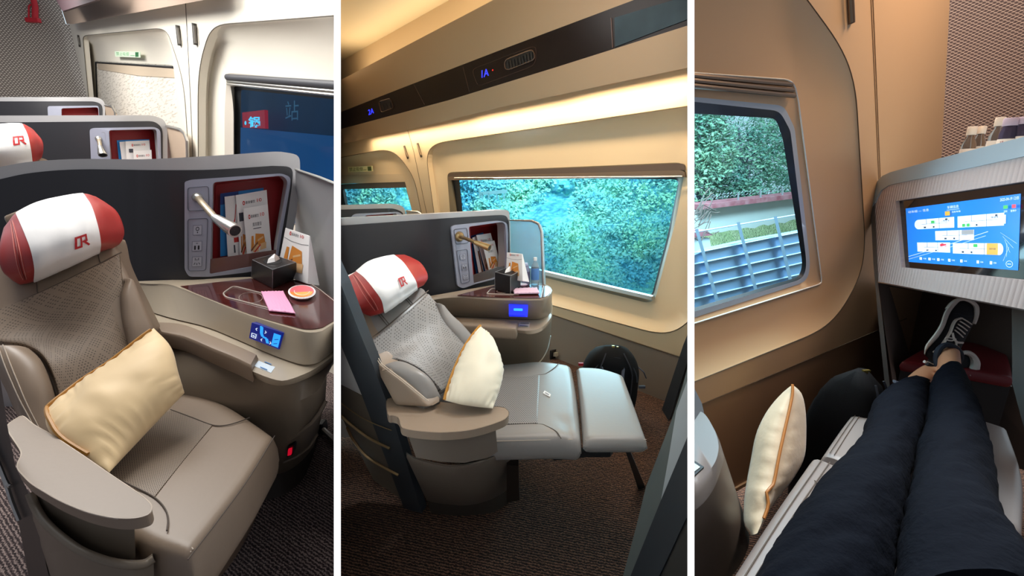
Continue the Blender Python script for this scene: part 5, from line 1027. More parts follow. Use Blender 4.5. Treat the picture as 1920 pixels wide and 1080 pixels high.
c = H(983, 535, .704); t = thing('dessert_cup', 'small pink rimmed saucer cup beside the tissue box in the middle cabin', 'cup', tuple(c)); m = MB(); m.lathe(Vector((c.x - .01, c.y - .02, .704)), [(.014, 0), (.021, .007), (.023, .009), (.020, .010)], 24); m.build('cup_body', mat('pink_rim_cup', 'd8b4cf', .4), t); m = MB(); m.lathe(Vector((c.x - .01, c.y - .02, .704)), [(.0005, .0105), (.019, .0105), (.019, .0098)], 24, caps=False); m.build('cup_label', mat('cup_face', 'e9e6f2', .4), t)
wrapper('pale pink wrapped towel lying on the middle cabin table', [(960, 540), (1007, 539), (1012, 548), (964, 549)], .714, mat('pale_pink_wrapper', 'eac6da', .45, bump=(60, .2, .002)))
# ---- recliner
tr_ = thing('recliner_seat', 'reclined taupe leather seat with raised footrest by the middle window', 'seat', (H(1000, 900, 0).x, H(1000, 900, 0).y, 0), 'taupe recliner seats')
bk = Net([d([(650, 570), (690, 562), (740, 550), (793, 535)], [1.26, 1.30, 1.36, 1.46]), d([(688, 641), (730, 608), (765, 578), (803, 545)], [1.21, 1.26, 1.32, 1.42]), d([(711, 682), (755, 650), (800, 615), (848, 588)], [1.20, 1.26, 1.33, 1.42]), d([(755, 718), (795, 695), (840, 660), (880, 620)], [1.19, 1.26, 1.34, 1.44]), d([(800, 762), (840, 740), (880, 700), (915, 655)], [1.19, 1.26, 1.36, 1.46])])
m = MB(); cushion(m, bk, .10, .022, 18, 22); bo = m.build('backrest', L2['leather'], tr_)
m = MB(); m.tube([bk.off(u / 10, .25, .001) for u in range(11)], .0018, 5)
for u_ in (.30, .33, .72, .745): m.tube([bk.off(u_, .12 + .13 * i / 4, .0015) for i in range(5)], .0012, 4)
m.build('backrest_seam', M['seam'], bo)
cpn = Net([d([(690, 643), (732, 611), (767, 582), (802, 551)], [1.20, 1.25, 1.31, 1.405]), d([(712, 682), (745, 650), (785, 618), (826, 583)], [1.19, 1.24, 1.31, 1.40]), d([(745, 677), (780, 665), (812, 640), (840, 610)], [1.20, 1.245, 1.31, 1.39]), d([(790, 698), (815, 690), (840, 665), (862, 638)], [1.21, 1.25, 1.31, 1.39]), d([(826, 736), (845, 722), (865, 695), (885, 665)], [1.21, 1.26, 1.32, 1.39])])
m = MB(); cushion(m, cpn, .03, .005, 18, 22, .003, lift=.008); m.build('perforated_panel', L2['perf_back'], bo)
m = MB(); cushion(m, [d([(826, 566), (830, 569)], [1.385, 1.40]), d([(827, 590), (848, 588)], [1.375, 1.405]), d([(838, 612), (868, 606)], [1.37, 1.41]), d([(858, 637), (889, 630)], [1.375, 1.41]), d([(872, 660), (905, 655)], [1.375, 1.41])], .05, .014, 8, 14, .006); m.build('side_bolster', L2['leather'], bo)
m = MB(); lbn = Net([d([(715, 683), (740, 676), (765, 680)], [1.17, 1.18, 1.2]), d([(735, 700), (765, 690), (790, 696)], [1.15, 1.16, 1.19]), d([(765, 723), (795, 710), (812, 717)], [1.14, 1.15, 1.18]), d([(800, 752), (818, 752), (832, 748)], [1.13, 1.15, 1.17])]); cushion(m, lbn, .05, .012, 12, 14, .006); m.build('side_bolster', L2['leather'], bo)
m = MB(); fl = Net([d([(660, 590), (690, 642)], [1.23, 1.195]), d([(680, 650), (713, 684)], [1.20, 1.165]), d([(708, 700), (755, 716)], [1.18, 1.135]), d([(740, 762), (806, 765)], [1.16, 1.12])]); cushion(m, fl, .05, .01, 8, 14, .004); m.build('backrest_side', L2['side'], bo)
m = MB()
for o_ in (0, 3): m.tube([P(x + o_, y - o_ * .5, dd) for x, y, dd in ((662, 590, 1.21), (686, 640, 1.185), (713, 684, 1.155), (755, 716, 1.125), (800, 753, 1.112))], .0014, 5)
m.build('bolster_stitching', M['stitch'], bo)
hr = Net([d([(654, 518), (668, 509), (690, 492), (715, 483), (740, 478.5), (760, 478)], [1.31, 1.32, 1.34, 1.37, 1.40, 1.46]), d([(654, 538), (683, 521), (705, 507), (731, 496), (756, 492), (784, 491)], [1.24, 1.22, 1.24, 1.26, 1.30, 1.40]), d([(659, 560), (700, 541), (724, 527), (747, 514), (770, 511), (798, 512)], [1.19, 1.17, 1.19, 1.22, 1.26, 1.37]), d([(671, 579), (715, 563), (738, 549), (758, 537), (780, 528), (800, 526)], [1.18, 1.17, 1.19, 1.22, 1.26, 1.36]), d([(695, 593), (720, 585), (741, 571), (762, 556), (782, 541), (794, 535)], [1.20, 1.20, 1.22, 1.25, 1.29, 1.36])])
headrest(tr_, hr, .10, .022, .006, (.2, .8), (.535, .635, .58, .72), seam_u=.12)
m = MB(); cushion(m, [d([(638, 520), (655, 514), (672, 506)], [1.33, 1.33, 1.34]), d([(640, 528), (655, 524), (668, 516)], [1.30, 1.30, 1.31]), d([(649, 536), (655, 533), (660, 528)], [1.29, 1.29, 1.30])], .008, .003, 6, 5); m.build('cover_flap', M['white'], bo)
F42 = .42
scn = Net([[H(x, y, F42) for x, y in r_] for r_ in ([(870, 684), (948, 681), (1014, 676), (1072, 682)], [(860, 730), (940, 728), (1012, 722), (1080, 724)], [(860, 775), (940, 775), (1010, 772), (1086, 770)], [(870, 826), (940, 825), (1040, 823), (1091, 826)])])
m = MB(); cushion(m, scn, .075, .028, 20, 18, .004, down=(0, 0, -1), fn=lambda u, v: .004 * sin(pi * u) - (.004 * math.exp(-((u - .86) ** 2) * 400) * (v > .75))); co2 = m.build('seat_cushion', L2['leather'], tr_)
FF = Flat(.4255)
m = MB(); pin = Net([[H(x, y, .426) for x, y in r_] for r_ in ([(880, 712), (944, 709), (1012, 704.5)], [(880, 752), (946, 750), (1010, 748)], [(880, 797), (946, 796), (1008, 794.5)])]); cushion(m, pin, .012, .002, 14, 14, 0, down=(0, 0, -1), lift=.0042); m.build('perforated_insert', L2['perf'], co2)
m = MB(); m.line(sm([(880, 711), (944, 708), (1012, 703), (1026, 699), (1040, 689), (1048, 681)], 5), FF, .0015); m.build('cushion_seam', M['seam'], co2); m = MB(); m.line(sm([(880, 798), (944, 797), (1008, 795), (1026, 799.5), (1043, 809), (1052, 822)], 5), FF, .0015); m.build('cushion_seam', M['seam'], co2)
m = MB(); m.line([(880, 829), (940, 827), (1052, 824), (1084, 824)], FF, .0012, -.012); m.line([(880, 832), (940, 830), (1052, 827), (1086, 828)], FF, .0012, -.018); m.build('cushion_stitching', M['stitch'], co2)
m = MB(); q = [(1021, 732), (1033, 739), (1031, 744), (1018, 737)]; m.plate(q, FF, .003, .002); marks(m, q, FF, .0035, [(1, 'line', [(.2, .6), (.8, .6)], .12), (1, 'line', [(.2, .35), (.8, .35)], .12)]); m.build('care_tag', [M['paper'], M['ink']], co2, smooth=False)
fn_ = Net([[H(x, y, zq) for x, y, zq in r_] for r_ in ([(1081, 686, .42), (1125, 689, .42), (1169, 702, .42)], [(1088, 752, .42), (1138, 752, .42), (1190, 758, .42)], [(1094, 826, .42), (1150, 826, .42), (1215, 826, .42)])])
m = MB(); cushion(m, fn_, .045, .018, 14, 16, .004, down=(0, 0, -1)); fo = m.build('footrest', L2['leather'], tr_)
m = MB(); m.line([(1097, 824), (1150, 824.5), (1212, 824)], FF, .0012, -.010); m.line([(1097, 828), (1150, 828.5), (1212, 828)], FF, .0012, -.016); m.build('footrest_stitching', M['stitch'], fo)
m = MB(); m.loft([[H(1170, 838, .37), H(1178, 838, .37), H(1178, 834, .36), H(1170, 834, .36)], [H(1197, 918, .0), H(1210, 914, .0), H(1208, 908, .0), H(1195, 912, .0)]], cap0=True, cap1=True); m.build('support_leg', M['rubber'], tr_)
m = MB(); m.plate([(1020, 840), (1150, 838), (1145, 846), (1100, 846), (1040, 852)], Flat(.345), 0, .02); m.build('seat_frame', M['dark'], tr_)
m = MB(); m.loft([[H(x, y, .33) for x, y in ((860, 850), (925, 850), (925, 780), (860, 780))], [H(x, y, 0) for x, y in ((880, 930), (925, 920), (925, 860), (880, 860))]], cap0=True, cap1=True); m.build('seat_base', mat('seat_base_dark', '1f1a17', .6), tr_)
ar = [(727, 748), (760, 749), (798, 751), (860, 757), (936, 763), (950, 768), (954, 775), (950, 783), (938, 790), (905, 801), (871, 808), (827, 811), (782, 808), (757, 803), (751, 797), (749, 788), (745, 782), (737, 779), (727, 776)]
ar = sm(ar, 4, True); FA = Flat(.52); m = MB(); m.plate(ar, FA, 0, .021); ao = m.build('armrest', L2['side'], tr_, bevel=.003)
m = MB(); m.line(ar, FA, .0014, -.0012, closed=True); m.build('armrest_piping', M['seam'], ao)
as_ = Sheet([(740, 840, 1.10), (800, 850, 1.07), (870, 860, 1.075), (935, 850, 1.10)]); m = MB(); m.plate([(765, 815), (850, 820), (929, 800), (933, 847), (916, 858), (871, 868), (827, 866), (780, 858)], as_, 0, .05, step=10, rd=True); m.build('armrest_support', mat('support_dark_taupe', '6c6156', .4), tr_)
lt3 = [(762, 851), (780, 861), (827, 873), (860, 874.5), (905, 866), (934, 851), (957, 838)]
lipz = Hs(resamp(sm(lt3, 5), 24), .37); bot_ = Hs(resamp(sm([(800, 938), (812, 942), (840, 946), (871, 948), (905, 942), (930, 932), (962, 911)], 5), 24), .06); b2_ = Hs(resamp(sm([(808, 962), (830, 965), (860, 967), (895, 965), (927, 960), (960, 938), (962, 930)], 5), 24), .0)
m = MB(); m.loft([[p + (p - CAM).normalized() * .10 + Vector((0, 0, 0)) for p in lipz], [p + (p - CAM).normalized() * .02 + Vector((0, 0, .006)) for p in lipz], lipz, [p - Vector((0, 0, .012)) for p in lipz], bot_], closed=False); m.build('armrest_base', mat('base_dark_taupe', '6a5f55', .38), tr_, ang=50)
m = MB(); m.loft([[p + (p - CAM).normalized() * .01 for p in bot_], b2_], closed=False); m.build('kick_plate', M['kick'], tr_)
m = MB(); m.plate([(950, 872), (972, 873), (974, 938), (950, 943)], Plane3((950, 872, 1.28), (974, 873, 1.28), (962, 945, 1.40)), 0, .03); m.build('seat_hinge_cover', mat('hinge_dark','241d18',.5), tr_)
t = thing('pillow', 'cream pillow with golden piping standing on the reclined seat', 'pillow', tuple(H(880, 755, .43)))
pn = Net([d([(831, 750), (852, 695), (874, 648), (900, 611)], [1.13, 1.20, 1.26, 1.33]), d([(860, 757), (876, 705), (893, 660), (907, 618)], [1.11, 1.18, 1.24, 1.32]), d([(893, 762), (912, 720), (920, 680), (914, 626)], [1.11, 1.17, 1.24, 1.32]), d([(924, 766), (938, 725), (940, 690), (920, 634)], [1.12, 1.19, 1.26, 1.33])])
m = MB(); pillow(m, pn, .035, 40, 34, 9, .0022); po = m.build('pillow_case', mat('pale_satin', 'e6dcc4', .5, sheen=.3, bump=(25, .12, .003)), t, ang=80)
m = MB(); m.tube([pn.off(i / 30, .03, .035 * max(0, 16 * (i / 30) * (1 - i / 30) * .03 * .97) ** .55 + .002) for i in range(31)], .0045, 6); m.build('piping', M['piping'], po)
# ---- aisle side shell, left edge
t = thing('aisle_shell', 'dark blue grey post and beige shell side at the left edge of the middle cabin', 'privacy shell', (H(760, 940, 0).x, H(760, 940, 0).y, 0))
pp = Plane3((640, 560, 1.06), (791, 962, 1.46), (639, 860, 1.52))
m = MB(); m.plate([(600, 450), (640, 535), (673, 620), (700, 686), (735, 780), (745, 811), (791, 962), (758, 955), (698, 793), (678, 740), (639, 647), (600, 560)], pp, 0, .03); m.build('shell_post', mat('post_blue_grey', '464b51', .3, .3), t, bevel=.006)
m = MB(); m.plate([(600, 540), (639, 640), (680, 743), (639, 722), (600, 700)], pp, -.012, .02); m.build('shell_screen', mat('pale_screen', 'e6e2de', .4), t)
m = MB(); m.plate([(600, 700), (639, 722), (680, 743), (698, 793), (756, 938), (700, 900), (675, 850), (655, 812), (639, 778), (600, 720)], pp, -.010, .02); m.build('shell_side', mat('shell_side_beige', '7f7262', .4), t)
m = MB()
for pts in ([(639, 779), (660, 798), (693, 822), (731, 841)], [(651, 802), (665, 829), (693, 860), (747, 891)]): m.line(sm(pts, 5), pp, .005, .003)
m.line(sm([(639, 756), (670, 778), (698, 793), (734, 807)], 4), pp, .0015, .003); m.build('trim_strip', mat('bronze_trim', 'b39468', .3, .7), t)
# ---- next pod screen at the right edge
t = thing('pod_screen', 'pale and dark slanted pod screen edge at the right side of the middle cabin', 'screen', (H(1230, 1075, 0).x, H(1230, 1075, 0).y, 0))
p1 = Plane3((1289, 680, 1.20), (1168, 1080, 1.15), (1330, 1080, 1.0))
m = MB(); m.plate([(1300, 650), (1281, 719), (1262, 780), (1211, 913), (1192, 991), (1160, 1110), (1200, 1110), (1252, 900), (1330, 760)], p1, -.01, .02); m.build('screen_edge', mat('screen_edge_grey', '5d6664', .4), t)
m = MB(); m.plate([(1330, 600), (1268, 770), (1255, 850), (1239, 940), (1260, 900), (1330, 800)], p1, .0, .01); m.build('screen_pane', mat('screen_pale', 'a4adb1', .3), t)
m = MB(); m.plate([(1330, 740), (1289, 819), (1240, 936), (1170, 1110), (1222, 1110), (1289, 966), (1330, 890)], p1, .006, .02); m.build('screen_post', mat('post_dark_blue', '1d242b', .35), t)
m = MB(); m.plate([(1330, 890), (1289, 966), (1222, 1110), (1330, 1110)], p1, .0, .01); m.build('screen_lower', mat('lower_olive', '2d2c28', .5), t)
t = thing('pod_post', 'narrow dark post between the window wall and the pale pod screen', 'post', (H(1248, 785, 0).x, H(1248, 785, 0).y, 0)); p3_ = Plane3((1289, 640, 1.9), (1248, 780, 2.0), (1310, 780, 1.9))
m = MB(); m.plate([(1300, 600), (1281, 647), (1241, 768), (1254, 790), (1300, 640)], p3_, 0, .03); m.build('post_body', mat('post_dark_grey', '383a3c', .4), t); m = MB(); m.plate([(1300, 630), (1254, 782), (1262, 790), (1300, 690)], p3_, -.03, .02); m.build('post_side', mat('post_brown', '5a4f46', .5), t)
# ---- backpack
def backpack(lab, cx, cy, dd, hw, hh, handle, group=None, rt=Vector((1, 0, 0)), fw=Vector((0, -1, -.12))):
    """hw, hh half width and half height in px"""
    c = P(cx, cy + hh, dd); t = thing('backpack', lab, 'backpack', tuple(c), group); rt = rt.normalized(); sc_ = dd / FPX
    up = Vector((0, -.12, 1)).normalized(); fw = fw.normalized(); ctr = P(cx, cy, dd)
    bm_ = mat('black_nylon', '08080b', .8, spec=.25, bump=(300, .25, .001)); m = MB(); rings = []
    for k in range(15):
        v = -1 + 2 * k / 14; wv = (1 - max(0, v) ** 3.0 * .62) * (1 - max(0, -v) ** 6 * .12); dv = .085 * (1 - abs(v) ** 4 * .7)
        if k in (0, 14): wv *= .75; dv *= .45
        rings.append([ctr + up * (v * hh * sc_) + rt * (hw * sc_ * wv * math.copysign(abs(cos(a)) ** .65, cos(a))) + fw * (dv * math.copysign(abs(sin(a)) ** .75, sin(a)) + .006 * noise.noise(Vector((cos(a) * 3, v * 4, sin(a) * 3)))) for a in [2 * pi * i / 28 for i in range(28)]])
    m.loft(rings, cap0=True, cap1=True); bo_ = m.build('bag_body', bm_, t, ang=70)
    m = MB(); rings = []
    for k in range(9):
        v = -1 + 2 * k / 8; wv = .62 * (1 - abs(v) ** 4 * .3); rings.append([ctr + up * ((v * .42 - .38) * hh * sc_) + rt * (hw * sc_ * wv * math.copysign(abs(cos(a)) ** .6, cos(a))) + fw * (.075 + .030 * (1 - abs(v) ** 4 * .8) * sin(a)) for a in [2 * pi * i / 20 for i in range(20)]])
    m.loft(rings, cap0=True, cap1=True); m.build('front_pocket', bm_, t, ang=70)
    for s_ in (-1, 1):
        m = MB(); m.tube([ctr + up * (hh * sc_ * (.93 - 1.5 * i / 12)) + rt * (hw * sc_ * s_ * (.30 + .30 * sin(pi * .5 * min(1, i / 5)))) + fw * (.088 * (1 - abs(.93 - 1.5 * i / 12) ** 4 * .62)) for i in range(13)], .003, 5); m.build('panel_seam', mat('seam_tape', '2a2b33', .6), bo_)
    m = MB(); z_ = [ctr + up * (hh * sc_ * (.62 * sin(a) + .2)) + rt * (hw * sc_ * .80 * cos(a)) + fw * (.082 - .03 * sin(a)) for a in [pi * i / 16 for i in range(17)]]; m.tube(z_, .003, 5); m.build('zipper', mat('zip_grey', '3d3d44', .4, .5), bo_)
    m = MB(); hd = [ctr + up * (hh * sc_ * y) + rt * (hw * sc_ * x) + fw * z for x, y, z in handle]; m.tube(cr_curve(hd, 6), .0075, 6, flat=.5); m.build('carry_handle', mat('webbing', '484c58', .7), t)
    m = MB(); p0 = ctr + up * (hh * sc_ * .98) + rt * .0 ; m.box(p0 + fw * .01, .012, .008, .02); m.box(p0 + fw * .01 + rt * .02, .008, .008, .012); m.build('zip_pull', mat('zip_gold', 'a08a4a', .3, .8), t)
    m = MB(); s0 = ctr + rt * (hw * sc_ * .92) + fw * .02; m.tube([s0 + up * (hh * sc_ * .45), s0 + rt * .03 + up * (hh * sc_ * .30), s0 + rt * .045 + up * (hh * sc_ * .12)], .007, 6, flat=.4); m.box(s0 + rt * .03 - up * (hh * sc_ * .15), .03, .012, .012); m.build('side_strap', mat('webbing', '484c58', .7), t)
    return t
backpack('black backpack on the floor between the footrest and the middle window wall', 1143, 712, 2.06, 52, 71, [(-.45, .62, .07), (-.25, .22, .115), (0, .02, .125), (.18, .25, .115), (.30, .62, .07)])
m = MB(); m.box(P(1089, 683, 1.75), .02, .008, .012); tag(m.build('bag_tag', mat('tag_red', 'a01820', .5)), 'tiny red tag beside the black backpack', 'tag')


# ================================================================== RIGHT BAY
BAY = (1302.0, None)
rw = Sheet([(1240, 400, .9422), (1302, 400, 1.0), (1775, 400, 1.90)], False)
rwm = mat('tan_wall_panel', 'c9a27a', .5, bump=(160, .06, .001))
gR = rq([(1200, -60), (1470, -60), (1602, 120), (1625, 500), (1560, 612), (1200, 757)], [4, 60, 90, 80, 60, 4], 10)
iR = rq([(1200, 130), (1488, 150), (1497, 190), (1541, 528), (1536, 533), (1200, 638)], [4, 22, 6, 12, 10, 4], 10)
w = MB(); w.plate([(1180, -160), (1785, -160), (1781, 0), (1765, 297), (1760, 700), (1646, 619), (1406, 720), (1180, 815)], rw, 0, .04, [gR])
w.rings([gR, [(a[0] * .95 + b[0] * .05, a[1] * .95 + b[1] * .05) for a, b in zip(gR, iR)], [(a[0] * .65 + b[0] * .35, a[1] * .65 + b[1] * .35) for a, b in zip(gR, iR)], [(a[0] * .38 + b[0] * .62, a[1] * .38 + b[1] * .62) for a, b in zip(gR, iR)], iR], rw, [0, -.005, -.024, -.040, -.044])
wo = struct(w.build('wall_window', rwm, ang=60), 'tan window wall panel with a rounded window recess in the right cabin')
w = MB(); w.plate([(1180, 815), (1406, 720), (1646, 619), (1760, 570), (1760, 800), (1640, 820), (1401, 907), (1378, 917), (1180, 1020)], rw, -.003, .04); w.build('lower_panel', mat('brown_lower_panel', '9a7557', .5), wo)
g = MB(); g.line(gR, rw, .0013, .0005, closed=True); g.line([(1180, 815), (1406, 720), (1646, 619), (1700, 597)], rw, .0015, .0005); g.build('panel_joint', mat('panel_gap_brown', '5a4936', .8), wo)
g = MB(); g.line([(1632, -20), (1639, 133), (1648, 345)], rw, .0016, .0005); g.line([(1636, -20), (1642.5, 133), (1651, 345)], rw, .0012, .001); g.build('panel_joint', mat('panel_gap_tan', '8f6c4b', .7), wo)
b = MB(); b.plate([(1180, 1003), (1378, 917), (1401, 904), (1660, 790), (1660, 796), (1401, 910), (1378, 923), (1180, 1010)], rw, .003, .01); struct(b.build('baseboard_window', mat('tan_strip', 'a98765', .5)), 'thin tan baseboard behind the cream pillow')
f = MB(); f.add([(.3, .2, 0), (4.2, .2, 0), (4.2, 3.2, 0), (.3, 3.2, 0)], [(0, 1, 2, 3)]); f.add([(.3, .2, -.03), (4.2, .2, -.03), (4.2, 3.2, -.03), (.3, 3.2, -.03)], [(3, 2, 1, 0)]); struct(f.build('floor', mat('brown_ribbed_carpet_warm', '2c1d17'), smooth=False), 'dark carpet floor below the right cabin seat')
# window
t = thing('window_5', 'window with a noise barrier, white wall and trees outside', 'window', tuple(rw.at(1400, 560, -.05))); t['kind'] = 'structure'
frm = rq([(1200, 172), (1470, 198), (1490, 240), (1520, 500), (1512, 528), (1200, 628)], [4, 16, 10, 30, 20, 4], 10)
drk = rq([(1200, 180), (1462, 208), (1482, 245), (1513, 498), (1505, 523), (1200, 615)], [4, 16, 10, 26, 18, 4], 10)
gls = rq([(1200, 207), (1455, 222), (1468, 262), (1505, 495), (1498, 519), (1200, 607)], [4, 14, 8, 20, 14, 4], 10)
r = MB(); r.rings([iR, frm], rw, [-.044, -.052]); r.build('reveal', rwm, t)
r = MB(); r.line(iR[:-6], rw, .0022, -.042); r.build('reveal_edge', mat('cream_edge', 'e9e2d6', .3), t)
r = MB(); r.rings([frm, drk], rw, [-.050, -.052]); r.build('window_frame', mat('silver_frame', 'b5bcc4', .3, .2), t)
r = MB(); r.rings([drk, gls], rw, [-.052, -.062]); r.build('window_seal', M['rubber'], t)
r = MB(); r.plate([(1200, 190), (1475, 215), (1500, 400), (1512, 515), (1495, 530), (1200, 612)], rw, -.066, .004); r.build('pane', glass_mat('day_glass', 'e4fbff', .04), t)
for k, (y0_, y1_) in enumerate(((133, 153), (142, 164), (152, 174))):
    r = MB(); r.tube([rw.at(1260, y0_ + 5, -.036), rw.at(1484 + k * 3, y1_ + 6, -.036)], .0058, 8); r.build('blind_rail', mat('bronze_blind_rail', '6f5744', .35, .5), t)
t = thing('coat_hook', 'bronze coat hook slot high on the tan wall near the top edge', 'hook', tuple(rw.at(1595, 50)))
h = MB(); h.tube([rw.at(1591, -40, .002), rw.at(1595, 44, .002)], .0105, 12); h.build('hook_recess', mat('hook_bronze', '6e5643', .35, .5), t); h = MB(); h.tube([rw.at(1592, -40, .012), rw.at(1596, 42, .012)], .0045, 8); h.build('hook_bar', mat('bronze', '8c7a66', .3, .8), t)
# end wall
ew = Sheet([(1770, 200, 1.89), (2000, 200, 1.70)])
w = MB(); w.plate([(1781, -160), (2050, -160), (2050, 900), (1700, 900), (1750, 700), (1765, 297), (1781, 0)], ew, 0, .04)
struct(w.build('wall_end', mat('brown_woven_wall', '4d342a', .7, node=lattice_node('3a231c', 'a88c7a', .021, .065)), smooth=False), 'brown wall with woven lattice pattern behind the bottles')
# ---- outdoors
o_b, o_w, o_h = -1.1, -2.6, -2.0
gd = MB(); gd.add([(.8, 1.6, .0), (7, 1.6, 0), (7, 9, 0), (.8, 9, 0), (.8, 1.6, -.05), (7, 1.6, -.05), (7, 9, -.05), (.8, 9, -.05)], [(0, 1, 2, 3), (7, 6, 5, 4), (0, 4, 5, 1), (1, 5, 6, 2), (2, 6, 7, 3), (3, 7, 4, 0)]); struct(gd.build('ground', mat('earth_ground', '8a8570', .9), smooth=False), 'bare ground outside the right window')
ob = MB(); ob.plate([(1240, 505), (1327, 468), (1399, 452), (1494, 435), (1560, 422), (1560, 640), (1240, 720)], rw, o_b, .05)
bt = thing('noise_barrier', 'blue grey metal noise barrier with posts outside the right window', 'noise barrier', tuple(rw.at(1400, 560, o_b)))
ob.build('barrier_panel', mat('barrier_blue', '98bdea', .5), bt, smooth=False)
ob = MB()
for (a, b_) in (((1240, 446), (1560, 391)), ((1240, 487), (1560, 423)), ((1240, 508), (1560, 442)), ((1240, 531), (1560, 461)), ((1240, 553), (1560, 480)), ((1240, 575), (1560, 500)), ((1240, 598), (1560, 519)), ((1240, 620), (1560, 538))): ob.line([a, b_], rw, .0055, o_b + .004, n=4)
ob.build('barrier_rail', mat('barrier_rail', 'b9d3e6', .4), bt)
for (x0, y0_, x1, y1_) in ((1306, 430, 1352, 590), (1384, 417, 1432, 600), (1453.5, 406, 1500, 600), (1226, 450, 1265, 600)):
    ob = MB(); ob.plate([(x0 - 3, y0_), (x0 + 3, y0_ - 1), (x1 + 3.5, y1_), (x1 - 3.5, y1_)], rw, o_b + .05, .03, rd=True); ob.build('barrier_post', mat('barrier_post', '9cb9d8', .45), bt, smooth=False)
t = thing('compound_wall', 'white compound wall with red tiled coping behind the noise barrier', 'wall', tuple(rw.at(1400, 420, o_w)))
ob = MB(); ob.plate([(1240, 405), (1317, 391), (1485, 371), (1560, 362), (1560, 470), (1240, 520)], rw, o_w, .15); ob.build('wall_body', mat('whitewash', 'dfe9ea', .8), t, smooth=False)
ob = MB(); ob.plate([(1316, 384), (1400, 374), (1560, 356), (1560, 363), (1485, 373), (1317, 393)], rw, o_w + .1, .3); ob.build('tiled_coping', mat('red_tiles', 'a9606d', .7, vary=(9, 'c48a94')), t, smooth=False)
t = thing('wall_pier', 'low white wall piece with red coping at the left edge of the right window', 'wall', tuple(rw.at(1320, 470, o_h + .2)))
ob = MB(); ob.plate([(1240, 450), (1330, 446), (1336, 475), (1240, 490)], rw, o_h + .2, .2); ob.build('wall_body', mat('whitewash', 'dfe9ea', .8), t, smooth=False); ob = MB(); ob.plate([(1240, 437), (1324, 431), (1336, 441), (1240, 452)], rw, o_h + .22, .25); ob.build('tiled_coping', mat('red_tiles', 'a9606d'), t, smooth=False)
bank = MB(); gx, gy = 40, 10; vs = []
for j in range(gy + 1):
    for i in range(gx + 1):
        x = 1240 + 320 * i / gx; y = (436 - (x - 1340) * .16) + j * 9; p = rw.at(x, y, o_h - .4 + .16 * j * .25); vs.append(p + Vector((0, 0, .05 * noise.noise(p * 4))))
bank.add(vs, [(j * (gx + 1) + i, j * (gx + 1) + i + 1, (j + 1) * (gx + 1) + i + 1, (j + 1) * (gx + 1) + i) for j in range(gy) for i in range(gx)]); struct(bank.build('grass_bank', mat('dry_grass', '8f9a78', .9, vary=(7, '7d8f66'), bump=(40, 1, .05))), 'dry grass bank between the noise barrier and the white wall')
def tree(lab, spots, trunk, n, c0, c1, seed, size=.034, group='trees outside the right window'):
    rnd = random.Random(seed); cs = [(rw.at(x, y, of), r_) for x, y, of, r_ in spots]; base = rw.at(*trunk[0]); t = thing('tree', lab, 'tree', (base.x, base.y, 0), group)
    m = MB(); vs = []; fs = []
    for k in range(n):
        c, R_ = rnd.choice(cs); u = Vector((rnd.gauss(0, 1), rnd.gauss(0, 1), rnd.gauss(0, 1))).normalized() * R_ * rnd.random() ** .45; p = c + u
        a = Vector((rnd.gauss(0, 1), rnd.gauss(0, 1), rnd.gauss(0, 1))).normalized(); b_ = a.orthogonal().normalized(); s_ = size * rnd.uniform(.5, 1.3)
        i = len(vs); vs += [p - a * s_, p + b_ * s_ * .45, p + a * s_, p - b_ * s_ * .45]; fs.append((i, i + 1, i + 2, i + 3))
    m.add(vs, fs); o = m.build('foliage', mat('leaf_' + c0, c0, .7, vary=(3, c1)), t, smooth=False); o['kind'] = 'stuff'
    m = MB(); q = [rw.at(*p) for p in trunk]; q = [Vector((q[0].x, q[0].y, 0))] + q; m.tube(q, [.045 - .03 * i / (len(q) - 1) for i in range(len(q))], 7)
    for c, R_ in cs: m.tube([q[len(q) // 2], (q[-1] + c) / 2, c], .014, 5)
    m.build('trunk', mat('bark_grey', '6d7480', .8), t)
tree('broad blue green tree filling the middle of the right window, above the white wall', [(1380, 300, -3.6, .55), (1420, 260, -3.6, .5), (1350, 345, -3.6, .42), (1440, 330, -3.5, .45), (1400, 370, -3.4, .3)], [(1408, 420, -3.4), (1400, 350, -3.5), (1392, 300, -3.6), (1385, 240, -3.6)], 9000, '8fbd9c', '5f958c', 4)
tree('tall pale green tree at the left edge of the right window', [(1305, 260, -3.2, .5), (1330, 290, -3.2, .4), (1290, 330, -3.1, .45), (1320, 215, -3.2, .4)], [(1312, 430, -3.1), (1310, 350, -3.1), (1308, 250, -3.2)], 6500, '8fb596', '5f8f80', 5)
tree('leafy green tree at the right side of the right window', [(1478, 300, -3.9, .5), (1500, 350, -3.9, .5), (1465, 240, -3.9, .5), (1510, 270, -3.9, .5)], [(1495, 420, -3.9), (1490, 340, -3.9), (1485, 250, -3.9)], 6500, '86b392', '588a76', 6)
m = MB(); rnd = random.Random(3)
for k in range(16):
    a = Vector((1300 + rnd.uniform(-20, 10), rnd.uniform(400, 450), 0)); pts = [a]
    for j in range(4): pts.append(pts[-1] + Vector((rnd.uniform(2, 14), rnd.uniform(-22, 6), 0)))
    m.tube([rw.at(p.x, p.y, -1.6) for p in pts], .004, 4)
tag(m.build('bare_branches', mat('twig_brown', '6b5f5c', .8)), 'bare twigs at the left edge of the right window', 'branches', kind='stuff')
m = MB()
for x, y in ((1384, 380), (1426, 374), (1467, 370)): m.tube([rw.at(x, y, o_w + .05), rw.at(x, y - 18, o_w + .05)], .012, 5)
for k in range(2): m.tube([rw.at(x, 378 - (x - 1330) * .115 - 6 - 5 * k + 2.0 * sin(x * .9 + k), o_w + .05) for x in range(1330, 1560, 3)], .004, 3)
tag(m.build('wire_fence', mat('wire_grey', 'a9b7bd', .5, .5)), 'thin wire fence on top of the white compound wall', 'fence')

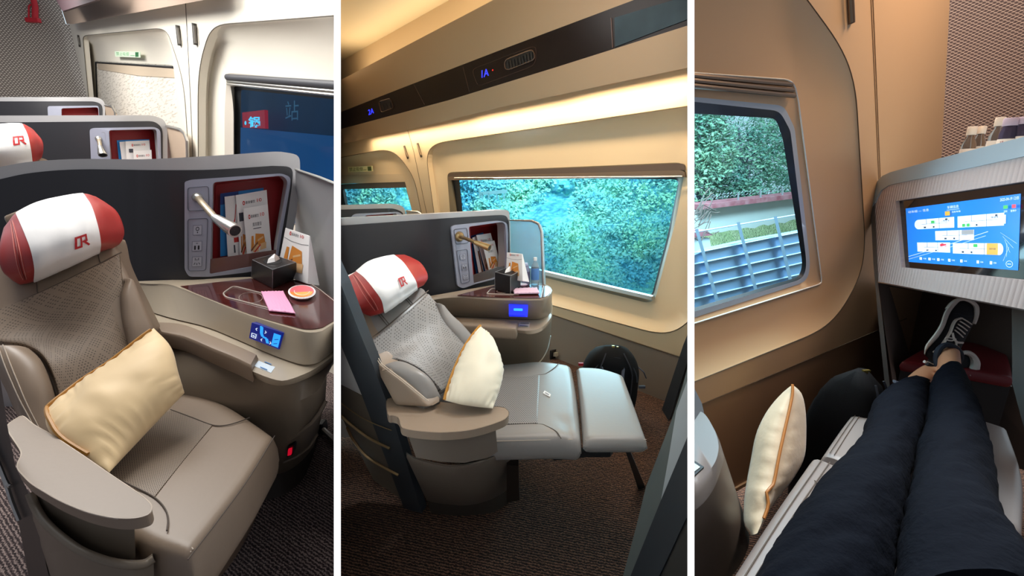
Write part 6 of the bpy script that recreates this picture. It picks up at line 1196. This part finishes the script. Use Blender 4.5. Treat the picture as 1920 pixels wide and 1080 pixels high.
# ---- screen unit with footwell
us_ = Sheet([(1632, 400, 1.515), (1640, 400, 1.49), (1980, 400, .78)], False)
t = thing('screen_unit', 'pink grey ribbed cabinet with wall screen over the footwell', 'cabinet', tuple(us_.at(1700, 1000)))
def ribs(nt, b, tc):
    x = N(nt, 'SeparateXYZ'); nt.links.new(tc.outputs['UV'], x.inputs[0]); fr_ = math_n(nt, 'FRACT', math_n(nt, 'DIVIDE', x.outputs[0], .0155))
    a = math_n(nt, 'ABSOLUTE', math_n(nt, 'SUBTRACT', fr_, .5)); hgt = math_n(nt, 'SMOOTH_MAX', a, .12, .1)
    gr = math_n(nt, 'ABSOLUTE', math_n(nt, 'SUBTRACT', math_n(nt, 'FRACT', math_n(nt, 'DIVIDE', x.outputs[0], .0031)), .5))
    bn = N(nt, 'Bump'); bn.inputs['Strength'].default_value = .9; bn.inputs['Distance'].default_value = .003; nt.links.new(math_n(nt, 'ADD', math_n(nt, 'MULTIPLY', hgt, -1.6), math_n(nt, 'MULTIPLY', gr, .25)), bn.inputs['Height']); nt.links.new(bn.outputs[0], b.inputs['Normal'])
face = [(1640, 381), (1644, 371), (1652, 357), (1666, 347.5), (1680, 344), (1795, 320), (1920, 293), (1990, 278), (1990, 594), (1920, 580), (1700, 538), (1646, 528)]
m = MB(); m.plate(face, us_, .004, .03, [[(1679, 377), (1921, 340), (1985, 330), (1985, 532), (1921, 525), (1690, 501)]], 12); m.build('ribbed_face', mat('pink_grey_ribbed', 'b8a49f', .55, node=ribs), t)
tb = [(1632, 393), (1633, 385), (1636, 362), (1644, 341), (1654, 330), (1669, 323), (1763, 296.5), (1920, 256.5), (1990, 240), (1990, 278), (1920, 293), (1795, 320), (1680, 344), (1666, 347.5), (1652, 357), (1644, 371), (1640, 381)]
m = MB(); m.plate(tb, us_, .008, .30, step=14); m.build('top_rim', mat('blue_grey_rim', '9aa9b2', .25, .1), t)
m = MB(); m.plate([(1632, 390), (1640, 381), (1646, 528), (1655, 600), (1668, 720), (1684, 860), (1706, 1060), (1690, 1060), (1672, 860), (1657, 700), (1646, 593), (1638, 500)], us_, .006, .03, rd=True); m.build('side_post', mat('dark_grey_side', '5a5654', .35, .2), t, bevel=.004)
m = MB(); m.plate([(1679, 377), (1921, 340), (1985, 330), (1985, 532), (1921, 525), (1690, 501)], us_, -.006, .02); m.rings([[(1679, 377), (1985, 330), (1985, 532), (1690, 501)]] * 2, us_, [.004, -.006]); m.build('screen_bezel', mat('gloss_black', '0a0b0d', .06, coat=.5), t, smooth=False)
q = [(1698, 391), (1914, 363), (1909, 507), (1704, 491)]
SB, SW, SG, SR, SO, SK, SGY = range(7)
def car(u0, v0, u1, v1, nose=None):
    s = [(SW, 'rect', u0 + (.03 if nose == 'l' else 0), v0, u1 - (.03 if nose == 'r' else 0), v1)]
    if nose == 'l': s.append((SW, 'ell', u0 + .035, (v0 + v1) / 2, .035, (v1 - v0) / 2))
    if nose == 'r': s.append((SW, 'ell', u1 - .035, (v0 + v1) / 2, .035, (v1 - v0) / 2))
    vm = (v0 + v1) / 2
    s += [(SK, 'line', [(u0 + .06, vm), (u1 - .06, vm)], .004), (SK, 'line', [(u0 + (u1 - u0) * .62, v0), (u0 + (u1 - u0) * .62, v1)], .003), (SK, 'line', [(u0 + (u1 - u0) * .3, vm), (u0 + (u1 - u0) * .3, v1)], .003),
          (SK, 'text', '二等座车', u0 + (u1 - u0) * .66, vm + .02, u0 + (u1 - u0) * .88, vm + .05), (SK, 'rect', u0 + .08, v0 + .015, u0 + .10, v0 + .04), (SK, 'rect', u0 + .16, v0 + .015, u0 + .175, v0 + .04), (SK, 'rect', u1 - .08, v1 - .04, u1 - .06, v1 - .015)]
    return s
shp = [(SB, 'rect', 0, 0, 1, 1)] + car(.07, .60, .42, .77, 'l') + car(.45, .595, .86, .77) + [(SW, 'rect', .86, .62, .875, .74)] + car(.25, .40, .595, .555) + car(.085, .20, .38, .363) + car(.405, .19, .86, .353, 'r')
shp += [(SG, 'rect', .215, .69, .245, .735), (SG, 'rect', .49, .605, .515, .65), (SG, 'rect', .53, .605, .555, .65), (SGY, 'rect', .485, .485, .59, .555), (SR, 'rect', .29, .30, .345, .34), (SG, 'rect', .59, .295, .625, .34), (SO, 'rect', .71, .19, .81, .353), (SK, 'text', '当前车厢', .73, .26, .79, .29),
        (SO, 'rect', .34, .80, .382, .868), (SW, 'text', '当前车厢', .40, .835, .475, .865), (SW, 'text', '车辆信息', .36, .905, .46, .955), (SW, 'rect', .355, .885, .465, .89), (SW, 'text', '动车组 — 信息', .02, .905, .20, .95), (SW, 'text', '2025-04-19 12:05', .82, .93, .985, .97),
        (SG, 'rect', .85, .82, .89, .868), (SR, 'rect', .925, .82, .96, .868), (SW, 'text', '空闲', .855, .77, .885, .80), (SW, 'text', '使用中', .915, .77, .965, .80), (SW, 'ring', .918, .075, .032, .045, .12), (SW, 'line', [(.90, .075), (.936, .075)], .008),
        (SW, 'line', [(0, .10), (.35, .32), (.72, .52)], .006), (SW, 'line', [(0, .05), (.4, .30), (.70, .46)], .004)]
for u_ in (.10, .18, .26, .36, .47, .62, .74): shp += [(SW, 'rect', u_, .055, u_ + .022, .10), (SW, 'text', '设备', u_ + .032, .068, u_ + .062, .092)]
for k in range(5): shp += [(SW, 'line', [(.83 + .02 * k, .5 - .05 * k), (.98 - .03 * k, .35 - .06 * k)], .0018)]
m = MB(); marks(m, q, us_, -.0055, shp)
em = lambda n, c, e: mat(n, c, .3, emit=(c, e))
so = m.build('display', [em('display_blue', '1879dd', .75), em('display_white', 'd6e4f5', .8), em('display_green', '3fae5c', .8), em('display_red', 'd83a50', .8), em('display_orange', 'd9a646', .7), mat('display_ink', '3a4a60', .4), em('display_grey', '9a9ca0', .6)], t, smooth=False)
# footwell box
ub = lambda x, y, o: us_.at(x, y, o)
m = MB(); m.add([ub(1646, 530, -.02), ub(1990, 596, -.02), ub(1990, 1200, -.02), ub(1730, 1100, -.02), ub(1690, 545, -.50), ub(1990, 560, -.50), ub(1990, 900, -.50), ub(1725, 830, -.50)], [(0, 4, 7, 3), (4, 5, 6, 7), (0, 1, 5, 4)]); m.build('footwell_lining', mat('footwell_dark', '8c7c72', .6), t, smooth=False)
m = MB(); m.plate([(1897, 574), (1990, 590), (1990, 800), (1935, 860), (1898, 720)], us_, -.16, .02, rd=True); m.build('footwell_side', mat('footwell_grey_side', '5c5a58', .5), t)
# ottoman
t = thing('ottoman', 'dark red leather footstool inside the footwell under the feet', 'footstool', tuple(H(1790, 700, .30)))
m = MB(); on = Net([[H(x, y, .55) for x, y in r_] for r_ in ([(1723, 657), (1812, 640), (1890, 665)], [(1705, 667), (1800, 672), (1897, 686)], [(1688, 677), (1790, 690), (1901, 709)])]); cushion(m, on, .035, .012, 14, 10, .004, down=(0, 0, -1)); m.build('stool_cushion', mat('wine_leather', '6e1d22', .4), t)
m = MB(); m.loft([[H(x, y, .515) for x, y in ((1690, 686), (1897, 717), (1888, 672), (1723, 664))], [Vector((p.x, p.y, .02)) for p in [H(x, y, .515) for x, y in ((1690, 686), (1897, 717), (1888, 672), (1723, 664))]]], cap0=True, cap1=True); m.build('stool_base', mat('stool_black', '16120f', .5), t, smooth=False)
m = MB(); m.tube([H(1690, 692, .495), H(1897, 724, .495)], .002, 5); m.build('base_trim', M['metal'], t)
# bottles along the top of the unit
def top_pt(x, y, off): return us_.at(x, y, off)
cm = mat('cream_cap', 'e3cdb8', .45); pm_ = mat('mauve_cap', 'b59da6', .45); clr = mat('tea_bottle', 'b3a79c', .08, trans=.88, ior=1.2); lb_ = mat('cream_label', 'e3ccb8', .5); dk_ = mat('purple_shoulder', '5a4e60', .15, trans=.6, ior=1.2)
for lab, x, ybase, wpx, ms, off, dy, tall in (('clear bottle with cream cap, leftmost on the cabinet top', 1821, 297, 26, [clr, cm, lb_], -.10, 59, 1), ('clear bottle with cream cap, second from the left on the cabinet top', 1840, 290, 24, [clr, cm, lb_], -.13, 53, 1),
                                         ('taller clear bottle with cream cap, third from the left on the cabinet top', 1872, 283, 27, [clr, cm, lb_], -.10, 62, 1), ('bottle with mauve cap and printed cream label, fourth from the left', 1894, 277, 30, [dk_, pm_, lb_], -.07, 55, 0), ('bottle with mauve cap cut by the right edge of the picture', 1919, 270, 30, [dk_, pm_, lb_], -.09, 50, 0)):
    b0 = top_pt(x - 13, ybase + 10, off); hh_ = top_pt(x, ybase - dy, off).z - b0.z; r = wpx / 2 * ((b0 - CAM).dot(Vector((0, cp_, -sp_)))) / FPX / 1.25
    c = b0; t = thing('drink_bottle', lab, 'bottle', tuple(b0), 'bottles on the screen unit')
    m = MB(); m.lathe(c, [(r * a, hh_ * b) for a, b in ([(.9, 0), (1, .02), (1, .48), (.95, .53), (.66, .66), (.52, .71), (.50, .78)] if tall else [(.9, 0), (1, .02), (1, .55), (.97, .62), (.85, .70), (.78, .76)])], 22); m.build('bottle_body', ms[0], t)
    m = MB(); cr_ = .66 if tall else .88; m.lathe(c, [(r * cr_ * .98, hh_ * .775), (r * cr_, hh_ * .79), (r * cr_, hh_ * .97), (r * cr_ * .92, hh_)], 20); m.build('cap', ms[1], t)
    m = MB(); m.lathe(c, [(r * 1.02, hh_ * .10), (r * 1.02, hh_ * .40)], 22, caps=False); m.build('bottle_label', ms[2], t)
    if 'printed' in lab:
        m = MB(); fwd = (CAM - c); fwd.z = 0; fwd.normalize(); sd = Vector((-fwd.y, fwd.x, 0)); g_ = lambda u, v, o: c + fwd * (r * 1.03 * cos((u - .5) * 1.6)) + sd * (r * 1.03 * sin((u - .5) * 1.6)) + Vector((0, 0, hh_ * (.12 + .26 * v)))
        m.add([g_(.1, .3, 0), g_(.32, .3, 0), g_(.32, .85, 0), g_(.1, .85, 0)], [(0, 1, 2, 3)]); m.add([g_(.62, .4, 0), g_(.8, .4, 0), g_(.8, .85, 0), g_(.62, .85, 0)], [(0, 1, 2, 3)], 1); m.build('label_print', [mat('print_rose', 'a8736b', .5), mat('print_teal', '2e7a72', .5)], t, smooth=False)

# ---- seat
tr_ = thing('recliner_seat', 'pale leather seat and footrest under the outstretched legs', 'seat', (H(1600, 1060, 0).x, H(1600, 1060, 0).y, 0))
Rl = mat('cool_grey_leather', '8f8682', .38, bump=(90, .12, .0015))
m = MB(); fn_ = Net([[H(x, y, .50) for x, y in r_] for r_ in ([(1620, 744), (1750, 760), (1890, 800)], [(1580, 795), (1750, 840), (1920, 890)], [(1541, 851), (1730, 925), (1920, 1000)])]); cushion(m, fn_, .06, .016, 16, 14, .004, down=(0, 0, -1)); fo = m.build('footrest', Rl, tr_)
F4 = Flat(.5035)
for u_ in (.035, .06): m = MB(); m.tube([fn_.off(u_, .03 + .94 * i / 12, .0028) for i in range(13)], .0008, 4); m.build('footrest_stitching', M['seam'], fo)
m = MB(); scn = Net([[H(x, y, .50) for x, y in r_] for r_ in ([(1526, 850), (1720, 932), (1930, 1010)], [(1450, 958), (1660, 1040), (1950, 1110)], [(1360, 1095), (1600, 1180), (2000, 1260)], [(1290, 1200), (1560, 1320), (2050, 1420)])]); cushion(m, scn, .12, .018, 18, 22, .004, down=(0, 0, -1)); co2 = m.build('seat_cushion', Rl, tr_)
for u_ in (.055, .085): m = MB(); m.tube([scn.off(u_ + (.01 if u_ > .06 else 0), .02 + .9 * i / 24, .0035) for i in range(25)], .0011, 5); m.build('cushion_seam', M['seam'], co2)
m = MB(); m.tube([scn.off(.085 + .07 * i / 6, .14 + .03 * i / 6, .0035) for i in range(7)], .0013, 5); m.build('cushion_seam', M['seam'], co2)
m = MB(); m.loft([[H(x, y, .39) for x, y in ((1420, 1150), (1560, 905), (1850, 990), (1900, 1250))], [Vector((p.x, p.y, 0)) for p in [H(x, y, .39) for x, y in ((1420, 1150), (1560, 905), (1850, 990), (1900, 1250))]]], cap0=True, cap1=True); m.build('seat_base', M['dark'], tr_)
# console at the left edge
t = thing('side_console', 'grey rounded side console at the left edge of the right cabin', 'side table', tuple(H(1330, 1000, .0)))
cg = mat('console_grey_white', '7f7874', .34)
m = MB(); lip = sm([(1270, 925), (1300, 912), (1322, 892), (1340, 868), (1347, 845), (1346, 825), (1338, 803), (1322, 777), (1305, 768)], 5); inn_ = sm([(1270, 850), (1285, 842), (1298, 830), (1306, 818), (1312, 806), (1316, 796), (1318, 788), (1316, 778), (1300, 765)], 5)
lpb = sm([(1270, 985), (1303, 957), (1322, 940), (1340, 913), (1352, 880), (1357, 862), (1354, 842), (1340, 806), (1315, 770)], 5)
n_c = 33; lip, inn_, lpb = resamp(lip, n_c), resamp(inn_, n_c), resamp(lpb, n_c)
m.loft([Hs(resamp([(1260, 800), (1300, 760)], n_c), .60), Hs(inn_, .60), Hs(lip, .60), [p + (CAM - p).normalized() * .004 - Vector((0, 0, .006)) for p in Hs([(a[0] * .6 + b_[0] * .4, a[1] * .6 + b_[1] * .4) for a, b_ in zip(lip, lpb)], .592)], Hs(lpb, .565)], closed=False); m.build('console_ledge', cg, t, ang=60)
bd_ = resamp(sm([(1270, 1150), (1330, 1120), (1380, 1070), (1400, 1035), (1405, 1008), (1395, 965), (1378, 920), (1366, 886), (1345, 850)], 5), n_c)
m = MB(); m.loft([[p + (p - CAM).normalized() * .006 for p in Hs(lpb, .567)], Hs(bd_, .20)], closed=False); m.build('console_body', mat('console_grey', '6f6259', .38), t, ang=60)
m = MB(); rz = [(1270, 700), (1295, 715), (1304, 732), (1316, 756), (1320, 774), (1312, 795), (1300, 812), (1270, 830)]; m.plate(rz, Plane3((1300, 730, 1.0), (1318, 770, .985), (1300, 812, .91)), 0, .03); m.build('console_riser', mat('console_riser', '6b6d72', .3), t)
m = MB(); q = [(1280, 862), (1303, 864), (1320, 875), (1296, 897)]; m.plate(q, Flat(.603), .001, .004); m.plate([(1270, 868), (1302, 868), (1313, 875.5), (1290, 893)], Flat(.603), .0025, .001, mi=1); m.build('sticker', [M['rubber'], mat('sticker_pale_teal', 'cfe3e0', .4)], t)
# pillow on edge between seat and wall
t = thing('pillow', 'cream pillow with orange piping standing on edge beside the dark trousers', 'pillow', tuple(P(1430, 1000, 1.0)))
Lo = resamp(sm([(1485, 722), (1466, 738), (1440, 770), (1420, 812), (1410, 860), (1401, 905), (1395, 950), (1396, 985), (1408, 1004)], 5), 30); Pi = resamp(sm([(1486, 721), (1485, 745), (1472, 804), (1461, 854), (1452, 901), (1446, 914), (1437, 922), (1440, 950), (1420, 1000)], 5), 30); Ro = resamp(sm([(1487, 722), (1502, 737), (1509, 768), (1510, 815), (1506, 858), (1487, 895), (1460, 931), (1440, 958), (1422, 1002)], 5), 30)
m = MB(); rings = []; pip = []
for k in range(30):
    d0 = 1.14 - .20 * k / 29; th_ = .030 * sin(pi * (k + .6) / 30.2) ** .5
    A, B, C = Vector(Lo[k]), Vector(Pi[k]), Vector(Ro[k]); wr = .0035 * noise.noise(Vector((k * .9, 0, 4))) + .002 * sin(k * 2.1)
    q_ = [P(B.x, B.y, d0 - th_ * .2), P(*(B.lerp(A, .45)), d0 + th_ * .2 + wr), P(*(B.lerp(A, .8)), d0 + th_ * 1.2), P(*A, d0 + th_ * 2.6), P(*(A.lerp(C, .5)), d0 + th_ * 4.5), P(*C, d0 + th_ * 2.4), P(*(B.lerp(C, .8)), d0 + th_ * 1.1), P(*(B.lerp(C, .45)), d0 + th_ * .2 - wr)]
    rings.append(cr_curve(q_[:1] + q_[1:] + q_[:1], 4)[:-1]); pip.append(P(B.x, B.y, d0 - th_ * .2 - .004))
m.loft(rings, cap0=True, cap1=True); po = m.build('pillow_case', mat('cream_satin_warm', 'e8cfb0', .5, sheen=.3, bump=(35, .35, .004)), t, ang=75)
m = MB(); m.tube(pip[:27], .0034, 7); m.build('piping', mat('orange_piping', 'c07a3a', .4), po)
# backpack
_bp = backpack('black backpack wedged between the seat and the wall, behind the cream pillow', 1563, 852, 1.27, 50, 181, [(.30, .62, .085), (.62, .72, .11), (.72, .80, .12), (.62, .90, .10), (.2, .97, .07)], rt=Vector((.86, .50, 0)), fw=Vector((.50, -.86, 0)))
# ---- person
pe = thing('person', 'person in dark navy trousers and black and white sneakers with legs outstretched and ankles crossed', 'person', tuple(H(1700, 1000, .45)))
def limb(m, st, thick=.9, n=24, fold=0.0, seed=0, sub=4, mi=0, sag=0.0):
    """st = [(left px, right px, depth)], rings matched to the seen width"""
    A = cr_curve([Vector((a[0], a[1], dd)) for a, b, dd in st], sub); B = cr_curve([Vector((b[0], b[1], dd)) for a, b, dd in st], sub); rings = []; k_ = 0
    for k, (a, b) in enumerate(zip(A, B)):
        L_, R_ = P(a.x, a.y, a.z), P(b.x, b.y, b.z); c = (L_ + R_) / 2; wv = (R_ - L_) / 2; j = min(k + 1, len(A) - 1); i0 = max(k - 1, 0)
        ax = ((P(*A[j]) + P(*B[j])) - (P(*A[i0]) + P(*B[i0]))).normalized(); tv = wv.cross(ax).normalized(); tv = tv if tv.dot(CAM - c) > 0 else -tv; r_ = wv.length; ring = []
        for q_ in range(n):
            t_ = 2 * pi * q_ / n; f_ = 1.0
            if fold:
                f_ += fold * noise.noise(Vector((cos(t_) * 2.2, sin(t_) * 2.2, k * .33 + seed))) + fold * .6 * noise.noise(Vector((cos(t_) * 1.2 + k * .16, sin(t_) * 1.2, k * 1.1 + seed)))
            ring.append(c + wv * cos(t_) * f_ + tv * r_ * thick * sin(t_) * f_)
        rings.append(ring)
    m.loft(rings, mi, cap0=True, cap1=True); return rings
LL = [((1704, 705), (1740, 729), 1.20), ((1670, 724), (1737, 745), 1.14), ((1640, 752), (1736, 768), 1.06), ((1624, 788), (1735, 796), .97), ((1610, 830), (1724, 836), .88), ((1578, 872), (1712, 878), .79), ((1522, 940), (1702, 935), .68), ((1468, 1012), (1688, 1005), .60), ((1420, 1082), (1672, 1080), .54), ((1360, 1190), (1650, 1200), .47)]
RL = [((1760, 695), (1803, 690), 1.17), ((1745, 718), (1812, 712), 1.12), ((1739, 762), (1832, 755), 1.02), ((1731, 810), (1848, 800), .92), ((1718, 856), (1860, 842), .83), ((1712, 905), (1868, 890), .75), ((1700, 965), (1876, 945), .66), ((1688, 1020), (1902, 1008), .58), ((1674, 1085), (1935, 1075), .52), ((1650, 1200), (1990, 1190), .45)]
tro = mat('navy_trousers', '080c15', .9, bump=(90, .6, .004), spec=.08)
m = MB(); limb(m, LL, .82, 44, .075, 3, 9); m.build('trouser_leg', tro, pe, ang=80)
m = MB(); limb(m, RL, .82, 44, .07, 11, 9); m.build('trouser_leg', tro, pe, ang=80)
m = MB(); limb(m, [((1350, 1180), (1990, 1180), .47), ((1360, 1260), (1990, 1260), .44), ((1380, 1340), (1960, 1340), .42)], .35, 30); m.build('trouser_seat', tro, pe, ang=80)
sk = mat('skin', 'c68f6d', .5, bump=(60, .15, .001))
m = MB()
def shrink(st, f): return [((a[0] * (1 - f) + b[0] * f, a[1] * (1 - f) + b[1] * f), (b[0] * (1 - f) + a[0] * f, b[1] * (1 - f) + a[1] * f), dd) for a, b, dd in st]
limb(m, [((1747, 680), (1760, 696), 1.30), ((1733, 684), (1757, 703), 1.27), ((1719, 693), (1749, 717), 1.23), ((1702, 707), (1739, 731), 1.19)] + shrink(LL[1:], .14), .85, 22)
limb(m, [((1770, 640), (1795, 655), 1.30), ((1762, 655), (1798, 662), 1.27), ((1758, 675), (1801, 675), 1.22), ((1760, 695), (1803, 692), 1.17)] + shrink(RL[1:], .14), .85, 22)
limb(m, [((1390, 1170), (1960, 1170), .47), ((1390, 1250), (1960, 1250), .44), ((1400, 1330), (1940, 1330), .42)], .28, 22)
bo_ = m.build('body', sk, pe); rm = bo_.modifiers.new('r', 'REMESH'); rm.mode = 'VOXEL'; rm.voxel_size = .007; rm.use_smooth_shade = True
sm_m = bo_.modifiers.new('s', 'SMOOTH'); sm_m.iterations = 4; sm_m.factor = .5
# sneakers
canvas = mat('black_canvas', '15171b', .8, bump=(250, .3, .001)); suede = mat('charcoal_suede', '24282e', .9); solem = mat('offwhite_rubber', 'cfc6bb', .5); lace = mat('offwhite_lace', 'd9d1c6', .7)
ST = [((1733, 664), (1742, 674), 1.285), ((1735, 650), (1758, 683), 1.275), ((1744, 637), (1778, 676), 1.275), ((1752, 627), (1797, 661), 1.28), ((1760, 615), (1806, 645), 1.285), ((1765, 605), (1813, 631), 1.29), ((1768, 595), (1821, 616), 1.295), ((1773, 583), (1828, 602), 1.30), ((1781, 573), (1833, 588), 1.305), ((1793, 563), (1833, 576), 1.31), ((1806, 559), (1827, 567), 1.315)]
def shoe_rings(st, f0, f1, thick, n=20, sub=4, shift=0.0):
    A = cr_curve([Vector((a[0] + (b[0] - a[0]) * f0, a[1] + (b[1] - a[1]) * f0, dd)) for a, b, dd in st], sub); B = cr_curve([Vector((a[0] + (b[0] - a[0]) * f1, a[1] + (b[1] - a[1]) * f1, dd)) for a, b, dd in st], sub); out = []
    for k in range(len(A)):
        L_, R_ = P(*A[k]), P(*B[k]); c = (L_ + R_) / 2; wv = (R_ - L_) / 2; vd = (c - CAM).normalized(); v = k / (len(A) - 1); tk = thick * (sin(pi * min(max(.12 + .82 * v, 0), 1)) ** .45)
        out.append([c + wv * (abs(cos(t_)) ** .6 * (1 if cos(t_) > 0 else -1)) - vd * tk * (abs(sin(t_)) ** .8 * (1 if sin(t_) > 0 else -1)) + vd * shift for t_ in [2 * pi * q_ / n for q_ in range(n)]])
    return out
m = MB(); m.loft(shoe_rings(ST, .10, 1.0, .036), cap0=True, cap1=True); s1o = m.build('sneaker', canvas, pe, 'black sneaker with white side stripe and laces', ang=70)
m = MB(); m.loft(shoe_rings(ST, -.02, .17, .044), cap0=True, cap1=True); so_ = m.build('sole', solem, s1o, ang=60)
m = MB(); m.tube(cr_curve([P(x, y, dd) for x, y, dd in ((1776, 580, 1.285), (1786, 568, 1.285), (1798, 561.5, 1.285), (1810, 561, 1.285), (1822, 566, 1.285), (1830, 574, 1.285), (1831.5, 585, 1.285), (1829, 597, 1.285), (1825, 607, 1.285))], 5), .0058, 7); m.build('toe_bumper', solem, s1o)
def onshoe(v, f, o=.0):
    n = len(ST) - 1; i = min(int(v * n), n - 1); t_ = v * n - i; a = Vector(ST[i][0]).lerp(Vector(ST[i + 1][0]), t_); b = Vector(ST[i][1]).lerp(Vector(ST[i + 1][1]), t_); dd = ST[i][2] * (1 - t_) + ST[i + 1][2] * t_; p = a.lerp(b, f)
    g_ = (f - .1) / .9; tk = .036 * (sin(pi * min(.12 + .82 * v, 1)) ** .45) * (abs(1 - abs(2 * g_ - 1) ** 3.2)) ** .5; return P(p.x, p.y, dd) - (P(p.x, p.y, dd) - CAM).normalized() * (tk + o)
m = MB(); m.tube(cr_curve([onshoe(*p) for p in ((.13, .42, .001), (.25, .42, .001), (.42, .40, .001), (.55, .38, .001), (.63, .42, .001), (.68, .56, .001))], 6), .0052, 6, flat=.5); m.build('side_stripe', lace, s1o)
m = MB(); m.tube(cr_curve([onshoe(*p) for p in ((.70, .22, .0), (.72, .40, .001), (.72, .6, .001), (.74, .85, .0))], 6), .0018, 5); m.tube(cr_curve([onshoe(*p) for p in ((.12, .25, .0), (.13, .45, .001), (.10, .7, .0))], 6), .0018, 5); m.build('toe_seam', suede, s1o)
for k, (v, f0) in enumerate(((.68, .58), (.635, .56), (.59, .54), (.545, .53), (.50, .52))):
    m = MB(); m.tube(cr_curve([onshoe(v, f0, .003), onshoe(v - .012, f0 + .17, .006), onshoe(v - .03, f0 + .36, .003)], 5), .0034, 6, flat=.6); m.build('lace', lace, s1o)
m = MB(); m.tube(cr_curve([onshoe(.45, .50, .004), onshoe(.40, .62, .010), onshoe(.38, .78, .012), onshoe(.41, .98, .006)], 6), .0032, 6, flat=.6); m.tube(cr_curve([onshoe(.40, .66, .010), onshoe(.36, .42, .010), onshoe(.33, .40, .008), onshoe(.36, .60, .012), onshoe(.40, .70, .012)], 6), .0022, 5); m.tube(cr_curve([onshoe(.39, .74, .012), onshoe(.33, .86, .014), onshoe(.31, .97, .010)], 6), .0026, 5); m.build('lace_bow', lace, s1o)
m = MB(); cl_ = [P(x, y, dd) for x, y, dd in ((1760, 690, 1.235), (1756, 672, 1.235), (1760, 656, 1.235), (1772, 647, 1.235), (1788, 650, 1.24), (1799, 660, 1.25), (1801, 672, 1.27), (1790, 690, 1.29), (1772, 700, 1.28))]; m.tube(cr_curve(cl_, 5, True), .0075, 8, closed=True); m.build('collar', mat('navy_collar', '1d2430', .8), s1o)
S2_ = [((1736, 678), (1742, 694), 1.34), ((1748, 668), (1752, 706), 1.34), ((1775, 662), (1772, 709), 1.345), ((1795, 660), (1790, 709), 1.35), ((1811, 659), (1806, 708), 1.35), ((1824, 664), (1818, 706), 1.35), ((1830, 674), (1827, 698), 1.35)]
m = MB(); m.loft(shoe_rings(S2_, .02, .98, .036), cap0=True, cap1=True); s2o = m.build('sneaker', canvas, pe, 'black sneaker mostly hidden behind the crossed leg', ang=70)
m = MB(); m.tube([P(x, y, 1.325) for x, y in sm([(1797, 664), (1812, 661), (1823, 667), (1828, 678), (1827, 689), (1821, 698), (1813, 704)], 5)], [.004, .004, .005, .006, .0065, .007, .0075, .008, .008, .0085, .009, .0095, .010, .0105, .011, .0115, .012, .012, .012, .012, .0125, .0125, .0125, .0125, .0125, .0125, .0125, .0125, .0125, .0125, .012][:31], 8); m.build('sole', solem, s2o)
m = MB(); m.tube([P(x, y, 1.25) for x, y in ((1733, 678), (1742, 681), (1750, 686), (1758, 693))], .0045, 6); m.tube([P(x, y, 1.245) for x, y in ((1738, 682), (1748, 687), (1756, 697))], .006, 6, mi=1); m.build('heel_tab', [solem, suede], s2o)

# ------------------------------------------------------------------ partitions between the three cabins
BAY = None
def partition(x0, x1, d0, d1, lab):
    m = MB(); vs = []
    for dd in (d0, d1):
        for (x, y) in ((x0, -140), (x1, -140), (x1, 1400), (x0, 1400)): vs.append(P(x, y, dd))
    m.add(vs, [(0, 1, 2, 3), (7, 6, 5, 4), (0, 4, 5, 1), (1, 5, 6, 2), (2, 6, 7, 3), (3, 7, 4, 0)])
    o = m.build('wall_partition', mat('white_partition', 'fbfbfb', .6, emit=('ffffff', 0.0)), smooth=False, clip=False)
    struct(o, lab); return o

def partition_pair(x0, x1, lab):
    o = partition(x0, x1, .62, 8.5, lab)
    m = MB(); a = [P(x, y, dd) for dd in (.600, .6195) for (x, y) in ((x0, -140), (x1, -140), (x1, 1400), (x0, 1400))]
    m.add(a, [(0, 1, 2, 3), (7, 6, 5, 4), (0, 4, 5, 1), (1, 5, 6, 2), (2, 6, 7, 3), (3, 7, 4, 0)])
    m.build('edge_glow', mat('white_edge_glow', 'ffffff', .5, emit=('ffffff', 1.0)), o, 'added white edge strip that glows', smooth=False, clip=False)  # added self-glowing strip, keeps the partition's front edge pure white
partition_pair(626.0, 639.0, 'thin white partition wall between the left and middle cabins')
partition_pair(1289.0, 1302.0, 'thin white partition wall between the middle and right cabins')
